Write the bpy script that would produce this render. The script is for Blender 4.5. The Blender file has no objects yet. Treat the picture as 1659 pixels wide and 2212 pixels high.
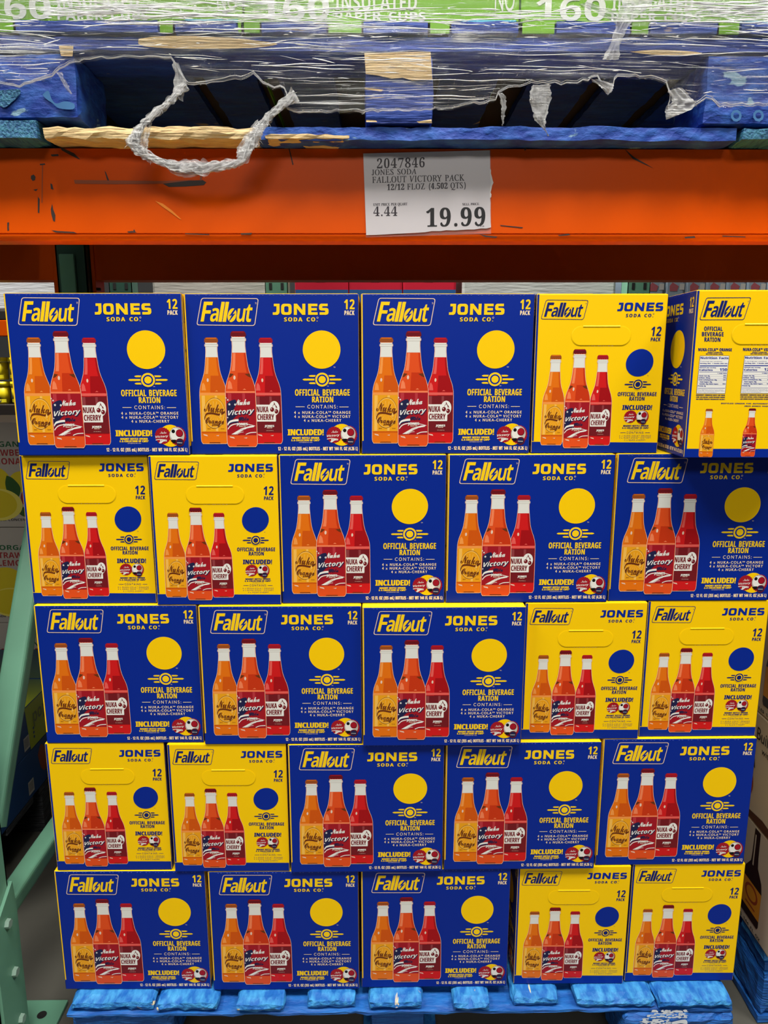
import bpy, bmesh, math, random
from mathutils import Vector, Matrix
from mathutils.geometry import tessellate_polygon
from mathutils import noise as mnoise

S = bpy.context.scene
COL = S.collection
PI = math.pi

# ---------------------------------------------------------------- camera
CAM_O = Vector((0.579764, -1.131510, 1.247989))
CAM_R = Vector((0.999948, -0.010112, -0.001192))
CAM_U = Vector((0.003196, 0.200530, 0.979682))
CAM_F = Vector((0.009668, 0.979635, -0.200552))
FOC = 1592.99                                # focal length for a frame 1659 wide
cd = bpy.data.cameras.new('camera')
cd.sensor_fit = 'HORIZONTAL'; cd.sensor_width = 36.0
cd.lens = FOC / 1659.0 * 36.0
cd.clip_start = 0.02; cd.clip_end = 100
cam = bpy.data.objects.new('camera', cd); COL.objects.link(cam)
cam.matrix_world = Matrix(((CAM_R.x, CAM_U.x, -CAM_F.x, CAM_O.x),
                           (CAM_R.y, CAM_U.y, -CAM_F.y, CAM_O.y),
                           (CAM_R.z, CAM_U.z, -CAM_F.z, CAM_O.z), (0, 0, 0, 1)))
S.camera = cam

# ---------------------------------------------------------------- world, lights, exposure
w = bpy.data.worlds.new('store_air'); S.world = w; w.use_nodes = True
w.node_tree.nodes['Background'].inputs[0].default_value = (0.9, 0.95, 1.0, 1)
w.node_tree.nodes['Background'].inputs[1].default_value = 0.05


def area(name, loc, target, sx, sy, power, col=(1, 0.97, 0.9)):
    l = bpy.data.lights.new(name, 'AREA'); l.shape = 'RECTANGLE'; l.size = sx; l.size_y = sy
    l.energy = power; l.color = col
    o = bpy.data.objects.new(name, l); COL.objects.link(o); o.location = loc
    o.rotation_euler = (Vector(target) - Vector(loc)).to_track_quat('-Z', 'Y').to_euler()
    return o


# rows of high-bay lamps over the aisle in front, and an added fill lamp behind the rack
area('bay_or_fill_lamp', (-1.9, -1.55, 5.2), (0.2, -0.3, 0), 1.4, 0.9, 190)
area('bay_or_fill_lamp', (0.7, -1.65, 5.2), (0.6, -0.3, 0), 1.4, 0.9, 250)
area('bay_or_fill_lamp', (3.4, -1.55, 5.2), (1.0, -0.3, 0), 1.4, 0.9, 190)
area('bay_or_fill_lamp', (0.6, -6.0, 4.45), (0.6, 0, 0.6), 3.6, 0.9, 150)
area('bay_or_fill_lamp', (-0.2, 1.62, 4.0), (-0.2, 2.05, 1.2), 3.5, 0.1, 480)  # fill lamp added between the racks to brighten the far goods
S.view_settings.view_transform = 'Standard'
S.view_settings.look = 'None'
S.view_settings.exposure = -0.38
S.view_settings.gamma = 1.0
S.view_settings.use_curve_mapping = False


# ---------------------------------------------------------------- helpers
def at(px, py, X=None, Y=None, Z=None):
    """the point of the place seen at pixel (px, py) on a plane of known X, Y or Z"""
    d = CAM_F + CAM_R * ((px - 829.5) / FOC) - CAM_U * ((py - 1106) / FOC)
    i, v = (0, X) if X is not None else (1, Y) if Y is not None else (2, Z)
    return CAM_O + d * ((v - CAM_O[i]) / d[i])


def s2l(c):
    return tuple((x / 12.92 if x <= 0.04045 else ((x + 0.055) / 1.055) ** 2.4) for x in (v / 255 for v in c))


MATS = {}


def mat(name, col, rough=0.5, metal=0.0, spec=0.5, bump=0.0, bscale=200.0, srgb=True, var=0.0, vscale=8.0, stretch=(1, 1, 1)):
    """plain surface with optional fine bump and blotchy wear"""
    if name in MATS: return MATS[name]
    m = bpy.data.materials.new(name); m.use_nodes = True
    nt = m.node_tree; b = nt.nodes['Principled BSDF']
    c = s2l(col) if srgb else col
    b.inputs['Base Color'].default_value = (*c, 1)
    b.inputs['Roughness'].default_value = rough
    b.inputs['Metallic'].default_value = metal
    b.inputs['Specular IOR Level'].default_value = spec
    tc = None
    if bump or var:
        tc = nt.nodes.new('ShaderNodeTexCoord'); mp = nt.nodes.new('ShaderNodeMapping')
        mp.inputs['Scale'].default_value = stretch
        nt.links.new(tc.outputs['Object'], mp.inputs['Vector'])
    if bump:
        n = nt.nodes.new('ShaderNodeTexNoise'); n.inputs['Scale'].default_value = bscale; n.inputs['Detail'].default_value = 4
        bp = nt.nodes.new('ShaderNodeBump'); bp.inputs['Strength'].default_value = bump; bp.inputs['Distance'].default_value = 0.002
        nt.links.new(mp.outputs[0], n.inputs['Vector'])
        nt.links.new(n.outputs['Fac'], bp.inputs['Height']); nt.links.new(bp.outputs[0], b.inputs['Normal'])
    if var:
        n = nt.nodes.new('ShaderNodeTexNoise'); n.inputs['Scale'].default_value = vscale; n.inputs['Detail'].default_value = 6
        mx = nt.nodes.new('ShaderNodeMixRGB'); mx.blend_type = 'MULTIPLY'; mx.inputs['Fac'].default_value = var
        mx.inputs['Color1'].default_value = (*c, 1)
        rp = nt.nodes.new('ShaderNodeValToRGB'); rp.color_ramp.elements[0].position = 0.3; rp.color_ramp.elements[1].position = 0.7
        nt.links.new(mp.outputs[0], n.inputs['Vector']); nt.links.new(n.outputs['Fac'], rp.inputs[0])
        nt.links.new(rp.outputs[0], mx.inputs['Color2']); nt.links.new(mx.outputs[0], b.inputs['Base Color'])
    MATS[name] = m
    return m


def wood_mat(name, paint, bare=(215, 185, 140), amount=0.62, stretch=(3, 3, 30), pale=None):
    """painted pallet wood: paint worn to pale and bare patches, grain bump"""
    if name in MATS: return MATS[name]
    m = bpy.data.materials.new(name); m.use_nodes = True
    nt = m.node_tree; N = nt.nodes; L = nt.links; b = N['Principled BSDF']
    b.inputs['Roughness'].default_value = 0.6
    tc = N.new('ShaderNodeTexCoord'); mp = N.new('ShaderNodeMapping'); mp.inputs['Scale'].default_value = stretch
    L.new(tc.outputs['Object'], mp.inputs['Vector'])
    n1 = N.new('ShaderNodeTexNoise'); n1.inputs['Scale'].default_value = 3.2; n1.inputs['Detail'].default_value = 7; n1.inputs['Distortion'].default_value = 0.8
    L.new(mp.outputs[0], n1.inputs['Vector'])
    n2 = N.new('ShaderNodeTexNoise'); n2.inputs['Scale'].default_value = 9; n2.inputs['Detail'].default_value = 8
    L.new(mp.outputs[0], n2.inputs['Vector'])
    r2 = N.new('ShaderNodeValToRGB'); r2.color_ramp.elements[0].position = 0.40; r2.color_ramp.elements[1].position = 0.66
    c = s2l(paint); p2 = s2l(pale) if pale else tuple(min(1, x * 1.9 + 0.03) for x in c)
    r2.color_ramp.elements[0].color = (*c, 1); r2.color_ramp.elements[1].color = (*p2, 1)
    L.new(n2.outputs['Fac'], r2.inputs[0])
    r1 = N.new('ShaderNodeValToRGB'); r1.color_ramp.elements[0].position = amount; r1.color_ramp.elements[1].position = amount + 0.03
    L.new(n1.outputs['Fac'], r1.inputs[0])
    mx = N.new('ShaderNodeMixRGB'); L.new(r1.outputs[0], mx.inputs['Fac']); L.new(r2.outputs[0], mx.inputs['Color1'])
    mx.inputs['Color2'].default_value = (*s2l(bare), 1)
    L.new(mx.outputs[0], b.inputs['Base Color'])
    bp = N.new('ShaderNodeBump'); bp.inputs['Strength'].default_value = 0.8; bp.inputs['Distance'].default_value = 0.006
    L.new(n2.outputs['Fac'], bp.inputs['Height']); L.new(bp.outputs[0], b.inputs['Normal'])
    MATS[name] = m
    return m


def link(name, me, parent=None):
    o = bpy.data.objects.new(name, me); COL.objects.link(o)
    if parent: o.parent = parent
    return o


def tag(o, label, cat, group=None, kind=None):
    o['label'] = label; o['category'] = cat
    if group: o['group'] = group
    if kind: o['kind'] = kind
    return o


def thing(name, loc, label, cat, group=None, rz=0.0):
    o = bpy.data.objects.new(name, None); COL.objects.link(o)
    o.empty_display_size = 0.05
    o.location = loc; o.rotation_euler = (0, 0, rz)
    return tag(o, label, cat, group)


class MB:
    """collects shapes into one mesh with several materials"""
    def __init__(s): s.v = []; s.f = []; s.m = []; s.mats = []; s.sm = []
    def mi(s, m):
        if m not in s.mats: s.mats.append(m)
        return s.mats.index(m)
    def add(s, vs, fs, m, smooth=False):
        k = len(s.v); s.v += [tuple(p) for p in vs]; i = s.mi(m)
        for f in fs: s.f.append([k + a for a in f]); s.m.append(i); s.sm.append(smooth)
    def box(s, x0, x1, y0, y1, z0, z1, m, bev=0.0):
        bm = bmesh.new(); bmesh.ops.create_cube(bm, size=1)
        for p in bm.verts: p.co = Vector(((x0 + x1) / 2 + p.co.x * (x1 - x0), (y0 + y1) / 2 + p.co.y * (y1 - y0), (z0 + z1) / 2 + p.co.z * (z1 - z0)))
        if bev: bmesh.ops.bevel(bm, geom=bm.edges[:], offset=bev, segments=2, affect='EDGES', profile=0.6)
        s.bm(bm, m)
    def bm(s, bm, m, smooth=False):
        bm.verts.index_update()
        s.add([p.co for p in bm.verts], [[q.index for q in f.verts] for f in bm.faces], m, smooth); bm.free()
    def rough(s, x0, x1, y0, y1, z0, z1, m, amp=0.003, seed=0, step=0.02, scale=25.0, keep=()):
        """a board whose faces are chipped and uneven"""
        bm = bmesh.new()
        nx, ny, nz = (max(1, min(60, int(round((b - a) / step)))) for a, b in ((x0, x1), (y0, y1), (z0, z1)))
        ids = {}
        def vid(i, j, k):
            if (i, j, k) not in ids:
                p = Vector((x0 + (x1 - x0) * i / nx, y0 + (y1 - y0) * j / ny, z0 + (z1 - z0) * k / nz))
                q = p * scale + Vector((seed * 7.3, seed * 3.1, seed))
                d = mnoise.noise_vector(q) * amp + mnoise.noise_vector(q * 3.1) * amp * 0.5
                edge = (i in (0, nx)) + (j in (0, ny)) + (k in (0, nz))
                if edge >= 2:                                  # worn corners
                    c = Vector(((x0 + x1) / 2, (y0 + y1) / 2, (z0 + z1) / 2))
                    e = Vector((0, 0, 0))
                    if i in (0, nx): e.x = -1 if i else 1
                    if j in (0, ny): e.y = -1 if j else 1
                    if k in (0, nz): e.z = -1 if k else 1
                    d += e * (amp * (0.6 + 1.2 * abs(mnoise.noise(q * 2))))
                for ax in keep: d[ax] = min(0, d[ax]) if (k if ax == 2 else j) else max(0, d[ax])
                ids[(i, j, k)] = bm.verts.new(p + d)
            return ids[(i, j, k)]
        for i in range(nx):
            for j in range(ny):
                bm.faces.new((vid(i, j, 0), vid(i, j + 1, 0), vid(i + 1, j + 1, 0), vid(i + 1, j, 0)))
                bm.faces.new((vid(i, j, nz), vid(i + 1, j, nz), vid(i + 1, j + 1, nz), vid(i, j + 1, nz)))
        for i in range(nx):
            for k in range(nz):
                bm.faces.new((vid(i, 0, k), vid(i + 1, 0, k), vid(i + 1, 0, k + 1), vid(i, 0, k + 1)))
                bm.faces.new((vid(i, ny, k), vid(i, ny, k + 1), vid(i + 1, ny, k + 1), vid(i + 1, ny, k)))
        for j in range(ny):
            for k in range(nz):
                bm.faces.new((vid(0, j, k), vid(0, j, k + 1), vid(0, j + 1, k + 1), vid(0, j + 1, k)))
                bm.faces.new((vid(nx, j, k), vid(nx, j + 1, k), vid(nx, j + 1, k + 1), vid(nx, j, k + 1)))
        s.bm(bm, m)
    def prism_x(s, prof, x0, x1, m):
        """profile of (y, z) points swept along x"""
        n = len(prof)
        vs = [(x0, y, z) for y, z in prof] + [(x1, y, z) for y, z in prof]
        fs = [[i, (i + 1) % n, n + (i + 1) % n, n + i] for i in range(n)] + [list(range(n - 1, -1, -1)), list(range(n, 2 * n))]
        s.add(vs, fs, m)
    def tube(s, pts, rad, m, seg=8, flat=1.0):
        pts = [Vector(p) for p in pts]; n = len(pts); vs = []; fs = []
        for i, p in enumerate(pts):
            t = (pts[min(i + 1, n - 1)] - pts[max(i - 1, 0)]).normalized()
            a = t.cross(Vector((0, 1, 0)));
            if a.length < 1e-4: a = t.cross(Vector((1, 0, 0)))
            a.normalize(); c = t.cross(a).normalized()
            r = rad[i] if isinstance(rad, (list, tuple)) else rad
            for k in range(seg):
                an = 2 * PI * k / seg
                vs.append(p + a * (r * math.cos(an)) + c * (r * flat * math.sin(an)))
        for i in range(n - 1):
            for k in range(seg):
                fs.append([i * seg + k, i * seg + (k + 1) % seg, (i + 1) * seg + (k + 1) % seg, (i + 1) * seg + k])
        fs.append(list(range(seg))[::-1]); fs.append([(n - 1) * seg + k for k in range(seg)])
        s.add(vs, fs, m, True)
    def mesh(s, name):
        me = bpy.data.meshes.new(name); me.from_pydata(s.v, [], s.f)
        for m in s.mats: me.materials.append(m)
        me.polygons.foreach_set('material_index', s.m); me.polygons.foreach_set('use_smooth', s.sm)
        me.update(); return me
    def build(s, name, parent=None): return link(name, s.mesh(name), parent)


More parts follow.
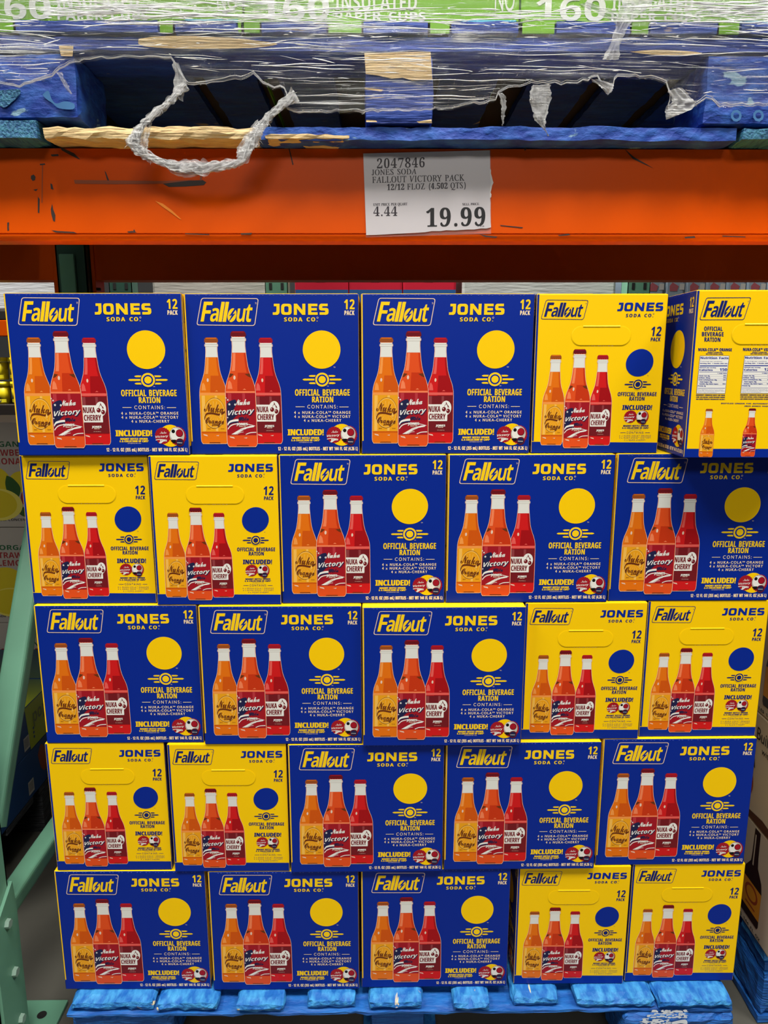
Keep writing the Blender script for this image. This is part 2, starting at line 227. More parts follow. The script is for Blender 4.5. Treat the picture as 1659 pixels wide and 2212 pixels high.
# ---------------------------------------------------------------- lettering: letter outlines, 500 units per em
GLYPHS = {
    'sans': "A232|85 241 62 0 85 -241 -55 0 -17 57 -88 0 -17 -57 -55 0|147 100 -17 55 -5 15 -5 18 -4 15 -5 -16 -5 -19 -4 -13 -17 -55~B226|30 240 75 0 42 -4 30 -10 11 -8 8 -10 4 -13 2 -16 -3 -19 -7 -16 -11 -11 -16 -6 0 -1 11 -4 11 -5 8 -7 7 -10 4 -14 2 -16 -2 -16 -4 -14 -7 -11 -11 -11 -12 -8 -16 -5 -36 -5 -90 0|110 145 19 1 12 6 7 8 2 12 -3 12 -7 8 -13 5 -19 1 -27 0 0 -53|114 42 20 2 12 7 7 10 2 14 -2 12 -7 9 -13 6 -21 2 -31 0 0 -62~C214|94 0 -28 12 -21 18 -14 25 -9 30 -3 35 4 34 10 30 16 25 22 18 28 12 33 4 18 -1 18 -3 17 -6 17 -7 -16 -41 -27 11 -14 4 -13 1 -14 -2 -12 -4 -10 -6 -9 -10 -11 -26 -4 -34 3 -34 11 -25 8 -9 11 -7 27 -5 15 1 14 2 32 10 0 -43 -16 -5 -15 -4 -17 -3 -18 0~D248|30 240 75 0 36 -4 30 -10 24 -16 19 -23 11 -29 4 -36 -2 -28 -7 -25 -10 -21 -15 -17 -19 -14 -23 -9 -26 -6 -29 -2 -68 0|103 42 32 5 13 6 10 9 8 11 6 13 4 35 -4 35 -6 13 -7 10 -10 9 -12 5 -29 5 -27 0 0 -156~E188|30 240 138 0 0 -42 -87 0 0 -53 81 0 0 -41 -81 0 0 -62 87 0 0 -42 -138 0~F184|30 240 138 0 0 -42 -88 0 0 -62 82 0 0 -41 -82 0 0 -95 -50 0~G243|106 -1 -23 6 -19 9 -16 14 -12 18 -9 21 -6 25 -2 28 4 35 11 30 18 25 25 18 31 11 37 4 19 -1 18 -3 18 -5 16 -6 -17 -40 -25 9 -14 3 -16 1 -20 -3 -18 -7 -14 -12 -11 -17 -7 -20 -2 -23 1 -22 5 -19 8 -17 12 -12 16 -7 20 -3 19 1 14 2 0 50 -46 0 0 43 95 0 0 -125 -39 -10 -22 -2 -24 -1~H257|30 240 51 0 0 -94 95 0 0 94 51 0 0 -240 -51 0 0 103 -95 0 0 -103 -51 0~I131|11 29 29 13 0 155 -29 14 0 29 109 0 0 -29 -29 -14 0 -155 29 -13 0 -29 -109 0~J111|-12 -69 -13 2 0 42 11 -2 13 -1 8 1 8 2 6 5 5 8 3 12 1 15 0 225 51 0 0 -225 -2 -27 -8 -22 -11 -17 -15 -11 -19 -6 -21 -3~K223|30 240 51 0 0 -110 20 28 65 82 56 0 -83 -106 84 -134 -58 0 -63 101 -21 -15 0 -86 -51 0~L190|30 240 51 0 0 -198 97 0 0 -42 -148 0~M317|30 240 69 0 57 -184 1 0 60 184 69 0 0 -240 -47 0 0 113 1 27 1 28 0 20 -1 0 -62 -188 -46 0 -58 188 -1 0 1 -20 1 -29 1 -28 0 -111 -46 0~N273|30 240 64 0 104 -180 1 0 -2 66 0 114 46 0 0 -240 -65 0 -104 181 -1 0 2 -34 1 -34 0 -113 -46 0~O267|98 1 -29 11 -22 19 -15 24 -9 31 -4 35 4 34 9 30 15 25 22 18 29 12 36 3 35 -3 29 -12 22 -18 16 -25 9 -30 3 -35 -3 -35 -9 -30 -16 -24 -22 -19 -29 -11 -35 -4|149 41 13 4 10 6 8 10 11 26 3 33 -3 34 -11 26 -8 9 -10 7 -13 4 -15 1 -15 -1 -13 -4 -10 -7 -9 -9 -11 -26 -3 -34 3 -33 11 -26 9 -10 10 -6 13 -4 15 -2~P211|30 240 77 0 40 -5 15 -6 12 -9 10 -11 6 -13 6 -31 -2 -20 -7 -19 -12 -17 -17 -13 -24 -8 -31 -3 -22 0 0 -85 -51 0|98 127 19 2 15 6 9 12 3 16 -2 15 -8 11 -12 7 -18 2 -23 0 0 -71~Q267|137 -3 -3 0 -36 4 -29 11 -22 19 -15 24 -9 31 -4 35 4 34 9 30 15 25 22 18 29 12 36 3 35 -3 29 -12 22 -18 16 -25 9 -30 3 -35 -4 -37 -11 -32 -18 -26 -26 -18 57 -64 -65 0|149 41 13 4 10 6 8 10 11 26 3 33 -3 34 -11 26 -8 9 -10 7 -13 4 -15 1 -15 -1 -13 -4 -10 -7 -9 -9 -11 -26 -3 -34 3 -33 11 -26 9 -10 10 -6 13 -4 15 -2~R222|30 240 70 0 43 -5 16 -5 13 -8 11 -10 7 -12 4 -15 2 -17 -2 -16 -4 -13 -8 -11 -9 -10 -22 -14 71 -104 -57 0 -57 92 -27 0 0 -92 -51 0|97 133 22 2 14 7 9 10 2 15 -3 14 -8 10 -15 5 -22 2 -15 0 0 -65~S185|47 0 -32 11 0 47 36 -13 18 -5 18 -1 16 1 11 6 6 8 2 10 -3 12 -11 10 -15 9 -18 8 -18 10 -19 14 -8 9 -6 11 -4 13 -2 15 1 15 5 14 6 11 10 10 26 14 33 4 19 -1 17 -3 36 -13 -17 -39 -29 10 -14 3 -13 1 -13 -2 -9 -5 -6 -8 -2 -9 3 -12 8 -9 14 -8 20 -10 17 -8 15 -10 11 -10 9 -12 5 -14 2 -18 -2 -15 -4 -13 -7 -12 -10 -10 -13 -9 -15 -6 -38 -4~T194|72 197 -65 0 0 43 181 0 0 -43 -65 0 0 -197 -51 0~U254|104 -2 -20 5 -17 7 -14 11 -10 13 -8 15 -5 17 -1 19 0 155 50 0 0 -147 3 -25 9 -17 15 -9 21 -3 22 4 14 9 9 17 3 24 0 147 50 0 0 -155 -2 -24 -9 -21 -13 -18 -20 -14 -24 -8 -31 -3~V218|0 240 51 0 45 -143 4 -14 5 -20 4 -19 4 19 5 20 4 14 45 143 51 0 -81 -240 -56 0~W325|0 240 50 0 31 -131 4 -20 4 -23 3 -20 3 20 5 22 3 17 35 135 48 0 35 -135 4 -16 4 -23 3 -20 3 20 5 23 4 20 31 131 50 0 -61 -240 -58 0 -33 126 -2 11 -4 16 -3 17 -2 12 -2 -12 -3 -17 -3 -16 -3 -11 -32 -126 -58 0~X224|80 124 -75 116 56 0 52 -87 51 87 54 0 -75 -119 81 -121 -58 0 -56 91 -56 -91 -54 0~Y210|80 92 -80 148 55 0 50 -99 50 99 55 0 -80 -147 0 -93 -50 0~Z194|8 33 115 165 -112 0 0 42 172 0 0 -33 -114 -165 117 0 0 -42 -178 0~a203|48 0 -18 11 -12 18 -4 26 5 25 7 10 9 8 25 11 36 4 32 1 0 8 -2 13 -6 8 -9 5 -12 2 -13 -1 -13 -3 -25 -9 -17 34 16 6 17 6 18 3 19 1 33 -4 24 -12 9 -9 6 -11 5 -29 0 -122 -35 0 -10 25 -1 0 -12 -13 -13 -9 -16 -5 -20 -1|105 36 12 7 8 11 3 16 0 15 -20 -1 -20 -2 -13 -6 -7 -10 -3 -12 2 -9 5 -7 8 -4 10 -1~b213|109 -2 -14 6 -10 8 -9 8 -3 0 -9 -20 -38 0 0 255 50 0 0 -80 -2 -15 2 0 9 10 11 9 14 6 18 2 15 -2 13 -4 12 -8 10 -10 9 -14 6 -16 4 -41 -4 -41 -7 -17 -8 -13 -11 -11 -12 -7 -13 -5 -15 -1|127 41 10 11 7 17 2 24 -2 23 -7 17 -11 10 -14 4 -16 -3 -11 -9 -6 -16 -3 -21 0 -6 2 -23 6 -17 11 -11 18 -4~c173|81 -2 -17 4 -14 7 -13 10 -9 13 -7 16 -4 20 -2 23 3 30 9 24 13 19 18 13 22 7 25 3 18 -1 15 -3 24 -9 -15 -38 -22 7 -20 3 -17 -3 -12 -10 -7 -18 -3 -24 3 -24 7 -17 13 -9 16 -4 15 1 13 3 12 5 11 7 0 -43 -11 -6 -13 -4 -14 -3 -17 0~d213|70 -2 -13 5 -12 7 -11 11 -8 13 -6 16 -5 41 5 42 6 16 9 14 10 10 12 8 14 4 15 2 18 -2 14 -6 12 -9 8 -10 2 0 -2 15 -2 21 0 59 50 0 0 -255 -38 0 -10 24 -2 0 -8 -11 -11 -8 -15 -6 -18 -2|119 40 12 9 6 15 3 22 0 5 -2 24 -7 17 -11 11 -19 3 -15 -3 -11 -11 -7 -18 -2 -23 2 -24 7 -17 12 -10 15 -3~e198|83 -1 -23 8 -18 13 -15 18 -9 23 -3 29 3 30 8 24 13 19 17 13 21 8 25 3 34 -6 14 -6 12 -10 10 -12 6 -14 5 -17 1 -19 0 -24 -118 0 3 -19 9 -14 15 -9 18 -3 17 1 16 2 14 5 16 6 0 -38 -14 -6 -15 -4 -16 -3 -20 0|137 112 -2 16 -7 12 -10 8 -16 3 -13 -2 -11 -7 -8 -12 -3 -18~f130|34 146 -27 0 0 24 27 13 0 14 2 21 6 15 10 11 13 8 16 4 18 1 27 -2 19 -6 -13 -36 -12 3 -16 1 -9 -1 -6 -5 -3 -7 -2 -9 0 -12 44 0 0 -37 -44 0 0 -146 -50 0~g213|59 -78 -17 3 -16 5 0 40 35 -10 37 -4 17 3 12 7 7 13 2 19 0 3 1 12 1 11 -2 0 -10 -13 -12 -8 -14 -5 -16 -1 -15 1 -14 5 -12 8 -10 11 -8 13 -5 17 -5 39 5 40 6 17 8 14 10 11 12 7 14 5 16 2 16 -2 14 -5 12 -8 11 -12 1 0 4 23 42 0 0 -183 -1 -19 -4 -16 -8 -14 -10 -11 -13 -9 -16 -6 -39 -6|119 39 11 8 7 15 3 23 0 6 -3 25 -6 17 -12 10 -18 3 -15 -3 -11 -11 -7 -17 -2 -24 2 -24 7 -17 11 -11 16 -3~h221|26 255 50 0 0 -52 -1 -26 -1 -17 3 0 10 12 12 8 15 5 16 2 27 -4 20 -12 8 -9 6 -12 4 -30 0 -120 -50 0 0 107 -1 17 -6 13 -9 7 -13 3 -19 -4 -12 -12 -7 -19 -2 -26 0 -86 -50 0~i102|41 208 -9 4 -6 7 -2 12 2 12 6 7 9 4 10 1 11 -1 9 -4 6 -7 2 -12 -2 -12 -6 -7 -9 -4 -11 -2|26 183 50 0 0 -183 -50 0~j102|41 208 -9 4 -6 7 -2 12 2 12 6 7 9 4 10 1 11 -1 9 -4 6 -7 2 -12 -2 -12 -6 -7 -9 -4 -11 -2|-6 -79 -15 2 0 40 11 -2 12 -1 9 1 8 4 5 9 2 14 0 195 50 0 0 -203 -1 -16 -5 -14 -9 -13 -12 -9 -16 -7 -22 -2~k208|26 255 50 0 0 -114 -1 -21 -1 -20 22 28 51 55 57 0 -73 -79 77 -104 -58 0 -52 74 -22 -17 0 -57 -50 0~l102|26 255 50 0 0 -255 -50 0~m330|26 183 38 0 7 -23 3 0 10 12 13 8 15 5 15 2 19 -2 16 -5 12 -8 9 -12 4 0 10 12 14 8 15 5 15 2 28 -4 20 -12 12 -21 4 -30 0 -120 -50 0 0 107 -2 17 -5 13 -9 7 -12 3 -17 -4 -11 -10 -7 -18 -2 -23 0 -92 -50 0 0 107 -1 17 -6 13 -8 7 -12 3 -18 -4 -11 -12 -6 -19 -2 -26 0 -86 -50 0~n221|26 183 38 0 7 -23 3 0 10 12 14 8 16 5 16 2 27 -4 21 -12 7 -9 6 -12 4 -30 0 -120 -50 0 0 107 -1 17 -6 13 -9 7 -13 3 -19 -4 -12 -12 -7 -19 -2 -26 0 -86 -50 0~o208|79 -1 -21 9 -18 13 -13 19 -9 24 -3 28 2 22 4 18 8 17 10 13 13 11 15 8 18 4 19 2 25 -3 21 -8 18 -14 13 -18 9 -24 3 -28 -2 -22 -4 -18 -8 -17 -10 -14 -13 -10 -16 -8 -17 -5 -20 -1|121 40 12 11 6 17 3 24 -3 24 -6 17 -12 10 -17 3 -17 -3 -12 -10 -7 -17 -2 -24 2 -24 7 -17 12 -11 17 -3~p213|26 183 41 0 7 -23 2 0 9 10 11 9 14 6 18 2 15 -2 13 -4 12 -8 10 -10 9 -14 6 -16 4 -41 -5 -41 -6 -16 -8 -14 -11 -11 -12 -7 -13 -5 -15 -1 -18 1 -14 6 -10 8 -9 8 -2 0 2 -27 0 -74 -50 0|128 41 10 11 6 17 2 24 -2 23 -6 17 -11 10 -15 4 -16 -3 -11 -9 -6 -16 -3 -21 0 -6 2 -23 6 -17 11 -11 18 -4~q213|136 -4 2 28 -2 0 -8 -11 -11 -8 -14 -6 -19 -2 -14 1 -14 5 -11 7 -11 11 -8 13 -6 16 -5 41 5 42 6 16 9 14 10 10 12 8 13 4 15 2 19 -2 14 -6 11 -9 9 -10 2 0 4 23 42 0 0 -264 -50 0|120 39 11 9 6 16 3 21 0 6 -2 24 -7 17 -11 11 -19 3 -15 -3 -11 -11 -7 -18 -2 -23 2 -24 7 -17 11 -11 16 -3~r152|26 183 38 0 8 -31 2 0 9 14 13 11 15 7 18 3 16 -2 -3 -47 -7 2 -8 0 -13 -1 -12 -4 -10 -5 -9 -9 -5 -12 -2 -16 0 -93 -50 0~s167|43 -1 -14 3 -14 5 0 42 32 -11 16 -4 15 -1 12 1 9 4 4 5 2 6 -3 8 -11 9 -26 12 -28 15 -10 7 -7 10 -4 12 -1 14 5 22 15 16 23 10 30 3 16 -1 16 -3 16 -4 16 -7 -15 -36 -26 10 -12 3 -12 1 -17 -3 -4 -4 -1 -5 3 -8 11 -8 24 -11 27 -13 10 -8 8 -9 5 -12 1 -15 -5 -24 -15 -18 -24 -12 -34 -3~t146|73 -2 -13 4 -12 7 -9 12 -6 15 -1 21 0 89 -24 0 0 21 27 17 15 38 32 0 0 -39 51 0 0 -37 -51 0 0 -89 1 -9 5 -6 7 -4 8 -1 17 1 15 4 0 -37 -20 -6 -26 -2~u221|64 1 -21 12 -8 9 -5 11 -5 31 0 119 50 0 0 -107 2 -17 5 -12 9 -8 14 -2 19 4 12 11 6 19 2 26 0 86 50 0 0 -183 -38 0 -7 24 -2 0 -11 -13 -13 -8 -16 -5 -17 -1~v191|0 183 52 0 36 -104 5 -20 2 -18 1 0 2 19 5 19 36 104 52 0 -70 -183 -51 0~w287|3 183 50 0 21 -81 4 -20 4 -23 2 -17 2 0 1 13 2 16 3 15 2 9 23 88 55 0 21 -88 3 -15 4 -21 1 -17 1 0 3 17 4 23 4 20 22 81 49 0 -53 -183 -54 0 -14 64 -4 17 -6 24 -5 24 -4 16 -1 0 -4 -16 -5 -24 -6 -24 -4 -18 -15 -63 -54 0~x194|64 94 -59 89 56 0 36 -58 36 58 57 0 -60 -89 62 -94 -56 0 -39 63 -39 -63 -56 0~y191|22 -80 -11 2 0 40 9 -2 11 0 14 2 11 7 8 11 6 12 3 9 -73 182 55 0 34 -103 4 -15 2 -17 1 0 3 17 4 15 34 103 54 0 -78 -207 -12 -24 -18 -18 -21 -11 -25 -4~z164|9 30 85 115 -80 0 0 38 137 0 0 -32 -83 -113 86 0 0 -38 -145 0~0192|75 -1 -17 6 -14 10 -12 14 -9 18 -6 21 -5 52 2 36 6 30 11 25 16 18 21 11 28 3 20 -2 17 -6 15 -10 11 -14 9 -18 7 -21 5 -52 -2 -36 -7 -30 -10 -25 -16 -18 -22 -11 -27 -3|112 43 10 15 5 26 2 36 -2 36 -5 26 -10 15 -16 5 -16 -5 -10 -15 -6 -26 -2 -36 2 -36 6 -26 10 -15 16 -5~1192|88 162 1 24 -7 -7 -10 -9 -28 -22 -24 30 77 62 42 0 0 -240 -51 0~2192|13 35 61 61 29 31 9 12 7 11 4 11 1 11 -2 13 -6 9 -9 5 -12 2 -14 -2 -13 -5 -14 -7 -14 -11 -27 33 22 17 12 7 15 5 16 4 20 1 22 -2 19 -6 15 -11 11 -13 7 -15 2 -18 -2 -19 -6 -17 -9 -16 -13 -16 -37 -36 -30 -29 0 -2 104 0 0 -43 -168 0~3192|45 0 -32 10 0 43 16 -7 16 -5 16 -3 16 -1 23 2 15 7 8 12 3 15 -2 9 -3 8 -7 6 -11 4 -15 3 -20 1 -18 0 0 39 18 0 20 1 14 3 10 5 6 6 3 8 1 9 -2 11 -6 9 -11 5 -15 2 -16 -1 -14 -5 -21 -11 -24 35 15 9 18 7 21 5 24 2 33 -4 26 -11 9 -8 7 -10 6 -24 -4 -22 -11 -18 -17 -12 -20 -8 0 -1 25 -6 19 -11 11 -17 4 -21 -3 -20 -8 -18 -13 -14 -18 -12 -25 -7 -30 -2~4192|108 50 -102 0 0 35 105 155 46 0 0 -151 29 0 0 -39 -29 0 0 -50 -49 0|108 89 0 59 1 21 1 13 -1 0 -7 -13 -8 -14 -44 -66~5192|63 -3 -17 3 -16 4 -14 6 0 43 14 -6 16 -5 17 -3 16 -1 20 2 15 7 9 12 3 17 -3 16 -9 11 -15 7 -21 2 -20 -2 -17 -3 -20 11 9 122 130 0 0 -43 -85 0 -5 -47 12 2 19 1 20 -2 19 -6 15 -11 12 -14 7 -18 3 -22 -2 -18 -4 -17 -8 -14 -11 -12 -13 -10 -17 -7 -19 -4 -22 -1~6192|76 -1 -21 9 -18 14 -13 20 -9 27 -3 33 1 20 2 21 4 19 6 19 9 17 13 15 15 12 19 10 23 5 28 2 16 0 16 -2 0 -41 -14 3 -15 1 -26 -3 -20 -7 -14 -11 -9 -15 -5 -18 -3 -21 2 0 9 11 11 9 14 6 18 2 29 -5 22 -15 8 -11 5 -13 5 -32 -1 -19 -5 -16 -6 -14 -10 -12 -12 -10 -14 -7 -16 -4 -18 -1|112 40 11 8 7 13 2 18 -2 16 -6 12 -10 7 -15 3 -10 -1 -9 -4 -8 -6 -5 -7 -4 -7 -1 -8 1 -11 3 -11 5 -10 7 -8 10 -5 10 -2~7192|127 197 -118 0 0 43 172 0 0 -32 -91 -208 -53 0~8192|60 1 -26 13 -10 9 -7 11 -4 13 -1 14 3 22 10 18 15 13 18 11 -15 11 -13 14 -8 16 -3 19 3 18 8 14 12 11 16 8 19 5 19 2 20 -2 18 -5 16 -8 12 -11 8 -14 3 -18 -3 -20 -10 -15 -13 -13 -17 -10 24 -16 10 -10 9 -11 5 -13 2 -15 -3 -18 -8 -16 -12 -14 -17 -9 -21 -6 -23 -2|107 154 9 7 7 9 2 11 -2 11 -6 7 -10 5 -11 2 -12 -2 -9 -5 -6 -7 -2 -11 2 -11 7 -9 9 -7 11 -6|112 36 12 6 7 9 2 12 -1 9 -4 7 -14 13 -16 10 -4 2 -14 -8 -11 -9 -8 -10 -2 -13 2 -12 7 -10 11 -6 16 -2~9192|43 -3 -15 2 0 41 14 -3 14 -1 27 3 20 7 13 11 10 15 5 18 2 21 -2 0 -8 -11 -10 -9 -15 -6 -20 -2 -27 5 -22 15 -8 11 -6 13 -4 32 1 19 4 16 7 14 10 12 12 10 14 7 16 4 17 1 24 -2 21 -9 17 -14 14 -20 9 -27 3 -33 -1 -20 -2 -20 -4 -20 -7 -19 -9 -17 -12 -15 -15 -12 -19 -9 -24 -6 -27 -2|103 123 9 4 7 6 6 7 3 8 2 7 -1 11 -3 11 -5 10 -8 8 -9 5 -11 2 -13 -3 -11 -7 -7 -13 -2 -19 2 -16 6 -12 10 -7 14 -3~!90|27 240 36 0 -8 -173 -19 0|37 -3 -7 4 -4 7 -2 10 2 11 4 7 7 3 8 2 8 -2 7 -3 4 -7 2 -11 -2 -10 -4 -7 -7 -4 -8 -2~-108|13 103 82 0 0 -26 -82 0~.90|37 -3 -7 4 -4 7 -2 10 2 11 4 7 7 3 8 2 8 -2 7 -3 4 -7 2 -11 -2 -10 -4 -7 -7 -4 -8 -2~,90|23 -1 8 40 31 0 2 -4 -12 -39 -16 -39 -22 0~&246|62 1 -24 13 -9 9 -6 12 -5 27 3 24 11 18 16 15 22 14 -20 26 -7 15 -3 17 4 22 13 17 20 10 25 3 24 -3 19 -10 11 -16 4 -22 -3 -20 -10 -16 -16 -14 -19 -13 65 -63 8 12 6 12 9 30 30 0 -6 -21 -7 -19 -9 -17 -12 -15 49 -48 -40 0 -29 28 -17 -13 -18 -10 -22 -6 -26 -2|111 158 11 10 7 11 2 13 -2 11 -6 9 -10 5 -12 2 -13 -2 -10 -5 -7 -9 -2 -12 2 -11 5 -11 7 -11 11 -12|114 25 17 5 14 8 12 9 -70 68 -16 -11 -12 -11 -8 -13 -2 -17 3 -16 9 -13 15 -8 18 -3~(101|41 -22 -16 36 -9 38 -3 40 3 40 9 39 16 36 22 33 28 0 -21 -33 -15 -37 -9 -38 -3 -40 3 -38 9 -38 15 -36 20 -33 -27 0~)101|31 -20 15 36 8 38 3 38 -3 40 -8 38 -15 37 -21 33 28 0 22 -33 15 -36 9 -39 3 -40 -3 -40 -9 -38 -15 -36 -22 -31 -28 0~*185|36 120 39 53 -61 5 4 31 64 -18 -7 64 33 0 -7 -64 65 18 5 -31 -62 -5 40 -53 -29 -16 -29 59 -26 -59~:90|37 140 -7 4 -4 7 -2 11 2 11 4 7 7 3 8 2 8 -2 7 -3 4 -7 2 -11 -2 -11 -4 -7 -7 -4 -8 -1|37 -3 -7 4 -4 7 -2 10 2 11 4 7 7 3 8 2 8 -2 7 -3 4 -7 2 -11 -2 -10 -4 -7 -7 -4 -8 -2~%279|44 98 -15 15 -9 24 -4 31 3 32 9 23 15 15 22 5 22 -5 16 -15 10 -23 3 -32 -3 -31 -9 -24 -16 -15 -23 -5|193 240 26 0 -133 -240 -26 0|77 117 8 10 5 17 1 24 -1 24 -5 17 -8 10 -12 3 -11 -3 -7 -10 -5 -17 -1 -24 1 -23 5 -17 7 -11 11 -3|191 2 -15 15 -10 24 -3 31 3 32 9 23 15 15 22 5 22 -5 16 -15 9 -23 4 -32 -3 -31 -10 -24 -15 -15 -23 -5|224 21 8 10 4 17 2 24 -2 24 -4 16 -8 11 -12 3 -11 -3 -7 -11 -5 -16 -1 -24 1 -24 5 -17 7 -10 11 -3~'76|22 240 32 0 -7 -87 -18 0",
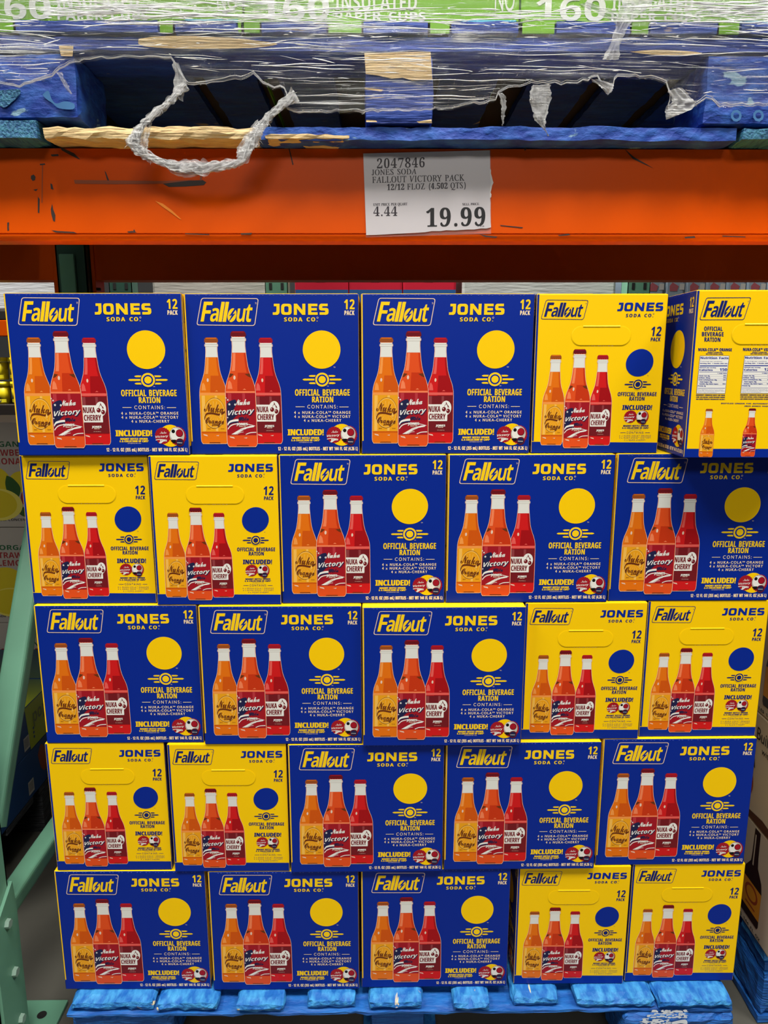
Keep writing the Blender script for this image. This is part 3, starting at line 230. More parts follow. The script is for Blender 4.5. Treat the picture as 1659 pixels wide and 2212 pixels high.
    'plain': 'A334|147 343 -147 -343 50 0 43 101 145 0 46 -101 50 0 -153 343|218 145 -106 0 51 123~B281|155 0 29 2 25 6 20 10 16 12 12 14 8 15 5 16 2 16 -6 32 -16 26 -26 20 -34 11 0 1 23 13 16 16 9 20 4 24 -2 16 -5 16 -7 14 -11 14 -15 11 -18 8 -22 6 -25 2 -99 0 0 -341|132 297 28 -4 18 -10 10 -15 3 -18 -4 -24 -14 -17 -22 -11 -32 -3 -32 0 0 102|146 151 33 -4 24 -11 13 -17 5 -21 -3 -19 -12 -18 -22 -12 -36 -5 -61 0 0 107~C354|265 339 -27 5 -27 2 -39 -4 -36 -10 -32 -16 -27 -21 -22 -27 -17 -30 -10 -35 -4 -37 3 -28 8 -29 13 -29 20 -26 26 -24 31 -18 38 -12 45 -5 37 3 32 6 29 9 26 13 0 53 -30 -17 -30 -12 -30 -7 -29 -2 -30 2 -27 7 -23 11 -20 16 -16 18 -12 22 -8 25 -2 28 2 27 8 25 12 22 16 19 20 16 23 12 26 7 29 3 29 -3 28 -6 29 -11 31 -16 0 53~D375|171 0 40 4 36 10 31 17 26 21 20 26 16 29 9 31 3 33 -3 30 -8 30 -13 29 -19 26 -26 22 -31 18 -38 11 -43 4 -133 0 0 -341|163 297 33 -3 29 -7 23 -12 20 -16 15 -18 10 -22 6 -23 3 -25 -6 -38 -8 -21 -13 -20 -18 -19 -24 -15 -30 -10 -38 -4 -78 0 0 253~E250|38 341 0 -341 198 0 0 44 -149 0 0 106 139 0 0 44 -139 0 0 103 144 0 0 44~F235|38 341 0 -341 49 0 0 159 133 0 0 44 -133 0 0 94 133 0 0 44~G370|222 168 0 -44 66 0 0 -70 -36 -10 -38 -3 -30 2 -26 7 -24 11 -20 16 -16 19 -12 22 -8 25 -2 27 2 27 8 25 12 22 16 19 19 16 22 12 25 7 27 3 31 -3 31 -6 30 -10 31 -15 0 50 -66 22 -28 5 -28 2 -38 -4 -34 -10 -32 -16 -26 -21 -23 -26 -16 -30 -10 -34 -4 -36 4 -37 10 -33 16 -29 22 -25 26 -21 31 -16 35 -9 38 -4 33 2 32 5 32 9 33 13 0 144~H365|278 341 0 -148 -191 0 0 148 -49 0 0 -341 49 0 0 149 191 0 0 -149 49 0 0 341~I125|38 341 0 -341 49 0 0 341~J125|38 341 0 -330 -2 -35 -7 -25 -7 -8 -10 -7 -13 -3 -18 -2 -12 0 9 -45 15 -1 24 2 20 6 16 10 13 14 9 16 7 19 5 44 0 345~K328|291 341 -61 0 -143 -156 0 156 -49 0 0 -341 49 0 0 169 173 -169 68 0 -185 180~L245|37 341 0 -341 203 0 0 44 -154 0 0 297~M391|309 341 -113 -140 -113 140 -46 0 0 -341 49 0 0 266 1 0 105 -132 8 0 105 132 1 0 0 -266 49 0 0 341~N391|307 341 0 -264 -231 264 -39 0 0 -341 46 0 0 263 228 -263 42 0 0 341~O411|26 136 9 -32 16 -30 21 -26 26 -22 31 -16 36 -11 40 -4 41 4 36 11 32 17 26 22 21 26 15 29 10 33 3 34 -3 34 -10 33 -15 30 -22 26 -26 21 -31 17 -36 10 -40 4 -40 -4 -36 -11 -31 -16 -26 -22 -22 -26 -15 -29 -10 -33 -3 -34|76 198 7 24 12 23 16 19 19 15 23 12 25 7 28 3 27 -3 26 -7 22 -12 20 -15 16 -19 11 -23 8 -24 3 -27 -3 -27 -8 -25 -11 -22 -16 -19 -20 -16 -22 -12 -26 -7 -27 -2 -28 2 -25 7 -23 12 -19 16 -16 19 -12 22 -7 25 -3 27~P255|35 0 49 0 0 148 51 0 28 1 23 6 20 9 16 11 12 14 9 17 5 18 2 19 -2 20 -4 18 -9 17 -11 14 -15 12 -19 9 -22 6 -26 2 -107 0|142 297 27 -5 18 -12 10 -16 3 -19 -5 -23 -12 -16 -19 -11 -24 -3 -56 0 0 105~Q411|278 8 27 14 24 17 21 21 17 24 12 26 8 29 3 31 -4 36 -10 33 -16 30 -21 26 -27 21 -30 16 -35 10 -36 4 -40 -4 -36 -9 -33 -16 -27 -20 -22 -26 -17 -30 -10 -33 -3 -37 2 -32 8 -29 12 -27 17 -24 21 -20 25 -18 27 -13 31 -8 36 -25 40 -21 44 -15 47 -9 44 44 -1 1 -26 -3 -28 2 -33 10 -41 15 0 1|236 298 25 -8 22 -11 19 -16 16 -20 12 -22 7 -25 3 -27 -3 -25 -7 -24 -12 -22 -15 -19 -19 -16 -22 -12 -25 -8 -27 -2 -32 2 -28 8 -24 12 -19 16 -15 20 -10 22 -7 24 -2 25 2 20 5 22 9 22 14 21 18 18 23 14 29 10 36 4~R302|39 0 49 0 0 148 20 0 18 -2 20 -11 23 -23 30 -42 45 -70 58 0 -27 37 -19 31 -37 55 -18 22 -21 17 24 14 18 18 11 24 4 28 -2 21 -6 18 -10 17 -13 13 -16 11 -19 8 -22 5 -24 2 -86 0|119 299 30 -4 21 -10 12 -16 4 -21 -3 -21 -11 -18 -20 -12 -33 -5 -31 0 0 107~S229|162 340 -19 4 -19 2 -23 -2 -20 -5 -18 -8 -15 -10 -12 -13 -9 -16 -5 -18 -2 -19 2 -17 4 -15 17 -25 24 -20 27 -18 27 -17 23 -17 17 -20 5 -11 2 -12 -4 -15 -10 -14 -17 -10 -25 -4 -25 3 -23 9 -22 16 -20 21 0 -62 22 -14 23 -10 24 -6 27 -2 19 2 19 5 16 9 14 11 11 13 9 16 5 18 2 19 -2 19 -4 17 -17 28 -24 21 -27 18 -27 15 -23 16 -17 17 -5 10 -1 12 4 16 11 13 17 9 22 3 18 -2 19 -6 21 -11 22 -17 0 56~T302|9 341 0 -44 118 0 0 -297 49 0 0 297 118 0 0 44~U354|275 341 0 -198 -4 -43 -7 -17 -10 -15 -14 -11 -18 -9 -22 -5 -26 -2 -22 1 -19 6 -17 9 -16 13 -10 12 -6 14 -3 19 -1 25 0 201 -49 0 0 -212 3 -32 9 -28 13 -23 19 -19 21 -14 24 -10 26 -6 27 -2 35 3 31 7 26 12 21 16 17 20 12 24 7 27 2 30 0 207~V302|254 341 -102 -239 -103 239 -49 0 148 -344 10 0 144 344~W521|472 341 -93 -235 -95 235 -46 0 -95 -235 -94 235 -49 0 138 -344 10 0 113 279 112 -279 9 0 139 344~X354|285 341 -107 -130 -107 130 -59 0 136 -164 -147 -177 60 0 117 141 116 -141 59 0 -145 177 136 164~Y302|59 341 -59 0 127 -160 0 -181 49 0 0 180 126 161 -59 0 -92 -117~Z323|8 0 308 0 0 44 -217 0 217 297 -294 0 0 -44 203 0~a214|192 31 -10 -3 -6 3 -2 9 0 115 -2 18 -5 15 -7 13 -10 10 -26 14 -32 4 -23 -2 -20 -6 -17 -9 -14 -13 0 -49 16 17 18 11 18 7 19 2 17 -2 13 -7 7 -13 3 -17 0 -12 -39 -14 -28 -11 -24 -13 -10 -9 -8 -10 -5 -13 -2 -15 4 -21 11 -18 17 -12 23 -5 31 6 29 18 5 -11 7 -7 10 -4 13 -2 19 4 24 14 0 27|110 32 -20 -5 -13 2 -10 7 -7 10 -2 13 1 9 5 8 15 14 23 11 27 10 0 -65~b250|30 341 0 -328 38 -13 45 -5 27 3 23 6 21 10 17 14 14 17 10 21 6 24 2 27 -2 23 -5 22 -9 19 -11 16 -15 14 -16 10 -19 6 -20 2 -32 -5 -30 -15 0 132|100 184 25 5 26 -6 19 -15 13 -25 5 -32 -6 -30 -14 -23 -21 -15 -28 -5 -22 2 -23 5 0 121~c219|166 225 -34 4 -25 -2 -22 -6 -19 -11 -15 -14 -13 -17 -10 -21 -6 -24 -1 -26 2 -24 6 -21 10 -20 13 -16 17 -13 19 -10 22 -6 25 -3 36 4 31 10 0 44 -32 -12 -28 -3 -31 5 -24 14 -9 11 -7 13 -5 31 5 31 14 24 22 16 28 5 28 -5 34 -17 0 48~d255|181 341 0 -121 -25 7 -22 2 -24 -2 -21 -6 -19 -10 -17 -13 -13 -17 -10 -19 -6 -21 -2 -23 2 -26 6 -23 9 -20 12 -17 16 -14 19 -10 21 -6 24 -2 95 0 0 341|136 38 -18 1 -14 4 -12 7 -10 9 -11 23 -3 29 5 32 14 25 11 9 12 6 14 5 16 1 20 -2 21 -6 0 -143~e240|180 45 -19 -5 -20 -2 -29 4 -23 13 -15 21 -9 30 158 0 -2 29 -5 25 -8 21 -11 17 -15 14 -16 9 -19 6 -21 2 -23 -2 -20 -6 -18 -10 -15 -13 -13 -17 -9 -19 -6 -23 -1 -24 1 -23 6 -22 9 -20 12 -18 15 -15 19 -12 22 -7 25 -3 26 2 22 5 21 8 20 12 0 43|73 159 13 17 18 11 23 4 21 -4 16 -11 11 -18 4 -23 -113 0~f125|121 346 -22 -2 -19 -8 -15 -12 -13 -14 -8 -18 -6 -22 -2 -29 0 -16 -31 0 0 -40 31 0 0 -185 45 0 0 185 40 0 0 40 -40 0 0 21 2 23 8 18 14 11 23 4 10 -1 10 -3 0 43~g214|118 225 -41 -6 -17 -6 -14 -9 -11 -11 -8 -14 -5 -15 -2 -17 3 -23 9 -19 16 -16 22 -12 0 -1 -15 -6 -11 -7 -7 -9 -3 -10 5 -15 18 -14 -26 -9 -17 -13 -11 -18 -3 -22 2 -14 6 -13 9 -12 12 -10 33 -14 42 -5 44 5 18 6 15 8 12 10 9 13 6 14 2 15 -4 21 -11 18 -20 14 -30 10 -52 13 -13 7 -4 9 3 8 7 5 24 6 30 7 14 7 13 10 14 22 5 14 2 14 -1 13 -4 12 -18 24 46 0 0 35|145 130 -9 -14 -14 -8 -17 -3 -18 2 -15 9 -9 13 -3 17 4 15 9 13 14 9 18 3 16 -3 14 -9 10 -12 3 -15|162 -61 -12 -10 -19 -6 -26 -3 -27 3 -20 6 -12 11 -4 15 4 14 10 10 16 7 21 3 23 -2 24 -5 19 -11 5 -8 3 -10~h250|31 341 0 -341 44 0 0 161 29 25 13 6 14 2 18 -4 14 -11 9 -18 3 -22 0 -139 45 0 0 138 -2 21 -4 19 -7 15 -9 13 -11 10 -13 7 -15 5 -16 1 -19 -2 -17 -7 -17 -11 -14 -14 -1 0 0 146~i110|33 225 0 -225 44 0 0 225|79 303 -5 8 -9 6 -10 2 -10 -2 -9 -6 -5 -8 -2 -10 2 -11 5 -8 9 -6 10 -2 10 2 9 6 5 8 3 11~j110|31 225 0 -258 -3 -17 -7 -14 -11 -10 -13 -8 34 -33 19 13 14 18 8 23 3 31 0 255|77 303 -5 8 -9 6 -10 2 -10 -2 -9 -6 -5 -8 -2 -10 2 -11 5 -8 9 -6 10 -2 10 2 9 6 5 8 3 11~k240|177 225 -99 -110 112 -115 60 0 -116 115 96 110|31 341 0 -341 45 0 0 341~l110|33 341 0 -341 44 0 0 341~m386|30 0 44 0 0 163 13 14 14 8 13 5 16 2 16 -3 13 -10 8 -16 4 -23 0 -140 44 0 0 163 26 20 12 6 12 3 18 -4 15 -10 10 -16 4 -23 0 -139 44 0 0 141 -5 36 -7 15 -8 13 -11 10 -13 8 -14 4 -16 2 -23 -3 -20 -9 -17 -13 -15 -15 -13 17 -16 13 -18 7 -20 3 -16 -2 -16 -6 -17 -11 -17 -15 0 30 -44 0~n250|31 225 0 -225 44 0 0 161 29 25 13 6 14 2 18 -4 14 -11 9 -18 3 -22 0 -139 45 0 0 139 -2 21 -4 19 -7 15 -10 13 -11 10 -13 7 -30 5 -19 -2 -17 -7 -17 -11 -14 -14 -1 0 0 30~o276|112 227 -22 -7 -20 -10 -18 -14 -14 -17 -11 -19 -7 -22 -2 -23 2 -25 7 -23 10 -20 14 -18 18 -14 20 -11 23 -6 25 -3 25 3 24 6 21 10 17 14 15 18 10 20 7 23 2 26 -2 24 -7 21 -11 20 -14 17 -18 13 -21 10 -23 7 -25 2|167 183 24 -15 16 -24 4 -14 2 -16 -6 -33 -6 -13 -9 -11 -11 -9 -13 -7 -32 -5 -15 1 -14 4 -13 7 -10 9 -15 25 -5 33 5 29 15 24 23 15 29 6~p250|96 -2 22 -3 24 3 22 6 19 10 17 14 13 16 11 20 6 22 2 25 -2 26 -6 23 -10 19 -14 16 -18 13 -22 9 -26 6 -28 2 -77 0 0 -340 44 0 0 121|114 185 31 -5 13 -6 10 -9 8 -10 6 -13 5 -31 -6 -30 -15 -24 -22 -16 -14 -4 -15 -1 -21 2 -21 8 0 139~q250|222 -115 0 340 -82 0 -35 -4 -28 -9 -21 -14 -16 -17 -11 -19 -7 -18 -4 -33 2 -25 6 -22 11 -20 13 -16 17 -14 19 -10 22 -6 24 -3 21 3 24 6 0 -119|177 43 -21 -7 -21 -3 -15 2 -14 4 -22 17 -15 24 -5 31 1 18 5 15 7 13 10 10 23 13 27 5 40 0~r198|35 0 44 0 0 118 4 27 12 21 17 15 22 6 19 -7 22 -15 24 38 -27 20 -14 4 -13 2 -16 -3 -16 -10 -16 -18 -17 -25 -1 0 0 52 -44 0~s193|128 224 -32 5 -31 -4 -23 -12 -15 -19 -5 -26 5 -21 11 -17 17 -15 20 -12 36 -22 11 -10 5 -11 -3 -11 -7 -7 -10 -5 -13 -2 -15 1 -18 6 -40 22 0 -48 39 -16 39 -5 29 5 23 14 16 21 4 12 2 15 -3 16 -9 14 -15 16 -24 17 -42 27 -10 9 -2 9 2 8 6 6 9 4 12 2 29 -6 36 -17 0 44~t166|0 190 0 -5 39 0 0 -119 5 -28 13 -22 11 -9 12 -6 32 -6 27 5 27 11 0 41 -26 -12 -24 -4 -11 1 -10 6 -8 10 -3 17 0 115 71 0 0 40 -71 0 0 46~u250|219 225 -45 0 0 -161 -12 -14 -13 -9 -14 -6 -14 -2 -21 3 -14 9 -9 16 -2 21 0 143 -45 0 0 -140 1 -20 5 -18 7 -15 9 -13 11 -10 13 -8 15 -4 17 -2 17 3 17 7 17 10 15 14 0 -29 45 0~v219|118 -5 99 230 -47 0 -59 -138 -61 138 -48 0 101 -230~w360|164 225 -57 -136 -59 136 -48 0 100 -230 14 0 66 158 67 -158 14 0 99 230 -48 0 -58 -136 -57 136~x250|187 225 -64 -77 -67 77 -56 0 95 -111 -95 -114 56 0 67 81 70 -81 57 0 -99 114 93 111~y219|169 225 -58 -127 -60 127 -51 0 87 -177 -76 -163 49 0 159 340~z209|11 225 0 -40 114 0 -119 -185 197 0 0 40 -120 0 119 185~0250|233 208 -6 34 -9 30 -13 25 -16 21 -19 15 -21 9 -24 4 -24 -4 -21 -9 -19 -15 -16 -21 -13 -25 -9 -30 -6 -34 -2 -37 2 -38 6 -34 9 -30 13 -25 16 -21 19 -15 21 -9 24 -4 24 4 21 9 19 15 16 21 13 25 9 30 6 34 2 38|182 117 -12 -41 -9 -14 -10 -11 -12 -7 -14 -2 -14 2 -12 7 -10 11 -9 14 -12 41 -4 54 4 53 12 41 9 14 10 11 12 7 14 2 14 -2 12 -7 10 -11 9 -14 12 -41 4 -53~1250|101 341 0 -341 49 0 0 341~2250|103 47 48 60 33 49 19 42 4 21 2 20 -2 23 -6 20 -9 18 -12 16 -16 12 -17 10 -20 6 -22 2 -21 -2 -20 -6 -20 -11 -20 -14 0 -61 20 21 20 15 19 7 18 3 23 -5 19 -13 12 -21 5 -25 -2 -20 -4 -17 -18 -36 -26 -40 -31 -40 -62 -77 0 -4 216 0 0 47~3250|71 296 28 3 24 -4 19 -10 11 -16 5 -21 -5 -21 -12 -15 -21 -10 -30 -3 0 -45 32 -4 23 -11 13 -19 5 -23 -4 -23 -11 -17 -17 -11 -23 -4 -19 2 -19 4 -38 20 0 -53 37 -14 36 -6 22 2 21 6 18 9 16 12 13 15 9 18 6 20 2 22 -3 26 -9 24 -15 19 -22 12 20 14 13 16 8 21 3 26 -2 19 -6 17 -8 15 -12 13 -14 11 -18 7 -19 5 -22 2 -35 -4 -30 -11 0 -46~4250|178 346 -172 -211 0 -23 144 0 0 -112 49 0 0 112 37 0 0 44 -37 0 0 190|150 253 0 -97 -79 0 78 97~5250|51 341 0 -177 26 4 24 0 20 -4 17 -7 14 -11 10 -12 6 -15 2 -15 -6 -24 -15 -20 -22 -13 -27 -5 -19 2 -19 4 -37 19 0 -51 41 -16 42 -5 23 3 21 6 19 9 16 13 14 16 10 19 6 21 2 23 -2 22 -7 21 -10 19 -14 16 -18 13 -21 10 -25 5 -27 1 0 85 107 0 0 44~6250|127 322 -27 -25 -24 -27 -19 -29 -15 -30 -11 -31 -7 -32 -2 -31 2 -26 6 -24 10 -20 12 -18 16 -14 19 -11 21 -6 24 -3 20 3 19 6 17 9 15 13 12 15 9 17 6 19 3 21 -2 20 -6 19 -8 17 -12 14 -14 12 -16 9 -18 6 -20 2 -30 -4 -23 -10 15 36 24 34 30 30 35 25 -29 38|100 147 27 4 23 -4 17 -11 12 -17 5 -21 -4 -23 -12 -18 -17 -11 -22 -4 -13 2 -13 4 -11 8 -9 10 -7 13 -5 16 -1 18 3 20~7250|25 341 0 -46 147 0 -125 -280 44 -20 154 346~8250|231 117 -9 23 -15 19 -20 15 18 16 14 18 7 19 3 20 -2 20 -6 19 -9 17 -12 14 -14 12 -18 9 -19 6 -21 2 -21 -2 -20 -6 -18 -9 -15 -11 -13 -15 -9 -17 -6 -18 -2 -20 3 -22 8 -19 12 -18 18 -15 -22 -16 -15 -18 -9 -22 -3 -25 2 -20 6 -19 10 -16 14 -14 16 -12 19 -9 20 -6 23 -2 22 2 21 6 18 9 16 11 13 15 10 16 6 18 2 20|176 228 -12 -16 -17 -11 -20 -4 -21 4 -17 11 -12 17 -4 20 4 20 11 16 17 10 23 4 21 -4 16 -11 11 -16 4 -20|181 76 -11 -18 -19 -12 -26 -4 -24 4 -19 11 -13 17 -4 22 4 22 13 17 19 11 25 4 24 -4 18 -11 13 -17 4 -22~9250|122 16 27 24 23 27 20 29 16 30 12 32 8 32 3 31 -3 26 -6 24 -9 21 -13 18 -16 15 -18 11 -21 7 -23 3 -23 -3 -20 -6 -18 -10 -15 -13 -12 -15 -9 -17 -5 -19 -2 -18 2 -21 5 -18 9 -17 12 -15 14 -12 17 -9 18 -6 20 -2 27 4 26 11 -13 -33 -21 -34 -31 -32 -39 -29 30 -37|71 267 12 17 18 11 22 4 22 -5 18 -13 13 -20 4 -23 0 -13 -2 -15 -28 -14 -25 -4 -23 4 -18 11 -12 17 -5 21~-161|20 134 0 -47 122 0 0 47~.110|43 53 -10 -6 -6 -10 -2 -11 2 -12 6 -10 10 -6 12 -3 11 3 10 6 6 10 3 12 -3 11 -6 10 -10 6 -11 3~:110|43 227 -10 -7 -6 -9 -2 -12 2 -12 6 -9 10 -7 12 -2 11 2 10 7 6 9 3 12 -3 12 -6 9 -10 7 -11 2|43 53 -10 -6 -6 -10 -2 -11 2 -12 6 -10 10 -6 12 -3 11 3 10 6 6 10 3 12 -3 11 -6 10 -10 6 -11 3~,110|55 -47 19 17 10 21 4 22 -3 20 -7 15 -11 10 -14 4 -12 -3 -10 -6 -6 -9 -2 -11 2 -11 5 -9 8 -6 10 -2 1 -15 -3 -15 -6 -14 -10 -11 0 -9~(161|88 181 13 60 23 55 32 51 -27 0 -21 -23 -19 -26 -17 -28 -14 -29 -11 -31 -8 -31 -5 -31 -2 -32 2 -32 5 -31 8 -31 11 -31 14 -29 17 -28 19 -26 21 -23 27 0 -32 51 -23 55 -13 60 -4 65~)161|74 51 -14 -60 -22 -55 -32 -51 27 0 21 23 19 26 16 28 14 29 11 31 9 31 5 31 2 32 -2 32 -5 31 -9 31 -11 31 -14 29 -16 28 -19 26 -21 23 -27 0 32 -51 22 -55 14 -60 4 -65~%340|266 108 13 -9 8 -12 4 -15 -4 -16 -8 -12 -13 -9 -15 -3 -15 3 -13 9 -8 12 -3 16 3 15 8 12 13 9 15 3|236 146 -15 -4 -24 -16 -16 -25 -5 -14 -1 -15 1 -16 5 -14 16 -25 24 -16 15 -4 15 -2 15 2 14 4 25 17 16 24 5 14 2 16 -2 15 -5 14 -16 25 -25 16 -14 4 -15 2|264 346 -225 -351 38 0 224 351|74 343 -15 -4 -24 -16 -16 -25 -5 -14 -1 -15 1 -16 5 -14 16 -25 24 -16 15 -4 15 -2 15 2 14 4 25 17 16 24 5 14 2 16 -2 15 -5 14 -16 25 -25 16 -14 4 -15 2|104 305 13 -9 8 -12 3 -15 -3 -16 -8 -12 -13 -9 -15 -3 -15 3 -13 9 -8 12 -3 16 3 15 8 12 13 9 15 3',
    'serif': '0188|67 1 -22 11 -15 19 -11 24 -6 31 -2 35 2 34 6 30 11 25 15 18 22 11 27 4 27 -4 21 -11 15 -18 11 -25 6 -30 2 -35 -2 -35 -6 -30 -11 -24 -16 -19 -21 -11 -26 -4|103 20 7 5 9 20 4 32 1 43 -1 43 -4 32 -9 20 -7 5 -9 1 -8 -1 -7 -5 -9 -20 -5 -32 -2 -43 2 -43 5 -32 9 -20 7 -5 8 -2~1188|33 18 27 0 8 1 5 3 3 7 1 11 0 168 -23 -25 -10 -8 -10 -2 -8 2 -6 5 -4 8 -2 10 23 8 13 7 16 11 23 17 38 0 0 -201 1 -10 2 -6 5 -5 9 -1 27 0 0 -18 -138 0~2188|12 35 49 50 19 20 13 18 10 15 6 15 3 16 1 17 -2 16 -5 12 -8 6 -11 3 -15 -4 -9 -11 -5 -18 -2 -25 -17 1 -14 6 -9 10 -3 16 2 11 6 11 11 10 14 7 18 5 23 1 33 -4 24 -11 15 -17 5 -24 -1 -11 -3 -11 -6 -12 -8 -13 -27 -30 -42 -41 -33 -32 78 0 10 1 8 5 6 7 4 10 2 11 20 0 -1 -71 -159 0~3188|59 -2 -19 4 -13 7 -10 8 -6 10 -2 10 3 11 6 8 9 5 11 2 3 -19 8 -13 14 -8 16 -3 11 1 10 4 8 5 7 10 4 12 2 18 -4 17 -10 14 -16 9 -22 3 -21 0 0 21 22 0 19 4 13 10 8 16 2 20 -1 16 -6 12 -8 8 -12 3 -11 -2 -8 -6 -5 -9 -3 -10 -2 -25 -19 1 -13 6 -9 9 -3 13 5 17 14 14 23 9 32 3 32 -3 25 -11 16 -17 5 -24 -4 -20 -11 -17 -16 -14 -21 -9 14 -3 14 -6 12 -8 11 -10 7 -14 2 -18 -2 -19 -5 -15 -9 -13 -12 -10 -14 -7 -15 -5 -16 -2 -17 -1~4188|60 18 10 0 10 1 9 3 6 7 2 13 0 20 -93 0 0 21 96 157 46 0 0 -155 35 0 0 -23 -35 0 0 -20 2 -13 6 -7 9 -3 11 -1 4 0 0 -18 -118 0|97 85 0 58 1 32 2 33 -5 -11 -16 -28 -6 -9 -45 -75~5188|60 -2 -18 5 -13 6 -9 9 -5 9 -2 10 2 11 6 7 8 4 11 1 1 -9 3 -9 4 -9 7 -7 10 -4 12 -2 11 1 10 4 8 7 7 10 4 14 2 18 -3 22 -9 15 -15 10 -19 3 -21 -2 -16 -4 -16 6 11 116 127 0 2 -61 -20 0 -2 11 -5 9 -4 3 -7 1 -70 0 -5 -62 16 3 21 2 35 -5 27 -13 11 -10 7 -13 4 -14 2 -17 -2 -20 -6 -17 -9 -13 -12 -10 -13 -8 -15 -5 -16 -3 -15 -1~6188|75 0 -20 9 -17 15 -12 23 -8 28 -3 36 2 27 4 25 7 22 11 20 13 16 17 12 19 8 23 2 19 -1 16 -4 11 -6 7 -8 5 -8 1 -10 -2 -10 -7 -8 -12 -6 -19 -2 -2 20 -2 9 -4 8 -6 5 -8 1 -10 -1 -8 -4 -14 -18 -9 -28 -5 -37 18 8 13 3 16 1 27 -4 22 -14 13 -22 5 -29 -5 -33 -15 -26 -11 -10 -13 -7 -16 -4 -18 -1|111 22 9 10 5 17 2 25 -2 24 -6 16 -10 9 -13 4 -9 -2 -10 -4 -9 -5 -6 -6 3 -41 8 -29 12 -16 14 -5~7188|145 203 -89 0 -13 -4 -6 -13 -2 -17 -20 0 1 71 161 0 0 -17 -93 -223 -29 0~8188|66 -1 -20 6 -16 11 -11 13 -7 15 -2 17 3 20 11 16 15 13 20 11 -17 13 -13 14 -9 16 -2 18 2 15 5 15 10 12 15 10 20 7 26 2 31 -4 22 -13 14 -18 4 -24 -3 -18 -9 -14 -14 -11 -19 -11 26 -15 17 -15 9 -17 4 -20 -2 -14 -4 -14 -7 -11 -10 -10 -27 -13 -36 -4|112 149 7 9 5 12 1 15 -1 10 -3 8 -4 8 -6 7 -8 4 -9 2 -12 -3 -9 -8 -6 -12 -2 -15 2 -15 8 -12 11 -9 15 -9|109 19 12 9 7 13 3 17 -3 15 -9 12 -15 11 -22 12 -11 -9 -8 -10 -6 -13 -2 -16 3 -18 8 -14 12 -9 15 -3~9188|58 -2 -14 4 -10 7 -7 7 -5 9 -1 10 1 6 3 6 5 4 8 3 5 -14 9 -12 11 -8 15 -2 10 1 9 5 15 18 9 31 4 42 -8 -9 -11 -7 -13 -5 -15 -2 -27 5 -21 13 -8 10 -6 12 -4 30 2 23 7 19 11 17 16 12 18 8 23 2 23 -3 20 -9 17 -15 13 -21 8 -29 3 -36 -2 -26 -4 -26 -7 -22 -10 -20 -13 -17 -17 -12 -20 -8 -24 -2|103 118 9 5 8 7 5 9 -2 37 -7 25 -11 15 -14 5 -13 -4 -10 -11 -6 -17 -2 -25 2 -21 6 -15 10 -9 14 -2~.90|37 -3 -7 4 -4 7 -2 10 2 11 4 7 7 3 8 2 8 -2 7 -3 4 -7 2 -11 -2 -10 -4 -7 -7 -4 -8 -2',
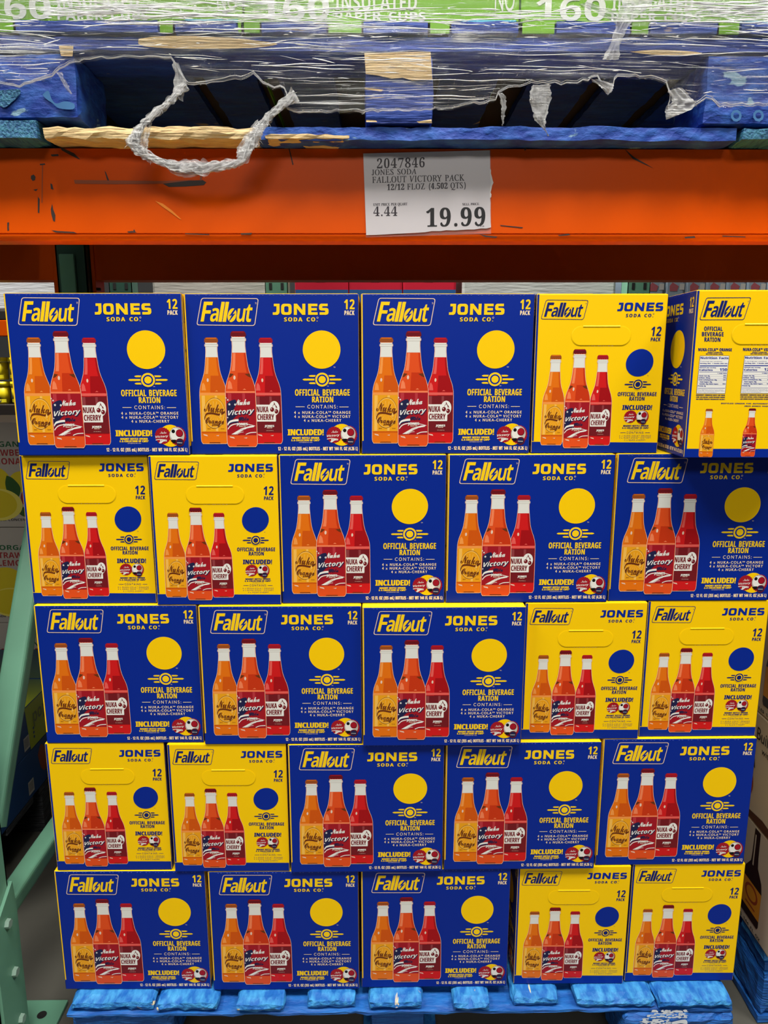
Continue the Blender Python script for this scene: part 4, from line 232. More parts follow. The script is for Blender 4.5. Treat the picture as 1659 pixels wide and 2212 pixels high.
    'roman': 'A232|-43 6 20 6 15 16 35 63 82 146 7 0 52 -208 4 -10 7 -7 11 -4 14 -2 0 -6 -94 0 0 6 3 0 13 2 7 5 1 10 -3 16 -10 40 -77 0 -5 -1 -3 -3 -16 -30 -8 -17 -1 -10 3 -6 5 -3 8 -2 10 -1 1 -6 -80 0|118 91 -22 92 -51 -92~B219|-17 7 2 0 13 1 8 5 4 9 1 14 -4 156 -2 18 -4 7 -5 5 -9 2 -12 2 0 6 86 0 34 -3 27 -9 19 -16 11 -22 2 -18 -6 -16 -14 -13 -22 -9 20 -9 16 -11 11 -15 8 -18 3 -21 -5 -18 -11 -14 -17 -11 -23 -7 -28 -2 -103 0|90 133 20 11 9 17 -3 23 -7 16 -11 12 -15 7 -20 2 -15 -1 -4 -2 -2 -3 -1 -10 0 -22 2 -48 1 -3 3 -2 12 -1|104 15 19 13 9 21 -4 27 -8 19 -14 13 -19 8 -24 3 -16 -1 -3 -2 -1 -5 1 -75 2 -14 3 -6 5 -3 20 -3~C235|82 -2 -26 8 -23 14 -20 19 -15 23 -11 27 -5 25 1 24 5 23 10 21 13 19 17 16 30 15 34 5 21 -2 27 -6 10 -2 5 2 3 6 7 0 6 -69 -7 0 -1 6 -1 5 -10 21 -14 15 -18 10 -22 3 -20 -2 -17 -9 -16 -13 -11 -17 -9 -21 -4 -24 1 -25 5 -28 14 -32 20 -25 26 -15 28 -6 22 3 18 8 16 13 14 18 8 -5 -15 -23 -18 -16 -23 -9 -26 -3~D254|-18 7 2 0 13 1 8 5 4 9 1 14 -3 156 -2 18 -4 7 -5 4 -9 3 -12 2 0 6 89 0 32 -3 29 -8 26 -14 21 -19 17 -24 11 -28 5 -27 -1 -25 -7 -23 -12 -20 -18 -17 -23 -13 -28 -8 -33 -3 -101 0|108 14 21 8 16 13 11 17 7 20 3 22 -2 25 -5 25 -15 33 -9 13 -12 11 -13 9 -14 6 -33 5 -16 -2 -4 -2 -2 -5 -1 -19 3 -148 2 -20 4 -7 7 -4 11 -2 15 -1~E227|-17 7 1 0 13 1 8 5 4 9 1 15 -3 155 -2 18 -4 7 -5 4 -9 3 -12 2 0 6 178 0 4 -50 -5 0 -1 1 -5 14 -5 10 -8 7 -10 4 -14 2 -19 1 -28 0 -15 -2 -4 -2 -2 -4 0 -15 1 -68 28 0 21 2 13 6 7 10 2 15 7 0 0 -82 -6 0 -3 13 -3 9 -4 7 -5 4 -6 3 -21 2 -29 0 1 -77 1 -11 1 -7 3 -6 5 -4 8 -2 34 0 22 1 18 4 14 7 11 10 8 13 6 17 6 0 -5 -64 -193 0~F203|-15 7 1 0 16 2 5 3 3 6 2 19 -3 155 -2 18 -4 7 -6 4 -8 3 -12 2 0 6 166 0 6 -55 -7 0 -1 3 -1 4 -7 17 -10 12 -14 6 -20 2 -26 0 -11 -1 -6 -2 -2 -4 -1 -5 0 -22 2 -58 19 0 15 1 12 2 8 4 6 6 4 9 2 12 7 0 2 -85 -7 0 -1 8 -3 9 -4 11 -7 7 -10 3 -16 2 -26 0 2 -83 1 -7 1 -6 4 -8 6 -4 9 -3 14 -1 1 -6 -99 0~G271|92 -2 -29 9 -26 14 -22 19 -17 23 -11 27 -4 25 0 24 5 23 10 22 13 18 17 15 30 15 37 5 23 -2 22 -6 19 -6 9 -2 6 1 4 2 5 11 6 0 5 -71 -5 0 -15 26 -21 20 -25 12 -28 4 -28 -5 -23 -14 -16 -24 -9 -30 -2 -34 6 -32 15 -35 10 -14 12 -11 14 -10 14 -6 33 -6 16 2 14 6 9 8 3 11 -2 47 0 7 -1 7 -4 7 -6 4 -25 3 0 6 96 0 0 -6 -11 -1 -7 -2 -5 -4 -2 -6 -1 -9 0 -12 3 -56 -36 -16 -43 -6~I123|-15 7 1 0 16 2 5 3 3 6 2 18 -3 156 -2 18 -4 7 -6 4 -8 3 -12 2 0 6 93 0 1 -6 -3 0 -12 -2 -8 -5 -4 -8 -1 -15 4 -156 2 -18 3 -7 6 -4 8 -3 12 -1 1 -7 -94 0~J128|-3 -3 -14 6 -10 10 -6 12 -1 7 2 6 5 4 6 1 7 -1 7 -3 5 -5 3 -6 0 -8 1 -7 4 -6 6 -2 7 2 3 6 1 11 0 14 -4 152 -2 20 -4 7 -6 5 -10 2 -14 1 0 7 96 0 0 -6 -13 -2 -8 -3 -4 -8 -1 -14 4 -132 -2 -32 -8 -22 -14 -14 -20 -4~K227|-17 7 1 0 16 2 5 3 3 6 2 8 0 10 -3 156 -2 18 -4 7 -5 4 -9 3 -12 2 0 6 92 0 0 -6 -3 0 -11 -2 -8 -3 -3 -9 -1 -14 1 -65 0 -5 2 -2 2 -1 3 2 63 66 11 14 1 10 -6 6 -14 3 -2 0 0 6 81 0 0 -6 -2 0 -13 -3 -14 -10 -37 -36 -44 -45 95 -97 13 -13 12 -9 12 -5 12 -2 0 -6 -99 0 0 6 2 0 10 1 6 2 3 4 -1 5 -5 10 -11 12 -71 74 -5 3 -3 -2 -1 -3 2 -75 2 -14 4 -8 6 -5 9 -2 14 -1 0 -7 -96 0~L224|-12 7 1 0 13 1 8 5 4 9 1 14 -3 156 -1 10 -1 8 -4 7 -5 4 -9 3 -12 2 0 6 92 0 -1 -6 -12 -2 -8 -4 -4 -9 -1 -15 3 -150 1 -14 0 -6 4 -7 5 -5 8 -2 36 0 23 1 18 3 13 7 10 10 8 14 5 19 7 0 -3 -66 -196 0~N250|23 186 2 -144 1 -12 2 -9 3 -7 6 -4 9 -2 13 -1 0 -7 -76 0 0 7 13 1 9 5 4 8 1 15 -2 160 0 4 -1 4 -4 8 -7 7 -9 5 -9 2 -3 0 0 6 49 0 137 -178 -3 136 0 12 -2 9 -4 7 -5 4 -9 2 -13 2 -1 6 77 0 0 -6 -17 -3 -5 -3 -4 -5 -1 -8 -1 -11 4 -201 -7 0~O258|75 -2 -24 7 -21 13 -19 17 -14 21 -10 25 -4 23 0 22 3 22 7 21 10 19 13 16 16 14 18 11 20 6 21 2 26 -2 24 -8 21 -13 18 -18 14 -21 9 -24 4 -19 1 -19 -1 -19 -5 -18 -6 -18 -8 -16 -11 -14 -12 -12 -28 -16 -35 -5|115 7 15 7 12 12 10 14 8 17 5 20 3 21 1 22 -3 23 -5 23 -11 26 -15 20 -19 11 -22 4 -17 -2 -16 -8 -13 -13 -11 -17 -8 -20 -5 -24 -2 -19 0 -18 3 -19 4 -18 11 -28 16 -20 20 -12 23 -4~P201|-17 7 2 0 13 1 7 4 4 9 1 15 -3 156 -2 18 -4 7 -5 5 -9 2 -12 2 0 6 91 0 32 -3 25 -10 18 -16 11 -23 2 -19 -3 -16 -10 -14 -16 -11 -21 -7 -26 -2 -31 0 -3 -1 -2 -3 2 -75 1 -4 1 -5 4 -8 7 -5 10 -2 14 -1 0 -7 -98 0|90 125 19 12 7 20 -3 25 -7 18 -12 13 -16 7 -21 2 -8 -1 -5 -2 -2 -6 -1 -11 1 -70 1 -6 1 -2 3 -2 14 -1~Q258|142 -63 -29 7 -27 6 -18 3 -18 -4 -18 -12 -5 6 45 55 -29 12 -24 17 -19 24 -13 30 -4 24 -1 23 4 22 7 21 11 18 13 16 15 14 17 10 19 6 20 2 26 -2 23 -8 22 -13 18 -16 14 -21 10 -24 5 -36 -4 -35 -14 -33 -23 -28 -15 -11 -16 -8 -18 -4 -20 -2 -8 -1 -4 -2 -14 -16 8 1 9 0 23 -3 30 -7 27 -7 17 -2 12 1 12 6 20 21 7 -4 -14 -22 -15 -15 -18 -8 -22 -3|123 11 19 16 15 26 8 34 2 39 -7 38 -11 27 -16 20 -19 12 -23 4 -17 -3 -16 -8 -13 -13 -10 -16 -8 -21 -4 -23 -1 -38 7 -38 11 -26 16 -20 19 -12 23 -4~R225|-17 7 2 0 13 1 8 5 4 9 1 14 -4 156 -2 18 -4 7 -5 5 -9 2 -12 2 0 6 98 0 32 -3 25 -10 18 -16 11 -21 2 -22 -7 -18 -17 -14 -26 -10 52 -75 13 -16 10 -12 10 -6 12 -2 1 0 0 -7 -52 0 -80 114 -7 0 -15 1 -12 1 1 -72 2 -21 4 -8 6 -5 8 -3 11 -1 4 0 0 -6 -96 0|95 129 19 11 9 18 -2 24 -8 17 -13 12 -17 8 -22 2 -13 -1 -6 -6 -1 -15 1 -73 11 -1 12 0~S184|55 -2 -36 9 -8 -3 -2 -8 -6 0 -11 77 6 0 12 -29 18 -21 20 -13 23 -5 12 2 10 5 7 7 4 9 1 12 -2 12 -4 9 -5 9 -16 17 -16 14 -19 15 -20 17 -15 15 -9 14 -6 15 -3 16 2 15 7 12 10 10 15 5 18 2 16 0 15 -4 12 -3 5 -2 7 2 4 6 6 0 9 -68 -5 0 -11 26 -14 18 -17 11 -19 4 -15 -3 -10 -8 -4 -12 2 -16 4 -10 8 -11 11 -11 12 -11 20 -16 21 -17 21 -23 12 -26 3 -18 -2 -17 -8 -13 -12 -11 -15 -6 -20 -3~T210|24 7 14 0 8 3 5 4 3 7 3 24 -3 164 -1 6 -4 4 -7 1 -9 0 -19 -1 -14 -3 -10 -6 -6 -8 -4 -12 -1 -14 -8 1 -1 55 193 0 6 -57 -7 0 -1 5 -1 6 -7 16 -9 10 -14 6 -21 2 -14 0 -6 -2 -1 -6 2 -166 3 -25 4 -7 6 -4 10 -3 17 0 0 -7 -105 0~U245|70 -1 -28 13 -20 19 -13 25 -2 15 -1 20 -3 103 -1 16 -4 7 -6 5 -10 3 -14 1 0 6 98 0 1 -6 -4 0 -13 -2 -8 -6 -4 -11 -1 -16 3 -95 1 -25 3 -16 8 -18 14 -14 17 -9 21 -3 18 2 15 6 10 9 7 12 4 19 1 32 -2 86 -1 17 -2 12 -5 10 -6 6 -9 3 -13 1 -1 6 79 0 0 -6 -4 0 -15 -4 -7 -12 -1 -12 0 -20 2 -96 -1 -29 -5 -22 -9 -17 -14 -11 -19 -6 -24 -2~V218|-9 197 -5 14 -7 8 -9 5 -13 2 -4 0 0 6 93 0 0 -6 -3 0 -13 -1 -7 -5 -1 -10 3 -17 36 -145 77 139 7 17 2 11 -3 5 -6 4 -18 2 -1 6 72 0 -1 -6 -9 -2 -8 -7 -15 -25 -109 -197 -8 0~Y206|24 6 21 3 6 3 3 5 2 16 -2 67 -54 83 -11 15 -9 11 -9 8 -9 5 -9 3 -12 1 0 6 101 0 -1 -6 -12 -2 -7 -2 -4 -4 1 -6 3 -8 4 -8 52 -78 36 61 11 21 2 7 0 7 -3 5 -7 4 -9 2 -12 1 -1 6 80 0 1 -7 -9 -2 -9 -6 -17 -26 -53 -89 1 -69 1 -6 1 -7 4 -7 6 -4 11 -2 15 -1 0 -6 -103 0~Z229|-7 5 120 215 -63 0 -19 -1 -14 -4 -11 -5 -8 -8 -6 -12 -3 -14 -6 0 1 56 176 0 1 -3 -121 -216 59 0 36 2 12 2 9 3 7 5 6 7 7 13 4 19 7 0 -2 -64 -191 0~/125|93 240 29 0 -90 -240 -29 0~(101|41 -22 -16 36 -9 38 -3 40 3 40 9 39 16 36 22 33 28 0 -21 -33 -15 -37 -9 -38 -3 -40 3 -38 9 -38 15 -36 20 -33 -27 0~)101|31 -20 15 36 8 38 3 38 -3 40 -8 38 -15 37 -21 33 28 0 22 -33 15 -36 9 -39 3 -40 -3 -40 -9 -38 -15 -36 -22 -31 -28 0~.90|37 -3 -7 4 -4 7 -2 10 2 11 4 7 7 3 8 2 8 -2 7 -3 4 -7 2 -11 -2 -10 -4 -7 -7 -4 -8 -2',
    'script': 'N222|153 48 -3 40 3 44 9 37 -15 -24 -38 -76 -19 -31 -22 -22 -24 -14 -26 -4 -16 2 -12 7 -8 11 -2 14 2 12 7 10 11 7 12 3 11 -1 7 -4 5 -6 2 -7 -2 -7 -4 -5 -18 -5 -9 -4 -3 -6 1 -4 4 -4 6 -3 8 -1 22 5 22 14 23 28 25 48 26 50 23 33 17 19 12 6 5 -1 2 -3 -1 -4 -1 -6 -3 -19 -2 -21 0 -14 1 -43 2 -36 21 49 14 31 10 18 11 10 12 3 11 -3 2 -3 1 -4 -4 -7 -14 -5 -10 -5 -10 -11 -9 -15 -8 -19 -11 -29 -12 -31 3 -27 -41 -20~u198|149 5 -11 -5 -11 -2 -13 2 -9 5 -6 7 -2 9 2 10 -13 -14 -14 -10 -15 -7 -13 -2 -10 2 -8 5 -6 7 -2 9 6 19 17 32 -10 -9 -7 -6 -6 6 37 37 48 3 -34 -61 -8 -15 -2 -9 1 -3 4 -2 11 7 18 18 21 28 20 34 48 3 -40 -71 -9 -17 1 -3 4 -1 13 6 22 21 6 -7~k182|52 82 -12 -13 -12 -12 -7 6 26 27 18 23 14 23 31 56 40 5 -103 -197 -40 -2|101 -1 -7 4 -4 6 -1 7 2 13 6 10 5 8 3 5 -2 4 -4 1 -4 -1 -5 0 -5 1 -1 4 2 4 6 2 9 1 6 2 12 14 13 15 7 3 9 1 9 -1 6 -3 4 -5 1 -7 -1 -6 -3 -5 -6 -4 -6 -1 -10 3 -3 4 -1 4 2 7 -2 1 -9 -10 -13 -16 7 -3 7 -5 4 -6 2 -8 -2 -12 -2 -5 -1 -3 1 -2 2 -1 8 5 14 14 7 -7 -17 -15 -14 -10 -12 -6 -11 -2~a178|97 -1 -7 5 -5 7 -1 9 -20 -16 -22 -6 -14 2 -11 6 -7 10 -2 13 2 13 6 13 9 12 11 12 14 10 14 8 15 5 15 1 15 -3 8 -11 7 13 37 1 -31 -63 -7 -15 -2 -7 0 -2 3 -1 8 4 12 9 11 10 7 -7 -16 -14 -15 -11 -14 -6 -12 -2|60 10 13 10 13 16 12 18 9 18 3 10 -1 5 -2 3 -9 4 -5 -1 -7 -5 -16 -15 -14 -21 -11 -21 -4 -18 3 -4 5 -3~O190|62 1 -17 12 -11 18 -4 24 3 19 7 20 11 20 15 20 27 27 33 24 17 10 16 7 22 6 19 3 17 -2 12 -6 7 -9 2 -13 -2 -10 -6 -3 -3 1 -1 4 0 4 1 4 -2 8 -6 7 -7 5 -10 1 -23 -5 -24 -17 -22 -23 -23 -33 -20 -37 -15 -34 -4 -15 -1 -12 4 -15 11 -5 15 3 16 9 17 13 17 18 16 21 14 24 15 34 5 23 -2 12 -7 4 -9 -3 -11 -7 -11 -11 -12 -15 -13 -20 -12 -23 -10 -22 -6 -19 -5 -16 -5 -1 -4 1 -1 5 5 20 12 30 18 33 21 29 23 20 22 6 11 -2 9 -6 6 -10 2 -12 -2 -14 -5 -16 -8 -17 -10 -17 -26 -33 -30 -27 -29 -17 -27 -5~r138|98 12 -12 -9 -9 -4 -9 -1 -14 2 -11 5 -7 8 -3 10 2 9 3 10 15 21 10 11 11 8 -14 -1 -9 0 -26 -24 -7 6 12 11 11 10 6 24 6 3 4 -1 1 -5 0 -5 3 -4 11 -2 17 -2 13 -6 4 -5 1 -6 -3 -10 -9 -14 -10 -14 -7 -10 -6 -12 1 -3 4 -2 11 6 24 22 7 -7~n194|23 31 16 24 13 22 -2 2 -7 -5 -17 -17 -7 6 30 29 12 8 13 3 10 -6 3 -17 -2 -14 32 28 13 7 12 2 10 -1 7 -6 5 -9 2 -12 -1 -7 -4 -9 -11 -17 -12 -14 -5 -8 -2 -6 0 -3 2 -1 11 7 24 21 7 -7 -18 -16 -12 -9 -11 -6 -10 -2 -10 2 -8 6 -5 8 -2 12 3 16 6 10 12 14 19 22 1 1 0 1 -2 2 -12 -5 -20 -16 -25 -29 -31 -42 -51 -3~g177|132 13 -27 -13 -25 -42 -25 -31 -25 -20 -26 -6 -14 2 -11 5 -8 8 -2 11 6 19 18 18 30 17 41 17 8 13 -17 -10 -16 -3 -13 2 -11 7 -7 9 -2 13 2 13 6 13 9 13 12 11 13 10 15 8 15 5 14 1 16 -3 7 -11 7 13 42 3 -51 -91 18 9 19 15 7 -7|54 8 8 5 18 19 16 25 8 18 3 10 -2 7 -6 2 -5 -2 -7 -5 -15 -17 -17 -22 -12 -21 -5 -15 2 -4 5 -2|13 -85 12 13 15 23 18 34 -28 -12 -21 -15 -14 -17 -5 -17 3 -10 9 -3~e138|33 0 -15 8 -9 12 -3 13 2 12 6 12 9 12 12 11 14 9 14 8 14 5 14 1 11 -1 10 -5 6 -7 2 -9 -2 -10 -7 -10 -11 -8 -15 -8 -17 -6 -19 -5 -5 -10 -1 -9 2 -6 8 -1 14 1 15 6 16 9 16 14 6 -7 -17 -15 -18 -10 -18 -6 -17 -2|63 45 10 5 10 7 7 8 5 9 2 9 -1 7 -5 3 -5 -2 -6 -5 -15 -18 -13 -25~C234|130 0 -17 5 -14 9 -10 11 -7 13 -2 16 1 12 5 14 -18 6 -13 9 -7 13 -3 17 4 21 11 20 19 18 23 14 27 9 27 3 15 -1 5 -4 -3 -3 -8 -2 -18 -2 -18 -6 -17 -9 -15 -12 -12 -14 -10 -14 -6 -15 -3 -13 6 -18 17 -9 10 17 13 18 32 33 35 27 18 11 17 8 16 5 14 2 14 -1 10 -5 6 -8 2 -11 -2 -10 -6 -11 -20 -24 -31 -24 -18 -11 -19 -9 -21 -7 -21 -4 -13 -27 -4 -22 2 -12 5 -9 9 -6 12 -1 13 1 13 3 22 12 9 8 8 9 4 9 2 8 -2 11 -5 6 -6 4 -9 2 -9 -2 -8 -4 -8 -6 -5 -7 -4 -9 -2 -10 -2 -9 -4 -2 -6 3 -3 10 2 12 5 11 8 9 10 7 12 4 13 1 14 -2 10 -6 6 -9 2 -13 -1 -11 -6 -12 -8 -10 -11 -9 -13 -7 -13 -6 -14 -4 -15 -1|159 97 15 7 30 19 26 24 18 25 5 11 2 10 -2 6 -6 2 -18 -7 -26 -23 -29 -35 -30 -43~l140|73 6 -12 -6 -14 -2 -10 1 -9 5 -6 8 -2 10 3 16 10 22 6 11 -14 -14 -8 5 24 23 19 25 50 82 41 5 -72 -132 -19 -33 -6 -16 2 -4 3 -2 12 7 24 21 7 -7',
    'slant': 'V198|30 240 49 0 8 -145 0 -46 1 0 8 23 10 23 71 145 51 0 -122 -240 -55 0~i100|68 207 -8 4 -5 6 -2 9 2 13 6 9 9 5 13 2 9 -1 8 -3 5 -6 2 -10 -2 -11 -5 -10 -9 -6 -13 -2|45 183 49 0 -39 -183 -49 0~c162|65 -2 -16 6 -14 8 -11 13 -7 17 -2 22 1 24 5 23 8 21 11 18 14 15 17 12 19 7 22 3 15 -1 14 -2 13 -4 12 -5 -16 -38 -17 7 -9 2 -10 1 -15 -3 -12 -9 -9 -13 -7 -16 -5 -19 -1 -19 2 -13 5 -10 9 -6 12 -2 12 1 11 2 22 10 0 -40 -12 -6 -13 -4 -14 -2 -16 -1~t138|48 -1 -15 7 -10 13 -4 20 2 18 19 89 -25 0 5 24 32 14 22 38 32 0 -8 -39 46 0 -8 -37 -46 0 -19 -89 -1 -8 1 -6 3 -4 4 -2 6 0 13 1 14 4 0 -37 -19 -6 -25 -2~o196|66 -1 -17 6 -15 11 -10 14 -7 17 -2 20 1 24 5 22 7 20 11 18 14 15 16 11 20 7 23 3 29 -5 22 -14 14 -23 5 -31 -2 -22 -4 -22 -7 -20 -11 -18 -13 -14 -17 -12 -20 -7 -23 -2|102 40 10 8 9 13 6 16 4 18 1 19 -1 13 -4 10 -7 7 -12 2 -10 -1 -9 -6 -8 -9 -6 -11 -4 -12 -4 -14 -3 -26 2 -13 5 -10 7 -5 11 -2~r141|45 183 38 0 -4 -34 2 0 12 16 13 12 15 7 17 3 9 -1 7 -1 -11 -48 -7 2 -9 1 -18 -4 -15 -11 -13 -18 -8 -25 -18 -82 -49 0~y174|-13 -80 -10 2 0 40 9 -2 10 0 14 2 12 7 9 10 8 13 5 8 -27 183 48 0 9 -85 2 -24 0 -24 2 0 7 20 10 25 43 88 54 0 -112 -209 -16 -24 -18 -17 -22 -10 -23 -4',
}
FONT = {}
for _k, _t in GLYPHS.items():
    _d = {}
    for _g in _t.split('~'):
        _ch, _rest = _g[0], _g[1:].split('|')
        _loops = []
        for _l in _rest[1:]:
            _n = [int(q) for q in _l.split()]; _x = _y = 0; _p = []
            for _i in range(0, len(_n), 2):
                _x += _n[_i]; _y += _n[_i + 1]; _p.append((_x, _y))
            if len(_p) > 2: _loops.append(_p)
        _d[_ch] = [int(_rest[0]), _loops, None]
    FONT[_k] = _d
CAP = {'sans': 357, 'plain': 330, 'serif': 330, 'roman': 330, 'script': 330, 'slant': 357}
for _k in CAP:
    for _c in 'HIENO1':
        if _c in FONT[_k] and FONT[_k][_c][1]:
            CAP[_k] = max(y for l in FONT[_k][_c][1] for x, y in l); break


def inside(p, poly):
    c = False; n = len(poly)
    for i in range(n):
        (x0, y0), (x1, y1) = poly[i], poly[(i + 1) % n]
        if (y0 > p[1]) != (y1 > p[1]) and p[0] < (x1 - x0) * (p[1] - y0) / (y1 - y0) + x0: c = not c
    return c


def tess(loops):
    """triangles of loops with holes, each outer loop on its own"""
    outs = [l for i, l in enumerate(loops) if sum(inside(l[0], m) for j, m in enumerate(loops) if j != i) % 2 == 0]
    vs, ts = [], []
    for o in outs:
        grp = [o] + [l for l in loops if l is not o and l not in outs and inside(l[0], o)]
        k = len(vs); flat = [p for l in grp for p in l]
        tri = tessellate_polygon([[Vector((p[0], p[1], 0)) for p in l] for l in grp])
        vs += flat; ts += [tuple(k + a for a in t) for t in tri]
    return vs, ts


def glyph(font, ch):
    g = FONT[font].get(ch)
    if g is None:
        if font == 'roman' and ch in FONT['serif']: return glyph('serif', ch)
        if font != 'sans' and ch in FONT['sans']: return glyph('sans', ch)
        return (130, [], [])
    if g[2] is None: g[2] = tess(g[1]) if g[1] else ([], [])
    return (g[0], g[2][0], g[2][1])


def homog(src, dst):
    """plane map taking four points to four points"""
    A = []; B = []
    for (x, y), (u, v) in zip(src, dst):
        A.append([x, y, 1, 0, 0, 0, -u * x, -u * y]); B.append(u)
        A.append([0, 0, 0, x, y, 1, -v * x, -v * y]); B.append(v)
    n = 8; M = [r + [b] for r, b in zip(A, B)]
    for i in range(n):
        p = max(range(i, n), key=lambda r: abs(M[r][i])); M[i], M[p] = M[p], M[i]
        for r in range(n):
            if r != i:
                f = M[r][i] / M[i][i]
                M[r] = [a - f * b for a, b in zip(M[r], M[i])]
    h = [M[i][n] / M[i][i] for i in range(n)] + [1]
    def f(p):
        x, y = p; d = h[6] * x + h[7] * y + 1
        return ((h[0] * x + h[1] * y + h[2]) / d, (h[3] * x + h[4] * y + h[5]) / d)
    return f


class Art:
    """flat print laid on one face: drawing coordinates (y down) -> face -> place"""
    def __init__(s, mb, to_face, to_place, eps=0.00005, base=0.00018, clip=None):
        s.mb = mb; s.tf = to_face; s.tp = to_place; s.eps = eps; s.base = base; s.clip = clip; s.bold = 0; s.n = 0
    def put(s, vs, ts, m, layer):
        q = [s.tf(p) for p in vs]
        if s.clip:
            a, b, c, d = s.clip
            q = [(min(max(u, a), b), min(max(v, c), d)) for u, v in q]
        good = []; s.n += 1; layer = layer + (s.n * .7548777 % 1) * .3
        for t in ts:
            (x0, y0), (x1, y1), (x2, y2) = (q[i] for i in t)
            ar = (x1 - x0) * (y2 - y0) - (x2 - x0) * (y1 - y0)
            if abs(ar) < 1e-12: continue
            good.append(t if ar > 0 else t[::-1])
        s.mb.add([s.tp(u, v, s.base + s.eps * layer) for u, v in q], good, m)
    def poly(s, pts, m, layer, *holes):
        v, t = tess([list(pts)] + [list(h) for h in holes]); s.put(v, t, m, layer)
    def ell(s, cx, cy, rx, ry, m, layer, hole=None, n=40):
        e = lambda a, b: [(cx + a * math.cos(2 * PI * i / n), cy + b * math.sin(2 * PI * i / n)) for i in range(n)]
        if hole: s.poly(e(rx, ry), m, layer, e(hole * rx, hole * ry))
        else: s.poly(e(rx, ry), m, layer)
    def rect(s, x0, x1, y0, y1, m, layer): s.poly([(x0, y0), (x1, y0), (x1, y1), (x0, y1)], m, layer)
    def text(s, font, txt, x0, x1, yt, yb, m, layer, sp=0.0, shear=0.0, slope=0.0):
        """txt fitted between x0 and x1, capitals from yt down to the base line yb; \x01 starts / ends a raised small run"""
        run = []; x = 0.0; small = False
        for ch in txt:
            if ch == '\x01': small = not small; continue
            if ch == ' ': x += 140 + sp; continue
            a, v, t = glyph(font, ch); k = 0.5 if small else 1.0
            run.append((x, k, v, t)); x += a * k + sp * k
        xs = [x0_ + p[0] * k for x0_, k, v, t in run for p in v]
        if not xs: return
        lo, hi = min(xs), max(xs); sx = (x1 - x0) / (hi - lo); sy = (yb - yt) / CAP[font]
        for ox, k, v, t in run:
            q = []
            for px, py in v:
                X = (ox + px * k - lo) * sx; Y = (py * k + (CAP[font] * 0.5 if k < 1 else 0)) * sy
                q.append((x0 + X + Y * shear, yb - Y - X * slope))
            for e, l_ in (((-s.bold, 0), (s.bold, .4)) if s.bold and font == 'sans' else ((0, 0),)):
                s.put([(a + e, b) for a, b in q], t, m, layer + l_)
    def fit(s, font, ch, x0, x1, yt, yb, m, layer, fn=None):
        """one letter stretched into a box"""
        a, v, t = glyph(font, ch)
        if not v: return
        ax, bx = min(p[0] for p in v), max(p[0] for p in v); ay, by = min(p[1] for p in v), max(p[1] for p in v)
        q = [(x0 + (p[0] - ax) / (bx - ax) * (x1 - x0), yb - (p[1] - ay) / (by - ay) * (yb - yt)) for p in v]
        if fn: q = [fn(p) for p in q]
        s.put(q, t, m, layer)


def rounded(pts, r, n=5):
    """corner-rounded polygon"""
    out = []; k = len(pts)
    for i in range(k):
        p, a, b = Vector(pts[i]), Vector(pts[i - 1]), Vector(pts[(i + 1) % k])
        u = (a - p).normalized() * r; v = (b - p).normalized() * r
        for j in range(n + 1):
            t = j / n
            out.append(tuple(p + u * (1 - t) ** 2 + v * t ** 2))
    return out


def band(path, w0, w1=None):
    """closed outline of a brush stroke along path, width w0 at the start to w1 at the end"""
    w1 = w0 if w1 is None else w1
    P = [Vector(p) for p in path]; n = len(P); L = []; R = []
    for i, p in enumerate(P):
        t = (P[min(i + 1, n - 1)] - P[max(i - 1, 0)]).normalized(); nn = Vector((-t.y, t.x)); w = (w0 + (w1 - w0) * i / (n - 1)) / 2
        L.append(tuple(p + nn * w)); R.append(tuple(p - nn * w))
    return L + R[::-1]


def curve(pts, n=16):
    """smooth path through control points"""
    P = [Vector(p) for p in pts]; out = []
    for i in range(len(P) - 1):
        a, b, c, d = P[max(i - 1, 0)], P[i], P[i + 1], P[min(i + 2, len(P) - 1)]
        m = max(2, n // (len(P) - 1))
        for j in range(m):
            t = j / m
            out.append(tuple(0.5 * ((2 * b) + (c - a) * t + (2 * a - 5 * b + 4 * c - d) * t * t + (3 * b - a - 3 * c + d) * t ** 3)))
    out.append(tuple(P[-1])); return out

# ---------------------------------------------------------------- printing inks
def ink(n, c, rough=0.4): return mat('ink_' + n, c, rough, spec=0.25)
BLUE = ink('blue', (0, 38, 142)); YEL = ink('yellow', (250, 202, 0)); NAVY = ink('navy', (12, 30, 105))
CREAM = ink('cream', (245, 218, 178)); PEACH = ink('peach', (232, 200, 178)); GOLD = ink('gold', (250, 206, 20))
BLACK = ink('black', (14, 14, 16)); WHITE = ink('white', (232, 230, 224)); FROST = ink('frost', (222, 222, 216)); GREYT = ink('grey_text', (95, 90, 120))
ORA = ink('orange_soda', (226, 112, 12)); ORAD = ink('orange_soda_deep', (205, 84, 8)); ORAL = ink('orange_soda_pale', (240, 150, 70))
VIC = ink('victory_soda', (222, 78, 28)); VICD = ink('victory_soda_deep', (196, 52, 14)); VICL = ink('victory_soda_pale', (240, 128, 84))
CHE = ink('cherry_soda', (205, 24, 26)); CHED = ink('cherry_soda_deep', (160, 10, 18)); CHEL = ink('cherry_soda_pale', (228, 92, 84))
LABO = ink('orange_label', (232, 158, 24)); LABO2 = ink('orange_label_light', (242, 186, 84)); BROWN = ink('brown', (104, 48, 18))
LABV = ink('red_label', (158, 20, 34)); LABV2 = ink('red_label_light', (182, 52, 60)); LNAVY = ink('label_navy', (30, 32, 70))
LABC = ink('maroon_label', (112, 22, 30)); LABC2 = ink('maroon_label_light', (140, 58, 62))
CAPO = ink('orange_cap', (150, 74, 28)); CAPV = ink('dark_red_cap', (104, 14, 26)); CAPC = ink('red_cap', (158, 18, 36))
SILV = ink('silver', (190, 182, 172)); CARD = mat('raw_card', (190, 165, 130), 0.8)
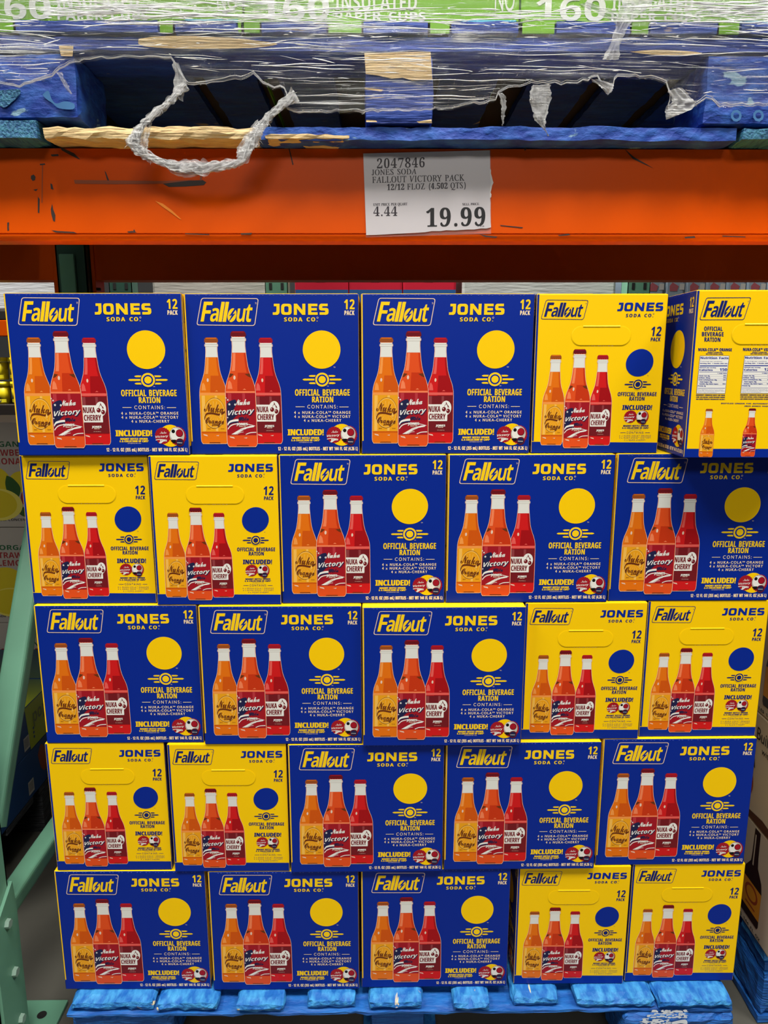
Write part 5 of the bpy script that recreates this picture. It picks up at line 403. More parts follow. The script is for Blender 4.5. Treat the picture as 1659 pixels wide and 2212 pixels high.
TOPY = mat('carton_top_yellow', (250, 206, 10), 0.4, spec=0.4)

# bottle silhouette: (share of height from the cap down, share of half width)
PROF = [(0.000, .40), (0.012, .47), (0.040, .50), (0.043, .43), (0.060, .43), (0.064, .48), (0.082, .49), (0.088, .43), (0.13, .425), (0.19, .46),
        (0.26, .51), (0.31, .565), (0.35, .64), (0.39, .745), (0.43, .86), (0.47, .945), (0.51, .99), (0.55, 1.0), (0.95, 1.0), (0.975, .985), (0.99, .94), (1.0, .86)]


def hw(t):
    for (a, p), (b, q) in zip(PROF, PROF[1:]):
        if a <= t <= b: return p + (q - p) * (t - a) / (b - a)
    return PROF[-1][1]


def bottle(A, top, bot, W, kind, ly, small=False):
    """printed picture of a soda bottle: top, bot = middle of cap top and of base; W = half width"""
    (tx, ty), (bx, by) = top, bot
    P = lambda u, t: (tx + (bx - tx) * t + u * W, ty + (by - ty) * t)
    ts = [p[0] for p in PROF]
    def span(t0, t1, u0=-1.0, u1=1.0, grow=0.0):
        tt = [t0] + [t for t in ts if t0 < t < t1] + [t1]
        return [P(u0 * hw(t) - (grow if u0 == -1 else 0), t) for t in tt] + [P(u1 * hw(t) + (grow if u1 == 1 else 0), t) for t in tt[::-1]]
    liq, deep, pale, capm = {'o': (ORA, ORAD, ORAL, CAPO), 'v': (VIC, VICD, VICL, CAPV), 'c': (CHE, CHED, CHEL, CAPC)}[kind]
    g = 0.028
    out = span(0.045, 1.0, grow=g); out[len(out) // 2 - 1] = (out[len(out) // 2 - 1][0], out[len(out) // 2 - 1][1] + 4); out[len(out) // 2] = (out[len(out) // 2][0], out[len(out) // 2][1] + 4)
    A.poly(out, PEACH if not small else pale, ly)
    A.poly(span(0.045, 1.0), liq, ly + 1)
    A.poly(span(0.05, 0.186, -.97, .97), FROST, ly + 2)
    A.poly(span(0.064, 0.068, -1, 1), SILV, ly + 3); A.poly(span(0.084, 0.087, -1, 1), SILV, ly + 3)
    # cap with a crimped skirt
    c0, c1 = 0.0, 0.042; cap = [P(-.40, c0), P(.40, c0), P(.50, .014), P(.53, c1)]
    n = 11
    for i in range(n + 1):
        u = .53 - 1.06 * i / n; cap.append(P(u, c1 + (0.006 if i % 2 else -0.002)))
    cap.append(P(-.50, .014))
    A.poly(cap, capm, ly + 2)
    if not small: A.poly([P(-.36, .004), P(.36, .004), P(.42, .012), P(-.42, .012)], {'o': ORA, 'v': CAPC, 'c': CHE}[kind], ly + 3)
    # deeper colour at the sides and base, pale glints
    A.poly(span(0.19, 0.56, .72, 1.0), deep, ly + 2); A.poly(span(0.36, 0.56, -.2, .72), deep, ly + 2)
    A.poly(span(0.19, 0.345, -.86, -.5), pale, ly + 3)
    A.ell(*P(-.36, .402), W * .075, W * .14, PEACH, ly + 3, n=14)
    A.poly([P(-.80, .44), P(-.70, .425), P(-.58, .45), P(-.52, .50), P(-.86, .50)], pale, ly + 3)
    A.poly([P(.15, .508), P(.28, .497), P(.40, .508)], pale, ly + 3)
    A.poly(span(0.52, 0.545, -.97, .97), pale, ly + 3)
    A.poly(span(0.885, 0.90, -.97, .97), deep, ly + 3)
    A.poly([P(-.84, .912), P(-.55, .918), P(-.50, .932), P(-.80, .922)], PEACH, ly + 3)
    A.poly([P(.1, .925), P(.35, .92), P(.3, .93)], PEACH, ly + 3)
    A.poly([P(-.36, .988), P(.40, .988), P(.44, .995), P(-.42, .995)], BROWN, ly + 4)
    if kind == 'v':
        A.poly([P(-.93, .40) if 0 else P(-.64, .365), P(-.40, .372), P(-.60, .395), P(-.74, .40)], BROWN, ly + 4)
        A.poly([P(.66, .365), P(.34, .372), P(.56, .392), P(.76, .402)], BROWN, ly + 4)
    # label
    l0, l1 = {'o': (.545, .888), 'v': (.535, .90), 'c': (.552, .895)}[kind]
    Q = lambda u, v: P(u, l0 + (l1 - l0) * v)
    K = ly + 4
    lm, lm2 = {'o': (LABO, LABO2), 'v': (LABV, LABV2), 'c': (LABC, LABC2)}[kind]
    A.poly([Q(-.97, 0), Q(.97, 0), Q(.97, 1), Q(-.97, 1)], lm, K)
    for u0, u1 in ((-.86, -.62), (.12, .3)): A.poly([Q(u0, 0.01), Q(u1, 0.01), Q(u1, .99 if kind == 'o' else .3), Q(u0, .99 if kind == 'o' else .3)], lm2, K + 1)
    E = lambda u, v, ru, rv, m, L, **k: A.ell(*Q(u, v), ru * W, rv * (l1 - l0) * (by - ty), m, L, **k)
    def T(font, s, u0, u1, v0, v1, m, L, **k):
        (x0, y0), (x1, y1) = Q(u0, v0), Q(u1, v1)
        for e, f, l_ in (((-.012, 0, 0), (.012, 0, .35), (0, .012, .7), (0, -.012, 1.05)) if font == 'script' else ((0, 0, 0),)): A.text(font, s, x0 + e * W, x1 + e * W, y0 + f * W, y1 + f * W, m, L + l_, **k)
    X = lambda pts: [Q(*p) for p in pts]
    if kind == 'o':
        E(.06, .49, .80, .425, BROWN, K + 2); E(.06, .49, .78, .412, LABO2, K + 3); E(.06, .49, .72, .385, LABO, K + 4)
        if not small:
            for i in range(14):
                a = 2 * PI * i / 14 + .1
                A.poly(X([(.06 + .12 * math.cos(a), .49 + .06 * math.sin(a)), (.06 + .62 * math.cos(a - .035), .49 + .33 * math.sin(a - .035)), (.06 + .62 * math.cos(a + .035), .49 + .33 * math.sin(a + .035))]), LABO2, K + 5)
        T('script', 'Nuka', -.70, .74, .20, .435, BROWN, K + 6, slope=-.10)
        A.poly(X(band(curve([(-.70, .66), (-.62, .55), (-.42, .495), (.0, .50), (.35, .53), (.62, .51), (.84, .45)]), .055)), BROWN, K + 6)
        A.poly(X([(.52, .47), (.60, .55), (.58, .60), (.50, .61), (.44, .57)]), LABO2, K + 7)
        T('script', 'Orange', -.62, .74, .60, .765, BROWN, K + 6, slope=-.05)
        T('sans', 'JONES', -.16, .42, .79, .835, BROWN, K + 6)
        if not small:
            T('sans', 'SODA CO', -.5, -.28, .91, .925, BROWN, K + 6); T('sans', '12 FL OZ', .5, .75, .91, .925, BROWN, K + 6)
    if kind == 'v':
        A.poly(X(curve([(-.95, .26), (-.72, .19), (-.36, .16), (-.30, .26), (-.52, .42), (-.34, .52), (-.5, .60), (-.93, .74), (-.97, .55), (-.95, .26)], 36)), LNAVY, K + 2)
        for u, v, r in ((-.98, .12, .06), (-.87, .165, .075), (-.77, .27, .095), (-.92, .585, .06)):
            st = []
            for i in range(10):
                a = -PI / 2 + PI * i / 5 + .2; rr = r if i % 2 == 0 else r * .42
                st.append((u + rr * math.cos(a), v + rr * .38 * math.sin(a)))
            A.poly(X(st), WHITE, K + 3)
        A.poly(X(band(curve([(-.94, .76), (-.80, .69), (-.5, .655), (-.2, .645)]), .05)), WHITE, K + 3)
        A.poly(X(band(curve([(-.94, .80), (-.78, .73), (-.5, .695), (-.2, .69)]), .035)), LNAVY, K + 3)
        A.poly(X(band(curve([(-.94, .86), (-.72, .775), (-.35, .735), (.25, .735), (.90, .785)]), .032, .012)), WHITE, K + 3)
        A.poly(X([(-.72, .985), (-.05, .845), (.55, .785), (.85, .775), (.80, .81), (.35, .84), (.0, .90), (-.42, .985)]), WHITE, K + 3)
        A.poly(X(band(curve([(.25, .985), (.55, .945), (.95, .935)]), .02)), WHITE, K + 3)
        A.poly(X(band(curve([(-.35, .985), (-.1, .94), (.1, .93)]), .01)), WHITE, K + 3)
        T('script', 'Nuka', -.42, .60, .16, .295, WHITE, K + 5, slope=.06)
        for dx, dy, m, L in ((.045, .02, LNAVY, K + 5), (0, 0, WHITE, K + 6)):
            T('slant', 'Victory', -.90 + dx, .84 + dx, .365 + dy, .535 + dy, m, L, slope=.10, shear=.10)
        T('script', 'Cola', -.18, .48, .575, .655, LNAVY, K + 6, slope=.04)
        T('sans', 'JONES', -.34, .40, .71, .77, WHITE, K + 6)
        if not small:
            T('sans', 'SODA CO', -.18, .26, .785, .805, PEACH, K + 6); T('plain', '12 FL OZ (355 mL)', -.26, .36, .855, .875, LABV, K + 6)
    if kind == 'c':
        A.poly(X(rounded([(-.93, .235), (.20, .235), (.22, .235), (.56, .47), (.56, .70), (-.93, .70)], .035)), WHITE, K + 2)
        E(.46, .335, .40, .20, WHITE, K + 2)
        E(.30, .37, .155, .062, LABC, K + 3); E(.62, .42, .14, .062, LABC, K + 3)
        E(.25, .352, .04, .016, WHITE, K + 4, n=10); E(.57, .405, .035, .014, WHITE, K + 4, n=10)
        A.poly(X(band(curve([(.30, .33), (.38, .26), (.50, .20)]), .018)), LABC, K + 3)
        A.poly(X(band(curve([(.62, .37), (.58, .28), (.50, .20)]), .018)), LABC, K + 3)
        A.poly(X([(.44, .16), (.52, .20), (.54, .27), (.46, .22)]), LABC, K + 3); A.poly(X([(.54, .24), (.66, .28), (.70, .34), (.58, .30)]), LABC, K + 3)
        T('sans', 'NUKA', -.86, .02, .285, .445, LABC, K + 3); T('sans', 'CHERRY', -.82, .42, .495, .655, LABC, K + 3)
        T('sans', 'JONES', -.30, .40, .795, .85, WHITE, K + 3)
        if not small:
            T('sans', 'SODA CO', -.14, .24, .862, .885, PEACH, K + 3); T('plain', '12 FL OZ (355 mL)', -.20, .34, .94, .96, PEACH, K + 3)


def game_logo(A, c, line, m, bolt, ly):
    """boxed slanted title with a lightning bolt through its o"""
    TL, TR, BR, BL = c
    H = homog([(0, 0), (1, 0), (1, 1), (0, 1)], [TL, TR, BR, BL])
    w = 0.013
    o = rounded([TL, TR, BR, BL], 26); f = homog([TL, TR, BR, BL], [(0, 0), (1, 0), (1, 1), (0, 1)])
    i_ = rounded([H((w, w * 2)), H((1 - w, w * 2)), H((1 - w, 1 - w * 2)), H((w, 1 - w * 2))], 21)
    A.poly(o, line, ly, i_)
    for ch, u0, u1, v0 in (('F', .06, .215, .14), ('a', .215, .352, .37), ('l', .365, .425, .14), ('l', .438, .498, .14), ('u', .668, .805, .38), ('t', .812, .918, .23)):
        A.fit('sans', ch, u0, u1, v0, .865, m, ly, H)
    e = lambda a, b: [(.583 + a * math.cos(2 * PI * k / 30), .622 + b * math.sin(2 * PI * k / 30)) for k in range(30)]
    A.poly([H(p) for p in e(.075, .25)], m, ly)
    A.poly([H(p) for p in [(.625, .31), (.535, .66), (.578, .63), (.528, .93), (.638, .555), (.592, .585), (.655, .33)]], bolt, ly + 1)
    x, y = H((.945, .15)); x2, y2 = H((.975, .22)); A.text('plain', 'TM', x, x2, y, y2, line, ly)


def maker(A, x0, x1, yt, yb, m, ly):
    """wide heavy JONES"""
    P = lambda u, v: (x0 + (x1 - x0) * u, yt + (yb - yt) * v)
    A.poly([P(.02, 0), P(.122, 0), P(.122, .74), P(.11, .9), P(.085, 1), P(0, 1), P(0, .77), P(.045, .77), P(.062, .72), P(.066, .62), P(.066, .23), P(.02, .23)], m, ly)
    def sq(u0, u1, a): return rounded([P(u0, 0 + a), P(u1, 0 + a), P(u1, 1 - a), P(u0, 1 - a)], (yb - yt) * .30 if a == 0 else (yb - yt) * .14)
    A.poly(sq(.150, .338, 0), m, ly, sq(.205, .283, .23))
    A.poly([P(.378, 0), P(.436, 0), P(.530, .58), P(.530, 0), P(.584, 0), P(.584, 1), P(.528, 1), P(.432, .42), P(.432, 1), P(.378, 1)], m, ly)
    A.poly([P(.634, 0), P(.800, 0), P(.800, .23), P(.690, .23), P(.690, .385), P(.790, .385), P(.790, .61), P(.690, .61), P(.690, .77), P(.804, .77), P(.804, 1), P(.634, 1)], m, ly)
    A.poly([P(.985, .0), P(.985, .23), P(.895, .23), P(.886, .26), P(.886, .34), P(.896, .38), P(.965, .385), P(.99, .44), P(1, .56), P(1, .82), P(.985, .95), P(.96, 1), P(.84, 1), P(.84, .77), P(.932, .77), P(.942, .74), P(.942, .66), P(.932, .62), P(.865, .61), P(.84, .56), P(.83, .46), P(.83, .18), P(.845, .05), P(.87, 0)], m, ly)


def wing_logo(A, cx, cy, s, m, bg, ly):
    """ring emblem with three swept bars each side"""
    for dy, half, th in ((-.52, 1.97, .25), (0, 2.87, .27), (.52, 1.97, .25)):
        b = [(-half, 0), (-half + .25, -th / 2), (half - .25, -th / 2), (half, 0), (half - .25, th / 2), (-half + .25, th / 2)]
        A.poly(rounded([(cx + x * s, cy + (dy + y) * s) for x, y in b], .1 * s, 3), m, ly)
    A.ell(cx, cy, s * 1.12, s * 1.12, bg, ly + 1); A.ell(cx, cy, s, s, m, ly + 2); A.ell(cx, cy, s * .73, s * .73, bg, ly + 3); A.ell(cx, cy, s * .52, s * .52, m, ly + 4)


def cap_art(A, cx, cy, rx, ry, ly, opener):
    n = 21 * 2
    zz = [(cx + rx * (1.0 if i % 2 else .93) * math.cos(2 * PI * i / n), cy + ry * (1.0 if i % 2 else .93) * math.sin(2 * PI * i / n)) for i in range(n)]
    A.poly(zz, CAPC if opener else LABV, ly)
    if opener:
        A.ell(cx - rx * .08, cy - ry * .08, rx * .86, ry * .84, SILV, ly + 1); A.ell(cx - rx * .22, cy - ry * .16, rx * .62, ry * .64, WHITE, ly + 2)
        A.ell(cx - rx * .48, cy - ry * .48, rx * .2, ry * .19, BLACK, ly + 3); A.ell(cx + rx * .22, cy - ry * .28, rx * .42, ry * .4, CAPV, ly + 3); A.ell(cx + rx * .2, cy - ry * .3, rx * .36, ry * .34, CAPC, ly + 4)
        A.poly(curve([(cx - rx * .8, cy + ry * .42), (cx - rx * .3, cy + ry * .38), (cx + rx * .1, cy + ry * .5), (cx + rx * .5, cy + ry * .3), (cx + rx * .55, cy + ry * .66), (cx - rx * .5, cy + ry * .72), (cx - rx * .8, cy + ry * .42)], 24), BLACK, ly + 3)
        A.ell(cx + rx * .22, cy + ry * .66, rx * .48, ry * .42, CAPV, ly + 4); A.ell(cx + rx * .22, cy + ry * .66, rx * .38, ry * .32, LNAVY, ly + 5)
        A.text('slant', 'Victory', cx - rx * .08, cx + rx * .5, cy + ry * .6, cy + ry * .74, WHITE, ly + 6)
    else:
        A.text('script', 'Nuka', cx - rx * .35, cx + rx * .45, cy - ry * .50, cy - ry * .22, WHITE, ly + 1, slope=.06)
        A.text('slant', 'Victory', cx - rx * .92, cx + rx * .66, cy - ry * .10, cy + ry * .26, WHITE, ly + 1, slope=.08)
        A.poly(band(curve([(cx - rx * .9, cy + ry * .5), (cx - rx * .3, cy + ry * .42), (cx + rx * .5, cy + ry * .5)]), 7, 3), WHITE, ly + 1)
        A.text('sans', 'JONES', cx - rx * .4, cx + rx * .45, cy + ry * .48, cy + ry * .66, WHITE, ly + 2)
        A.poly([(cx - rx * .55, cy + ry * .85), (cx - rx * .2, cy + ry * .62), (cx + rx * .1, cy + ry * .64), (cx - rx * .3, cy + ry * .9)], WHITE, ly + 1)


WB, WY, CH = 0.2600, 0.1979, 0.2404          # carton: blue side, yellow end, height
BH = CH - 0.0008


def blue_face(A):
    A.poly([A_inv(A, 0.0008, 1), A_inv(A, 0.0026, 1), A_inv(A, 0.0026, .085), A_inv(A, 0.0008, .085)], YEL, 1)
    game_logo(A, [(148, 93), (663, 98), (628, 345), (103, 338)], PEACH, GOLD, BLUE, 1)
    x = 788
    maker(A, 788, 1287, 147, 246, GOLD, 1)
    A.text('sans', 'SODA CO.', 890, 1187, 269, 305, GOLD, 1, sp=55); A.ell(1188, 272, 8, 8, CREAM, 1, hole=.7, n=14)
    A.text('sans', '12', 1428, 1519, 110, 197, GOLD, 1, sp=15); A.text('sans', 'PACK', 1430, 1518, 209, 249, CREAM, 1, sp=20)
    A.ell(1224, 557, 169, 171, YEL, 1, n=64); A.text('plain', 'TM', 1330, 1347, 710, 720, CREAM, 1)
    wing_logo(A, 1228, 825, 62, GOLD, BLUE, 1); A.text('plain', 'TM', 1270, 1286, 880, 888, CREAM, 1)
    A.text('sans', 'OFFICIAL BEVERAGE', 985, 1474, 912, 969, GOLD, 1, sp=14); A.text('sans', 'RATION', 1138, 1326, 977, 1029, GOLD, 1, sp=14)
    A.text('plain', 'CONTAINS:', 1095, 1365, 1052, 1084, CREAM, 1, sp=95)
    A.rect(990, 1070, 1066, 1071, CREAM, 1); A.rect(1383, 1464, 1068, 1073, CREAM, 1)
    for s, x0, x1, y in (('4 x NUKA-COLA\x01TM\x01 ORANGE', 976, 1481, 1108), ('4 x NUKA-COLA\x01TM\x01 VICTORY', 977, 1480, 1144), ('4 x NUKA-CHERRY', 1063, 1398, 1179)):
        for dx, dy, l_ in ((-.9, 0, 0), (.9, 0, .35), (0, .9, .7)): A.text('plain', s, x0 + dx, x1 + dx, y + dy, y + 24 + dy, CREAM, 1 + l_, sp=85)
    A.text('sans', 'INCLUDED!', 918, 1236, 1270, 1324, GOLD, 2, sp=6); A.text('sans', 'INCLUDED!', 922, 1240, 1270, 1324, GOLD, 1, sp=6)
    A.text('sans', 'MAGNET BOTTLE OPENER', 958, 1200, 1339, 1356, GOLD, 1); A.text('sans', '& A COLLECTION OF CAPS*', 950, 1206, 1360, 1377, GOLD, 1)
    A.text('plain', '*CAP DESIGNS MAY VARY', 1018, 1140, 1384, 1391, CREAM, 1)
    A.ell(1403, 1320, 99, 98, YEL, 1, n=48); cap_art(A, 1335, 1320, 72, 76, 2, False); cap_art(A, 1466, 1322, 77, 86, 3, True)
    A.text('sans', '12 - 12 FL OZ (355 mL) BOTTLES - NET WT 144 FL OZ (4.26 L)', 830, 1545, 1428, 1459, CREAM, 1, sp=8)
    bottle(A, (233, 447), (263, 1397), 119, 'o', 1); bottle(A, (722, 450), (753, 1397), 119, 'c', 1); bottle(A, (476, 391), (513, 1424), 134, 'v', 13)


def A_inv(A, u, v): return A.inv((u, v))


def yellow_face(A):
    A.poly([A.inv((0.0010, 1)), A.inv((0.004, 1)), A.inv((0.004, .08)), A.inv((0.0012, .08))], BLUE, 1)
    game_logo(A, [(237, 180), (712, 186), (683, 394), (205, 388)], NAVY, NAVY, YEL, 1)
    maker(A, 1042, 1546, 214, 304, BLUE, 1)
    A.text('sans', 'SODA CO.', 1147, 1448, 333, 367, NAVY, 1, sp=70); A.ell(1449, 333, 8, 8, NAVY, 1, hole=.7, n=14)
    A.text('sans', '12', 1450, 1561, 470, 569, NAVY, 1, sp=15); A.text('sans', 'PACK', 1458, 1562, 585, 625, NAVY, 1, sp=20)
    A.ell(1368, 855, 152, 148, BLUE, 1, n=56); A.text('plain', 'TM', 1470, 1486, 990, 999, NAVY, 1)
    wing_logo(A, 1380, 1088, 53, NAVY, YEL, 1); A.text('plain', 'TM', 1422, 1436, 1136, 1144, NAVY, 1)
    A.text('sans', 'OFFICIAL BEVERAGE', 1172, 1603, 1171, 1213, NAVY, 1, sp=18); A.text('sans', 'RATION', 1308, 1476, 1221, 1262, NAVY, 1, sp=18)
    A.text('sans', 'INCLUDED!', 1243, 1570, 1311, 1362, BLUE, 1, sp=6); A.text('sans', 'INCLUDED!', 1246, 1573, 1311, 1362, NAVY, 2, sp=6)
    cap_art(A, 1345, 1437, 73, 70, 3, False); cap_art(A, 1480, 1440, 72, 76, 4, True)
    A.text('sans', 'MAGNET BOTTLE OPENER', 1280, 1562, 1528, 1544, NAVY, 1); A.text('sans', '& A COLLECTION OF CAPS*', 1272, 1570, 1551, 1567, NAVY, 1)
    A.text('plain', '*CAP DESIGNS MAY VARY', 1352, 1492, 1576, 1583, NAVY, 1)
    A.text('plain', 'CONTAINS:', 1328, 1522, 1599, 1621, NAVY, 1, sp=85); A.rect(1258, 1316, 1609, 1613, NAVY, 1); A.rect(1535, 1590, 1609, 1613, NAVY, 1)
    for s, x0, x1, y in (('4 x NUKA-COLA\x01TM\x01 ORANGE', 1250, 1604, 1638), ('4 x NUKA-COLA\x01TM\x01 VICTORY', 1253, 1605, 1660), ('4 x NUKA-CHERRY', 1313, 1548, 1684)):
        A.text('plain', s, x0, x1, y, y + 14, NAVY, 1, sp=85)
    A.poly([A.inv((0.001, .001)), A.inv((WY - .001, .001)), (1693, 1719), (262, 1712)], BLUE, 1)
    bottle(A, (425, 769), (495, 1746), 121, 'o', 2); bottle(A, (949, 771), (1035, 1748), 121, 'c', 2); bottle(A, (683, 709), (770, 1777), 140, 'v', 14)


def facts_face(A):
    A.poly([A.inv((0.0010, 1)), A.inv((0.004, 1)), A.inv((0.004, .05)), A.inv((0.0012, .05))], BLUE, 1)
    game_logo(A, [(655, 212), (1175, 205), (1095, 462), (578, 468)], NAVY, NAVY, YEL, 1)
    A.text('sans', 'OFFICIAL', 637, 848, 541, 588, NAVY, 1, sp=18); A.text('sans', 'BEVERAGE', 612, 862, 603, 650, NAVY, 1, sp=18); A.text('sans', 'RATION', 642, 826, 665, 713, NAVY, 1, sp=18)
    for k, (nm, cal) in enumerate((('NUKA-COLA\x01TM\x01 ORANGE', '150'), ('NUKA-COLA\x01TM\x01 VICTORY', '120'), ('NUKA-CHERRY', '150'))):
        dx = 522 * k; dy = -6 * k
        A.text('sans', nm, 572 + dx, 962 + dx, 788 + dy, 822 + dy, NAVY, 1, sp=10)
        A.text('sans', 'NATURALLY FLAVORED SODA', 680 + dx, 850 + dx, 832 + dy, 842 + dy, NAVY, 1); A.text('sans', 'WITH OTHER NATURAL FLAVORS', 660 + dx, 862 + dx, 850 + dy, 861 + dy, NAVY, 1)
        f = homog([(0, 0), (1, 0), (1, 1), (0, 1)], [(590 + dx, 878 + dy), (935 + dx, 874 + dy), (895 + dx, 1320 + dy), (553 + dx, 1322 + dy)])
        R = lambda x0, x1, y0, y1, m, l: A.poly([f((x0, y0)), f((x1, y0)), f((x1, y1)), f((x0, y1))], m, l)
        R(0, 1, 0, 1, NAVY, 1); R(.012, .988, .008, .992, WHITE, 2)
        def T(s, x0, x1, y0, y1, font='sans'): a, b = f((x0, y0)); c, d = f((x1, y1)); A.text(font, s, a, a + (f((x1, y0))[0] - a), b, d, BLUE, 3)
        T('Nutrition Facts', .03, .97, .025, .09); T('4 servings per container', .03, .78, .13, .16, 'plain'); T('Serving size  1 bottle (355 mL)', .03, .97, .185, .215)
        R(.03, .97, .25, .275, BLUE, 3); T('Amount per serving', .03, .58, .295, .32); T('Calories', .03, .48, .345, .395); T(cal, .72, .97, .325, .395); R(.03, .97, .42, .43, BLUE, 3)
        T('% Daily Value', .66, .97, .45, .472)
        for j, (a, b, c) in enumerate((('Total Fat 0g', .4, '0%'), ('Sodium 10mg', .42, '1%'), ('Total Carbohydrate 38g', .66, '13%'), ('Total Sugars 38g', .5, ''), ('Includes 38g Added Sugars', .72, '75%'), ('Protein 0g', .3, ''))):
            y = .51 + j * .054; ind = .08 if j in (3, 4) else .03
            R(.03, .97, y - .018, y - .015, BLUE, 3); T(a, ind, b, y, y + .026)
            if c: T(c, .87, .97, y, y + .026)
        R(.03, .97, .845, .855, BLUE, 3)
        for j in range(3): T(('Not a significant source of saturated fat', 'trans fat cholesterol dietary fiber', 'calcium iron and potassium')[j], .03, (.92, .97, .7)[j], .88 + j * .035, .902 + j * .035, 'plain')
        for j, s in enumerate(('INGREDIENTS: CARBONATED WATER CANE SUGAR', 'CITRIC ACID NATURAL FLAVOR POTASSIUM SORBATE', 'AND SODIUM BENZOATE PRESERVATIVES YELLOW 5')):
            A.text('sans', s, 552 + dx, 893 + dx, 1332 + 24 * j + dy, 1344 + 24 * j + dy, NAVY, 1)
        bottle(A, (711 + 512 * k, 1501 - 9 * k), (673 + 505 * k, 2080 - 9 * k), 82, ('o', 'v', 'c')[k], 2, small=True)
    A.text('sans', 'BOTTLED UNDER THE AUTHORITY OF JONES SODA CO.', 850, 1770, 1428, 1440, NAVY, 1); A.text('sans', '2025 JONES SODA CO.', 1125, 1500, 1458, 1470, NAVY, 1)
    A.poly([A.inv((0.001, .001)), A.inv((WY - .001, .001)), A.inv((WY - .001, .056)), A.inv((0.001, .056))], BLUE, 1)


def make_art(mb, src, W, place):
    to = homog(src, [(0, BH), (W, BH), (W, 0), (0, 0)]); inv = homog([(0, BH), (W, BH), (W, 0), (0, 0)], src)
    A = Art(mb, to, place, clip=(0.0008, W - 0.0008, 0.0008, BH - 0.0008))
    A.bold = 1.3
    A.inv = lambda q: inv((q[0], q[1] * BH if q[1] <= 1 else q[1]))
    return A


BLUE_SRC = [(-14, 56), (1555, 58), (1563, 1493), (55, 1495)]
YEL_SRC = [(128, 118), (1584, 123), (1699, 1833), (276, 1839)]
FACT_SRC = [(545, 130), (2163, 112), (2026, 2085), (408, 2095)]
hx, hy = WB / 2, WY / 2
body = MB(); NICK = ink('nick', (112, 124, 190))
bmx = bmesh.new(); bmesh.ops.create_cube(bmx, size=1)
for p in bmx.verts: p.co = Vector((p.co.x * WB, p.co.y * WY, (p.co.z + .5) * BH))
bmesh.ops.bevel(bmx, geom=bmx.edges[:], offset=0.0016, segments=2, affect='EDGES', profile=0.6)
byx = [f for f in bmx.faces]
bmx.verts.index_update()
sides = {BLUE: [], YEL: []}
for f in byx:
    n = f.normal
    yellow = abs(n.x) > 0.75 or n.z > 0.3
    if abs(n.x) > 0.75 and f.calc_center_median().z < 0.01: yellow = False
    sides[YEL if yellow else BLUE].append([q.index for q in f.verts])
vv = [p.co.copy() for p in bmx.verts]; bmx.free()
for m_, fs_ in sides.items(): body.add(vv, fs_, m_)
# perforation nicks along the top folds
for q in range(46):
    xq = -hx + 0.012 + q * (WB - .024) / 45
    if (q * 7) % 3: body.box(xq, xq + .0020, -hy - .0003, -hy + .0003, BH - .0026, BH - .0023, NICK)
blue_face(make_art(body, BLUE_SRC, WB, lambda u, v, d: (-hx + u, -hy - d, v)))
blue_face(make_art(body, BLUE_SRC, WB, lambda u, v, d: (hx - u, hy + d, v)))
yellow_face(make_art(body, YEL_SRC, WY, lambda u, v, d: (-hx - d, hy - u, v)))
facts_face(make_art(body, FACT_SRC, WY, lambda u, v, d: (hx + d, -hy + u, v)))
BODY_ME = body.mesh('carton_body')


def flap_mesh(sgn):
    """stadium-shaped hand-hole flap, creased along its top and punched along its lower edge"""
    mb = MB(); a, b = 0.0455, 0.0148; n = 20
    ring = lambda s, q: [(s * ((a - b) * (1 if math.cos(t) > 0 else -1) + b * math.cos(t)) if 1 else 0, q * b * math.sin(t)) for t in [2 * PI * (i + .5) / (2 * n) for i in range(2 * n)]]
    outer = ring(1, 1); inner = [(x * .975, z * .92) for x, z in outer]
    vs = []; N = len(outer)
    h = lambda z, k: k + (0.0004 * (b - z) / (2 * b))
    for (x, z) in outer: vs.append((x, 0.0, z))
    for (x, z) in inner: vs.append((x, h(z, .0001), z))
    fs = [[i, (i + 1) % N, N + (i + 1) % N, N + i] for i in range(N)] + [[N + i for i in range(N)]]
    # fold ridge along the top
    k = len(vs)
    for x in (-.028, .028):
        for dz, dd in ((-.0028, .0002), (-.0010, .0009), (.0006, .0)): vs.append((x, dd, b + dz))
    fs += [[k, k + 3, k + 4, k + 1], [k + 1, k + 4, k + 5, k + 2]]
    # ragged nicks along the lower edge
    out = []
    for (x, d, z) in vs: out.append((sgn * (hx + .0003 + d), (x + .0012) * sgn, z + 0.1783))
    mb.add(out, fs, YEL)
    rr = random.Random(4)
    for i in range(9):
        x = -.018 + i * .0042 + rr.uniform(-.001, .001); ww = rr.uniform(.001, .003)
        p = [(x, .0006, -b + .0002), (x + ww, .0007, -b + .0004), (x + ww, .0003, -b - .0005), (x, .0003, -b - .0004)]
        mb.add([(sgn * (hx + .0003 + d), (q + .0012) * sgn, z + .1783) for q, d, z in p], [[0, 1, 2, 3]], CREAM)
    return mb.mesh('handle_flap')


FLAPS = [flap_mesh(-1), flap_mesh(1)]
top = MB(); top.box(-hx + .002, hx - .002, -hy + .002, -hy + .085, BH - .0004, BH + .0004, TOPY); top.box(-hx + .002, hx - .002, hy - .085, hy - .002, BH - .0004, BH + .0004, TOPY)
TOP_ME = top.mesh('top_flap')

# ================================================================ the setting
conc = mat('concrete', (98, 96, 88), 0.55, bump=.15, bscale=60, var=.5, vscale=3)
fl = MB(); fl.box(-7, 8, -9, 7, -0.1, 0, conc); tag(fl.build('floor'), 'grey concrete warehouse floor', 'floor', kind='structure')
dark = mat('dark_wall', (46, 48, 50), 0.8)
wl = MB(); wl.box(-7, 8, 6.8, 7, 0, 6.5, dark); tag(wl.build('wall_back'), 'dark far wall of the warehouse', 'wall', kind='structure')

